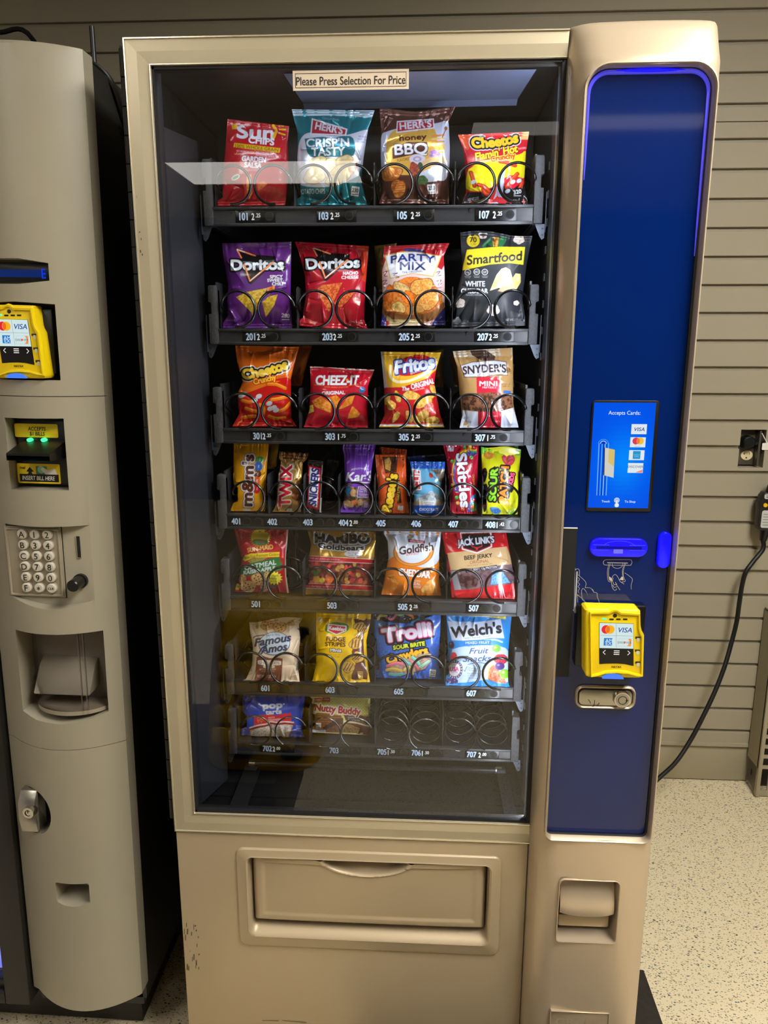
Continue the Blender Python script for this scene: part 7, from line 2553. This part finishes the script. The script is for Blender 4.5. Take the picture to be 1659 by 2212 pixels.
a = Art(CJ, ((136, 72), (705, 88), (714, 780), (102, 748)), (230, 128, 26), 505)
a.poly([(130, 60), (715, 80), (700, 330), (600, 440), (420, 420), (230, 330), (160, 370)], (204, 210, 228), smooth=2)
a.line([(215, 120), (330, 106), (500, 120), (610, 150)], 5, (150, 150, 170), 4)
for r_, c in ((1.0, (196, 116, 50)), (.93, (236, 160, 70)), (.86, (206, 120, 44)), (.78, (214, 220, 236))):
    a.ell(430, 282, 205 * r_, 150 * r_, c, 6)
a.ell(440, 235, 190, 112, (214, 220, 236), 6)
a.poly([(375, 158), (540, 176), (545, 202), (380, 190)], (176, 44, 40)).txt("PEPPERIDGE FARM", 460, 182, 14, WH, 140, rot=-6)
a.txt("Goldfish", 452, 252, 76, (62, 30, 40), 338, bold=.04, rot=8, shear=.1)
a.txt("BAKED", 418, 305, 24, (190, 70, 40), 122, rot=8)
a.txt("CHEDDAR", 440, 498, 68, (240, 236, 236), 312, bold=.045, rot=-6, out=(((190, 84, 14), 7),))


def cracker_fish(a, x, y, k, r):
    t = math.radians(-r)
    def p(dx, dy):
        return (x + k * (dx * math.cos(t) - dy * math.sin(t)), y + k * (dx * math.sin(t) + dy * math.cos(t)))
    a.poly([p(-60, 0), p(-30, -28), p(10, -30), p(42, -6), p(72, -30), p(66, 0), p(72, 30), p(42, 6), p(10, 30), p(-30, 28)], (170, 84, 16), smooth=3)
    a.mottle([p(-55, 0), p(-28, -24), p(10, -26), p(40, -4), p(66, -24), p(62, 0), p(66, 24), p(40, 4), p(10, 26), p(-28, 24)], (222, 136, 36), (242, 176, 80), 14, smooth=3)


cracker_fish(a, 235, 570, .9, -40)
cracker_fish(a, 240, 650, .5, 30)
cracker_fish(a, 210, 520, .6, 10)
a.txt("MADE WITH", 455, 575, 14, WH, 90, rot=-4).txt("REAL", 458, 602, 26, WH, 84, rot=-4).txt("CHEESE", 458, 634, 22, WH, 96, rot=-4)
a.mottle([(500, 665), (560, 590), (600, 562), (645, 585), (668, 690), (590, 700), (520, 690)], (234, 150, 60), (248, 190, 110), 24)
a.txt("NET WT 2.25 OZ", 240, 716, 22, (250, 226, 190), 150, rot=-4)
pack("cracker_bag", a, "orange and white cheddar cracker bag above tag 505", "snack bag", "film_gloss", sides=((0, 0), (.3, .05), (.6, .10), (.85, .07), (.95, 0), (1, 0)), right=((0, 0), (.3, .04), (.7, .04), (1, 0)), seed=88, back=(230, 128, 26), crease=14)

a = Art(CJ, ((712, 85), (1348, 72), (1470, 755), (822, 812)), (200, 22, 36), 507)
a.poly([(765, 298), (1360, 232), (1420, 412), (1100, 440), (800, 470)], (200, 166, 118))
a.mottle([(795, 470), (1100, 440), (1418, 408), (1440, 602), (1180, 630), (1000, 660), (835, 668)], (92, 70, 78), (126, 102, 108), 60, sharp=3)
a.mottle([(880, 520), (960, 490), (1080, 560), (1060, 630), (960, 650), (890, 620)], (62, 34, 36), (104, 70, 72), 24)
a.mottle([(1090, 500), (1180, 470), (1230, 560), (1180, 610), (1090, 600)], (84, 56, 64), (120, 90, 98), 30)
a.poly([(800, 480), (850, 470), (905, 660), (840, 665)], (150, 146, 156))
a.mottle([(1212, 482), (1292, 448), (1392, 592), (1200, 612)], (70, 130, 196), (130, 180, 226), 6)
a.poly([(942, 462), (1258, 415), (1270, 446), (950, 492)], (36, 26, 28)).txt("100% BEEF | 13g PROTEIN", 1110, 452, 22, WH, 300, bold=.01, rot=7)
a.poly([(893, 92), (1186, 82), (1206, 100), (1212, 238), (1062, 302), (912, 262)], (222, 220, 226)).poly([(903, 102), (1182, 92), (1194, 108), (1200, 230), (1062, 290), (922, 252)], (190, 24, 38)).poly([(912, 110), (1178, 100), (1188, 114), (1192, 224), (1062, 280), (930, 246)], (34, 28, 30))
a.txt("JACK LINK'S", 1050, 178, 62, WH, 362, bold=.04, rot=6, out=(((34, 28, 30), 8),))
for s_ in (-1, 1):
    a.line([(1060, 258), (1060 + s_ * 22, 240), (1060 + s_ * 48, 232), (1060 + s_ * 50, 212)], 9, (206, 40, 50), 4)
a.poly([(1046, 240), (1076, 240), (1066, 272), (1056, 272)], (206, 40, 50))
a.txt("BEEF JERKY", 1074, 332, 40, (38, 26, 24), 278, bold=.035, rot=6)
a.txt("ORIGINAL", 1085, 382, 32, (130, 52, 34), 192, bold=.02, rot=5)
a.txt("HICKORY SMOKED AND SEASONED STRIPS", 1090, 414, 9, (70, 40, 30), 250, rot=5)
a.txt("NET WT 3.25", 1115, 738, 26, (70, 8, 16), 110, rot=4)
for k in range(4):
    a.line([(1290 - k * 8, 700 + k * 14), (1400, 692 + k * 14)], 5, (120, 10, 22))
a.ell(885, 760, 34, 28, (150, 14, 26)).ell(885, 760, 28, 22, (200, 22, 36))
pack("jerky_bag", a, "red and tan beef jerky pouch with clear window above tag 507", "snack bag", "film_gloss", yb=.130, yt=.172, T=.010, sides=((0, 0), (.5, .0), (1, 0)), seed=92, back=(200, 22, 36), crease=10, seal=(.03, .97), rough=.9)

# ---------------------------------------------------------------- tray 6
a = Art(CK, ((286, 158), (850, 112), (818, 815), (222, 832)), (222, 198, 174), 601)
for x, y, rx, ry in ((475, 196, 66, 52), (606, 220, 66, 56), (720, 176, 40, 28), (588, 132, 34, 22), (700, 106, 52, 26), (330, 176, 30, 16), (368, 214, 15, 20), (815, 130, 30, 24)):
    cookie(a, x, y, rx, ry, (196, 148, 98), (62, 38, 38), 8, (104, 62, 40))
a.ell(550, 392, 168, 124, (48, 56, 92), 6).ell(550, 390, 160, 117, (196, 212, 234), 6)
a.txt("SINCE 1975", 535, 302, 17, (40, 50, 90), 138, rot=4, arc=6)
a.txt("Famous", 524, 352, 78, (42, 52, 92), 392, bold=.045, shear=.3, rot=9)
a.txt("Amos", 535, 440, 78, (42, 52, 92), 285, bold=.045, shear=.3, rot=9)
a.line([(345, 490), (380, 500), (420, 440), (470, 410)], 16, (42, 52, 92), 4).line([(330, 330), (350, 315), (440, 300)], 10, (42, 52, 92), 4)
a.poly([(362, 535), (410, 515), (500, 545), (590, 540), (638, 552), (615, 840), (338, 840)], (124, 68, 58))
a.poly([(372, 580), (400, 566), (600, 572), (620, 596), (600, 622), (400, 615)], (226, 214, 204), smooth=3).txt("CHOCOLATE", 496, 594, 26, (110, 58, 48), 218, bold=.02, rot=-3)
a.poly([(435, 620), (540, 624), (545, 652), (438, 648)], (226, 214, 204), smooth=2).txt("CHIP", 490, 636, 20, (110, 58, 48), 74, bold=.02)
a.txt("BITE SIZE COOKIES", 480, 664, 15, (230, 200, 190), 170).txt("NATURALLY FLAVORED", 480, 686, 12, (230, 200, 190), 140)
a.txt("NET WT 2 OZ (56g)", 468, 736, 28, (238, 226, 222), 200, rot=-2)
a.line([(262, 660), (310, 650), (315, 710), (262, 718), (262, 660)], 4, (130, 100, 80)).txt("280", 288, 672, 20, (110, 80, 60), 40).txt("D", 250, 745, 18, (130, 100, 80), 12)
a.mottle([(790, 540), (820, 535), (812, 660), (775, 680)], (150, 170, 196), (70, 96, 130), 7, sharp=6)
a.line([(800, 235), (832, 290), (822, 540)], 14, (120, 104, 92), 3)
pack("cookie_bag", a, "cream chocolate chip cookie bag with brown lower panel above tag 601", "cookie bag", "film_matte", yb=.118, yt=.166, sides=((0, 0), (.3, .12), (.6, .11), (.85, .03), (1, 0)), right=((0, 0), (.3, .05), (.7, .03), (.9, .07), (1, 0)), seed=95, back=(222, 198, 174), crease=18, rough=1.2, topwave=-.02, sag=.01)
a = Art(CK, ((362, 48), (850, 46), (840, 330), (390, 330)), (122, 108, 96), 6011)  # cream and cookies redrawn darker as painted shade
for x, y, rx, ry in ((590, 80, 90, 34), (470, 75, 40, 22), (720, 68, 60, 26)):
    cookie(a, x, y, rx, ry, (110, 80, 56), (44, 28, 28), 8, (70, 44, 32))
pack("cookie_bag", a, "cream cookie bag in painted shade behind the cream chocolate chip cookie bag", "cookie bag", "film_matte", yb=.205, yt=.225, T=.016, seed=96, back=(110, 96, 86), res=1.5, crease=8)

a = Art(CK, ((992, 52), (1572, 68), (1558, 798), (945, 838)), (236, 192, 20), 603)
for k in range(7):
    a.line([(985, 62 + k * 10), (1575, 78 + k * 10)], 3, (206, 160, 14))
a.poly([(1385, 132), (1570, 138), (1520, 250), (1490, 320), (1500, 560), (1530, 765), (1362, 765), (1405, 600), (1365, 480), (1430, 300)], (96, 48, 42), smooth=3)
a.mottle([(1080, 240), (1105, 185), (1200, 165), (1320, 190), (1330, 250), (1240, 290), (1110, 275)], (40, 100, 46), (90, 150, 60), 12, smooth=3)
a.poly([(1112, 182), (1312, 205), (1308, 260), (1205, 302), (1108, 258)], (228, 226, 234)).poly([(1122, 192), (1302, 213), (1298, 254), (1204, 290), (1118, 252)], (196, 30, 54))
a.txt("Keebler", 1212, 232, 38, WH, 170, bold=.045, rot=-7)
a.txt("FUDGE", 1198, 344, 44, (92, 42, 30), 200, bold=.05, rot=-2)
a.txt("STRIPES", 1192, 398, 42, (92, 42, 30), 212, bold=.05, rot=-2)
a.txt("Minis", 1196, 462, 32, WH, 116, bold=.05, rot=-2, out=(((92, 42, 30), 6),))
a.txt("Magically made with", 1170, 508, 12, (110, 70, 30), 150).txt("Keebler fudge", 1170, 528, 14, (92, 42, 30), 140)
for x, y, rx, ry, r in ((1452, 210, 66, 42, 0), (1440, 322, 48, 34, -10), (1405, 392, 66, 56, 20), (1432, 535, 58, 58, -20), (1330, 638, 62, 60, 0), (1480, 250, 40, 26, 0)):
    a.food(x, y, rx, ry, (196, 146, 66), (222, 178, 96), r, 10, (92, 50, 36))
    for k in (-.5, 0, .5):
        t = math.radians(60 + r)
        a.line([(x + k * rx - ry * .7 * math.cos(t), y + ry * .7 * math.sin(t)), (x + k * rx + ry * .7 * math.cos(t), y - ry * .7 * math.sin(t))], 10, (84, 42, 34))
a.ell(1030, 135, 26, 22, (226, 222, 216), 30)
for k in range(5):
    a.line([(1430, 690 + k * 14), (1482, 690 + k * 14)], 6, (206, 170, 90))
a.box(1462, 748, 40, 30, "2", 0, (206, 180, 60), (92, 42, 30))
a.line([(950, 812), (1300, 800), (1555, 785)], 14, (226, 206, 120))
pack("cookie_bag", a, "yellow striped fudge cookie bag with brown side above tag 603", "cookie bag", "film_gloss", yb=.122, yt=.160, sides=((0, 0), (.3, .05), (.7, .02), (1, 0)), right=((0, 0), (.3, .05), (.6, .08), (.9, .01), (1, 0)), seed=99, back=(236, 192, 20), crease=14, seal=(.04, .92))

a = Art(CL, ((33, 68), (722, 70), (742, 778), (62, 778)), (54, 102, 200), 605)
a.dots([(40, 80), (720, 80), (730, 770), (60, 770)], 420, 6, ((34, 74, 160), (84, 134, 220), (30, 60, 140)))
a.poly([(25, 60), (730, 62), (640, 90), (480, 160), (360, 176), (200, 164), (110, 150), (35, 128)], (24, 24, 34))
a.dots([(35, 68), (600, 70), (480, 150), (60, 130)], 50, 5, ((190, 200, 226), (60, 100, 190)))
for q, c in ((((80, 132), (100, 98), (165, 100)), (196, 186, 90)), (((165, 112), (220, 132), (265, 88)), (226, 120, 160)), (((270, 74), (310, 86), (350, 72)), (130, 196, 120)), (((352, 70), (420, 90), (438, 120)), (226, 130, 80)), (((430, 162), (485, 140), (508, 72)), (70, 150, 214))):
    a.line(q, 30, (30, 26, 34), 5).line(q, 25, c, 5)
a.txt("Trolli", 372, 262, 132, (216, 214, 234), 490, bold=.07, rot=9, out=(((230, 60, 140), 8), ((26, 22, 32), 30)))
a.txt("SOUR BRITE", 395, 400, 40, (210, 224, 56), 325, bold=.05, rot=8, out=(((26, 22, 32), 12),))
a.txt("Crawlers", 375, 492, 78, (246, 186, 50), 425, bold=.06, rot=14, arc=6, out=(((26, 22, 32), 15),))
win = [(165, 610), (330, 560), (420, 520), (600, 470), (625, 560), (560, 640), (380, 690), (300, 720), (200, 690)]
a.poly([(x, y + 8) for x, y in win], (26, 24, 34)).mottle(win, (160, 120, 120), (200, 160, 140), 30)
for q, c in ((((175, 610), (260, 580), (330, 590)), (226, 110, 140)), (((170, 650), (240, 640), (320, 660)), (226, 196, 96)), (((200, 690), (260, 700), (330, 690)), (110, 196, 200)), (((340, 540), (380, 580), (440, 590)), (110, 190, 190)), (((350, 650), (400, 620), (430, 690)), (226, 196, 110)), (((430, 520), (480, 560), (520, 620)), (120, 200, 180)), (((480, 640), (540, 600), (600, 560)), (140, 196, 170)), (((500, 500), (560, 510), (610, 500)), (176, 150, 110)), (((420, 560), (460, 600), (490, 640)), (226, 120, 130))):
    a.line(q, 36, (120, 60, 70), 5).line(q, 31, c, 5).line([(x, y - 8) for x, y in q], 7, tuple(min(255, v + 34) for v in c), 5)
a.txt("T", 210, 530, 90, (246, 176, 46), 10, alpha=0)
a.box(637, 684, 64, 76, "90", -6)
a.poly([(55, 742), (300, 748), (560, 735), (745, 745), (745, 785), (55, 785)], (26, 24, 34))
a.txt("NET WT 2.5 OZ", 660, 750, 18, (190, 180, 200), 130, rot=-4)
pack("gummy_bag", a, "bright blue sour gummy worm bag with black splashes above tag 605", "candy bag", "film_gloss", yb=.142, yt=.166, sides=((0, 0), (.5, -.01), (1, 0)), right=((0, 0), (.3, .06), (.7, .02), (1, 0)), seed=102, back=(54, 102, 200), crease=14, seal=(.05, .96))

a = Art(CL, ((778, 72), (1448, 82), (1428, 848), (748, 825)), (28, 136, 220), 607)
a.poly([(780, 62), (1388, 70), (1388, 132), (1180, 106), (790, 88)], (230, 214, 60)).txt("is our 1st ingredient!", 1230, 96, 18, (40, 60, 90), 280, rot=-5)
a.line([(805, 112), (850, 155), (960, 165), (1020, 160)], 16, (196, 214, 240), 5)
a.poly([(788, 150), (960, 172), (1160, 152), (1335, 128), (1372, 326), (1240, 322), (1130, 340), (960, 350), (835, 346)], (206, 216, 240))
a.line([(1130, 355), (1270, 340), (1350, 365)], 16, (196, 214, 240), 5)
a.txt("Welch's", 1083, 238, 108, (30, 26, 40), 512, bold=.045, rot=6)
a.txt("FAMILY FARMER OWNED", 1095, 316, 13, (40, 50, 90), 285, rot=5, arc=-4)
a.poly([(840, 440), (960, 410), (1260, 400), (1420, 470), (1415, 770), (1250, 740), (1050, 770), (850, 770), (820, 620)], (190, 212, 242), smooth=3)
a.poly([(950, 350), (1240, 342), (1236, 394), (954, 402)], (32, 116, 196)).txt("MIXED FRUIT", 1098, 370, 26, WH, 245, bold=.025, rot=1)
a.txt("Natural & Artificial Flavors", 1095, 408, 10, (60, 80, 130), 220)
a.txt("Fruit", 1105, 452, 58, (60, 62, 124), 200, bold=.015, shear=.3, rot=2)
a.txt("Snacks", 1085, 532, 60, (60, 62, 124), 292, bold=.015, shear=.3, rot=2)
a.line([(998, 596), (1090, 575), (1195, 585)], 7, (60, 62, 124), 5)
a.line([(955, 655), (968, 668), (990, 620)], 6, (40, 60, 110))
for t, y, w in (("Colors From", 634, 110), ("Natural Flavors", 656, 190), ("Excellent source", 688, 170), ("of Vitamin C", 708, 120), ("Gluten Free", 732, 110)):
    a.txt(t, 996 + w / 2, y, 15, (50, 60, 110), w, rot=-3)
a.ell(1290, 430, 44, 40, (120, 180, 44)).ell(1280, 420, 14, 12, (190, 220, 130))


def berry(a, x, y, rx, ry, c):
    a.ell(x, y, rx, ry, tuple(int(q * .7) for q in c))
    for i in range(5):
        for j in range(5):
            dx, dy = (i - 2) / 2.6 + (j % 2) * .15, (j - 2) / 2.6
            if dx * dx + dy * dy < .9:
                a.ell(x + dx * rx, y + dy * ry, rx * .22, ry * .22, c).ell(x + dx * rx - rx * .06, y + dy * ry - ry * .07, rx * .07, ry * .07, tuple(min(255, q + 70) for q in c))


berry(a, 1335, 540, 72, 52, (206, 44, 60))
a.mottle([(1200, 745), (1215, 640), (1260, 590), (1350, 690), (1398, 790), (1300, 780)], (216, 70, 50), (244, 140, 80), 16)
a.line([(1203, 745), (1217, 640), (1262, 592)], 10, (240, 170, 70), 4)
a.ell(1325, 612, 50, 40, (70, 42, 116)).ell(1312, 600, 14, 10, (150, 130, 190)).ell(1375, 690, 52, 50, (124, 186, 50)).ell(1360, 675, 16, 14, (196, 226, 140))
a.ell(830, 395, 30, 38, (46, 30, 50)).ell(822, 382, 8, 10, (130, 110, 140))
berry(a, 852, 515, 36, 46, (206, 44, 60))
for x, y in ((800, 760), (840, 745), (825, 780), (870, 765)):
    a.ell(x, y, 28, 24, (60, 40, 96)).ell(x - 8, y - 7, 7, 6, (140, 120, 170))
a.ell(862, 646, 84, 96, (62, 58, 112)).ell(862, 646, 60, 70, (232, 200, 150)).ell(862, 646, 54, 64, (206, 206, 226))
for k in range(20):
    t = 2 * PI * k / 20
    a.ell(862 + 72 * math.cos(t), 646 + 83 * math.sin(t), 5, 6, WH)
a.txt("USA", 860, 640, 44, (200, 66, 120), 88, bold=.05).txt("MADE IN", 862, 598, 10, (70, 60, 110), 60).txt("OUR FARMS", 862, 674, 10, (70, 60, 110), 64)
a.poly([(740, 800), (900, 788), (1080, 765), (1180, 770), (1430, 800), (1435, 860), (740, 835)], (28, 136, 220))
pack("fruit_snack_bag", a, "sky blue fruit snack bag with white flag and berries above tag 607", "snack bag", "film_matte", yb=.118, yt=.166, sides=((0, 0), (.1, .03), (.5, .05), (1, 0)), right=((0, 0), (.1, .03), (.5, .04), (1, 0)), seed=105, back=(28, 136, 220), crease=14, seal=(.05, .96), sag=-.02)

# ---------------------------------------------------------------- tray 7
a = Art(CM, ((218, 100), (872, 106), (884, 582), (180, 580)), (34, 74, 204), 702)
a.poly([(210, 90), (880, 95), (872, 120), (222, 118)], (40, 60, 140)).txt("TOASTER PASTRIES", 540, 106, 14, (120, 130, 170), 230)
a.poly([(218, 110), (240, 110), (236, 260), (200, 560), (180, 575)], (24, 50, 160))
a.txt("pop", 530, 210, 62, (214, 220, 238), 200, bold=.07, rot=4)
a.ell(650, 200, 11, 10, (214, 220, 238))
a.txt("tarts", 540, 280, 46, (214, 220, 238), 165, bold=.07, rot=4)
a.poly([(338, 325), (440, 312), (540, 312), (560, 322), (620, 305), (728, 294), (728, 395), (332, 440)], (212, 44, 66))
a.food(402, 358, 40, 44, (190, 50, 46), (226, 120, 100), 0, 10)
a.poly([(375, 322), (430, 318), (405, 338)], (70, 110, 50))
a.txt("FROSTED", 520, 342, 13, WH, 64, rot=3).txt("STRAWBERRY", 560, 364, 22, WH, 152, bold=.02, rot=3)
for q, top in (([(288, 472), (470, 428), (508, 405), (508, 552), (308, 552)], ((290, 466), (380, 440), (470, 424), (506, 400))), ([(512, 552), (514, 405), (570, 412), (755, 408), (698, 552)], ((518, 400), (580, 408), (660, 402), (752, 410)))):
    a.poly([(x, y) for x, y in q], (206, 150, 96))
    c = np.mean(np.array(q), 0)
    inn = [tuple(c + (np.array(p) - c) * .92) for p in q]
    a.poly(inn, (228, 218, 214)).dots(inn, 170, 3.2, ((150, 60, 60), (90, 60, 120), (60, 50, 60)))
    a.line(top, 24, (148, 44, 36), 5).line([(x, y - 16) for x, y in top], 14, (230, 214, 214), 5)
a.txt("2", 232, 440, 46, (206, 212, 236), 26, rot=84).txt("PASTRIES", 222, 500, 16, (206, 212, 236), 70, rot=84)
for k, t in enumerate(("EACH", "FREE", "USA")):
    a.txt(t, 806, 432 + k * 24, 17, (206, 212, 236), 52)
a.txt("NET WT 3.3 OZ (96g)", 780, 530, 16, (206, 212, 236), 110, rot=-3)
pack("pastry_pack", a, "blue toaster pastry pack with frosted pastries above tag 702", "pastry pack", "film_gloss", yb=.140, yt=.152, T=.012, sides=((0, 0), (.3, .02), (.7, .01), (1, 0)), right=((0, 0), (.15, .05), (.5, .05), (1, 0)), seed=110, back=(34, 74, 204), crease=12, seal=(.04, .97))

a = Art(CM, ((926, 108), (1562, 118), (1556, 528), (952, 498)), (222, 212, 132), 703)
for k in range(-12, 26):
    a.line([(900 + k * 32, 100), (900 + k * 32 + 240, 340)], 7, (196, 186, 70)).line([(900 + k * 32 + 240, 100), (900 + k * 32, 340)], 7, (196, 186, 70))
a.poly([(924, 105), (990, 105), (1010, 330), (926, 330)], (220, 216, 170), .8)
a.poly([(970, 138), (1050, 128), (1138, 128), (1138, 172), (975, 178)], (196, 42, 66), smooth=1).txt("Little Debbie", 1054, 152, 20, WH, 145, bold=.02, rot=3)
wv = [(932, 335), (1000, 292), (1130, 300), (1258, 322), (1262, 500), (1090, 500), (945, 470)]
a.poly(wv, (128, 78, 54))
for i in range(12):
    for j in range(8):
        x, y = 945 + i * 27 + (j % 2) * 13, 312 + j * 24 + i * 1.0
        b_, mk = a.mask_poly(a.c(wv))
        q = a.c([(x, y)])[0]
        ix, iy = int(q[0]) - b_[0], int(q[1]) - b_[1]
        if 0 <= iy < mk.shape[0] and 0 <= ix < mk.shape[1] and mk[iy, ix]:
            a.ell(x, y, 12, 9, (166, 112, 82)).ell(x, y + 4, 11, 5, (110, 64, 44))
a.poly([(1062, 445), (1200, 360), (1275, 345), (1275, 430), (1110, 500), (1060, 495)], (76, 50, 44))
a.mottle([(1095, 470), (1200, 420), (1262, 410), (1262, 505), (1090, 500)], (140, 88, 62), (166, 112, 82), 14)
a.poly([(1275, 300), (1555, 330), (1558, 420), (1440, 420), (1300, 370)], (86, 54, 44))
for k in range(7):
    a.line([(1430 + k * 22, 310), (1520 + k * 22, 420)], 5, (130, 86, 66)).line([(1540 + k * 22 - 130, 310), (1450 + k * 22 - 130, 420)], 5, (130, 86, 66))
a.line([(1285, 385), (1400, 395), (1555, 440)], 16, (226, 218, 200), 4)
a.poly([(1280, 395), (1420, 405), (1558, 445), (1558, 530), (1430, 515), (1280, 495)], (116, 66, 50))
a.mottle([(1280, 405), (1360, 420), (1450, 455), (1430, 512), (1282, 495)], (186, 146, 104), (214, 178, 136), 12)
a.dots([(1285, 410), (1440, 450), (1425, 505), (1285, 490)], 26, 4, ((110, 70, 50),))
a.txt("Nutty Buddy", 1218, 255, 72, (182, 30, 44), 480, bold=.05, rot=-6, out=(((232, 228, 226), 9),))
a.txt("WAFER BARS", 1385, 345, 20, (200, 206, 226), 130, rot=-6).txt("PEANUT BUTTER", 1390, 368, 14, (200, 206, 226), 120, rot=-6)
a.box(1015, 428, 54, 60, "480", 0)
a.poly([(948, 468), (1090, 470), (1092, 500), (952, 496)], (206, 206, 220)).txt("NET WT 3 OZ", 1340, 506, 14, (226, 220, 214), 110)
a.ell(1470, 508, 18, 10, (190, 170, 160))
pack("wafer_pack", a, "tan and yellow chocolate wafer pack above tag 703", "wafer pack", "film_gloss", yb=.150, yt=.160, T=.012, sides=((0, 0), (.5, .0), (1, 0)), seed=114, back=(222, 212, 132), crease=8, rough=.7, seal=(.02, .98))
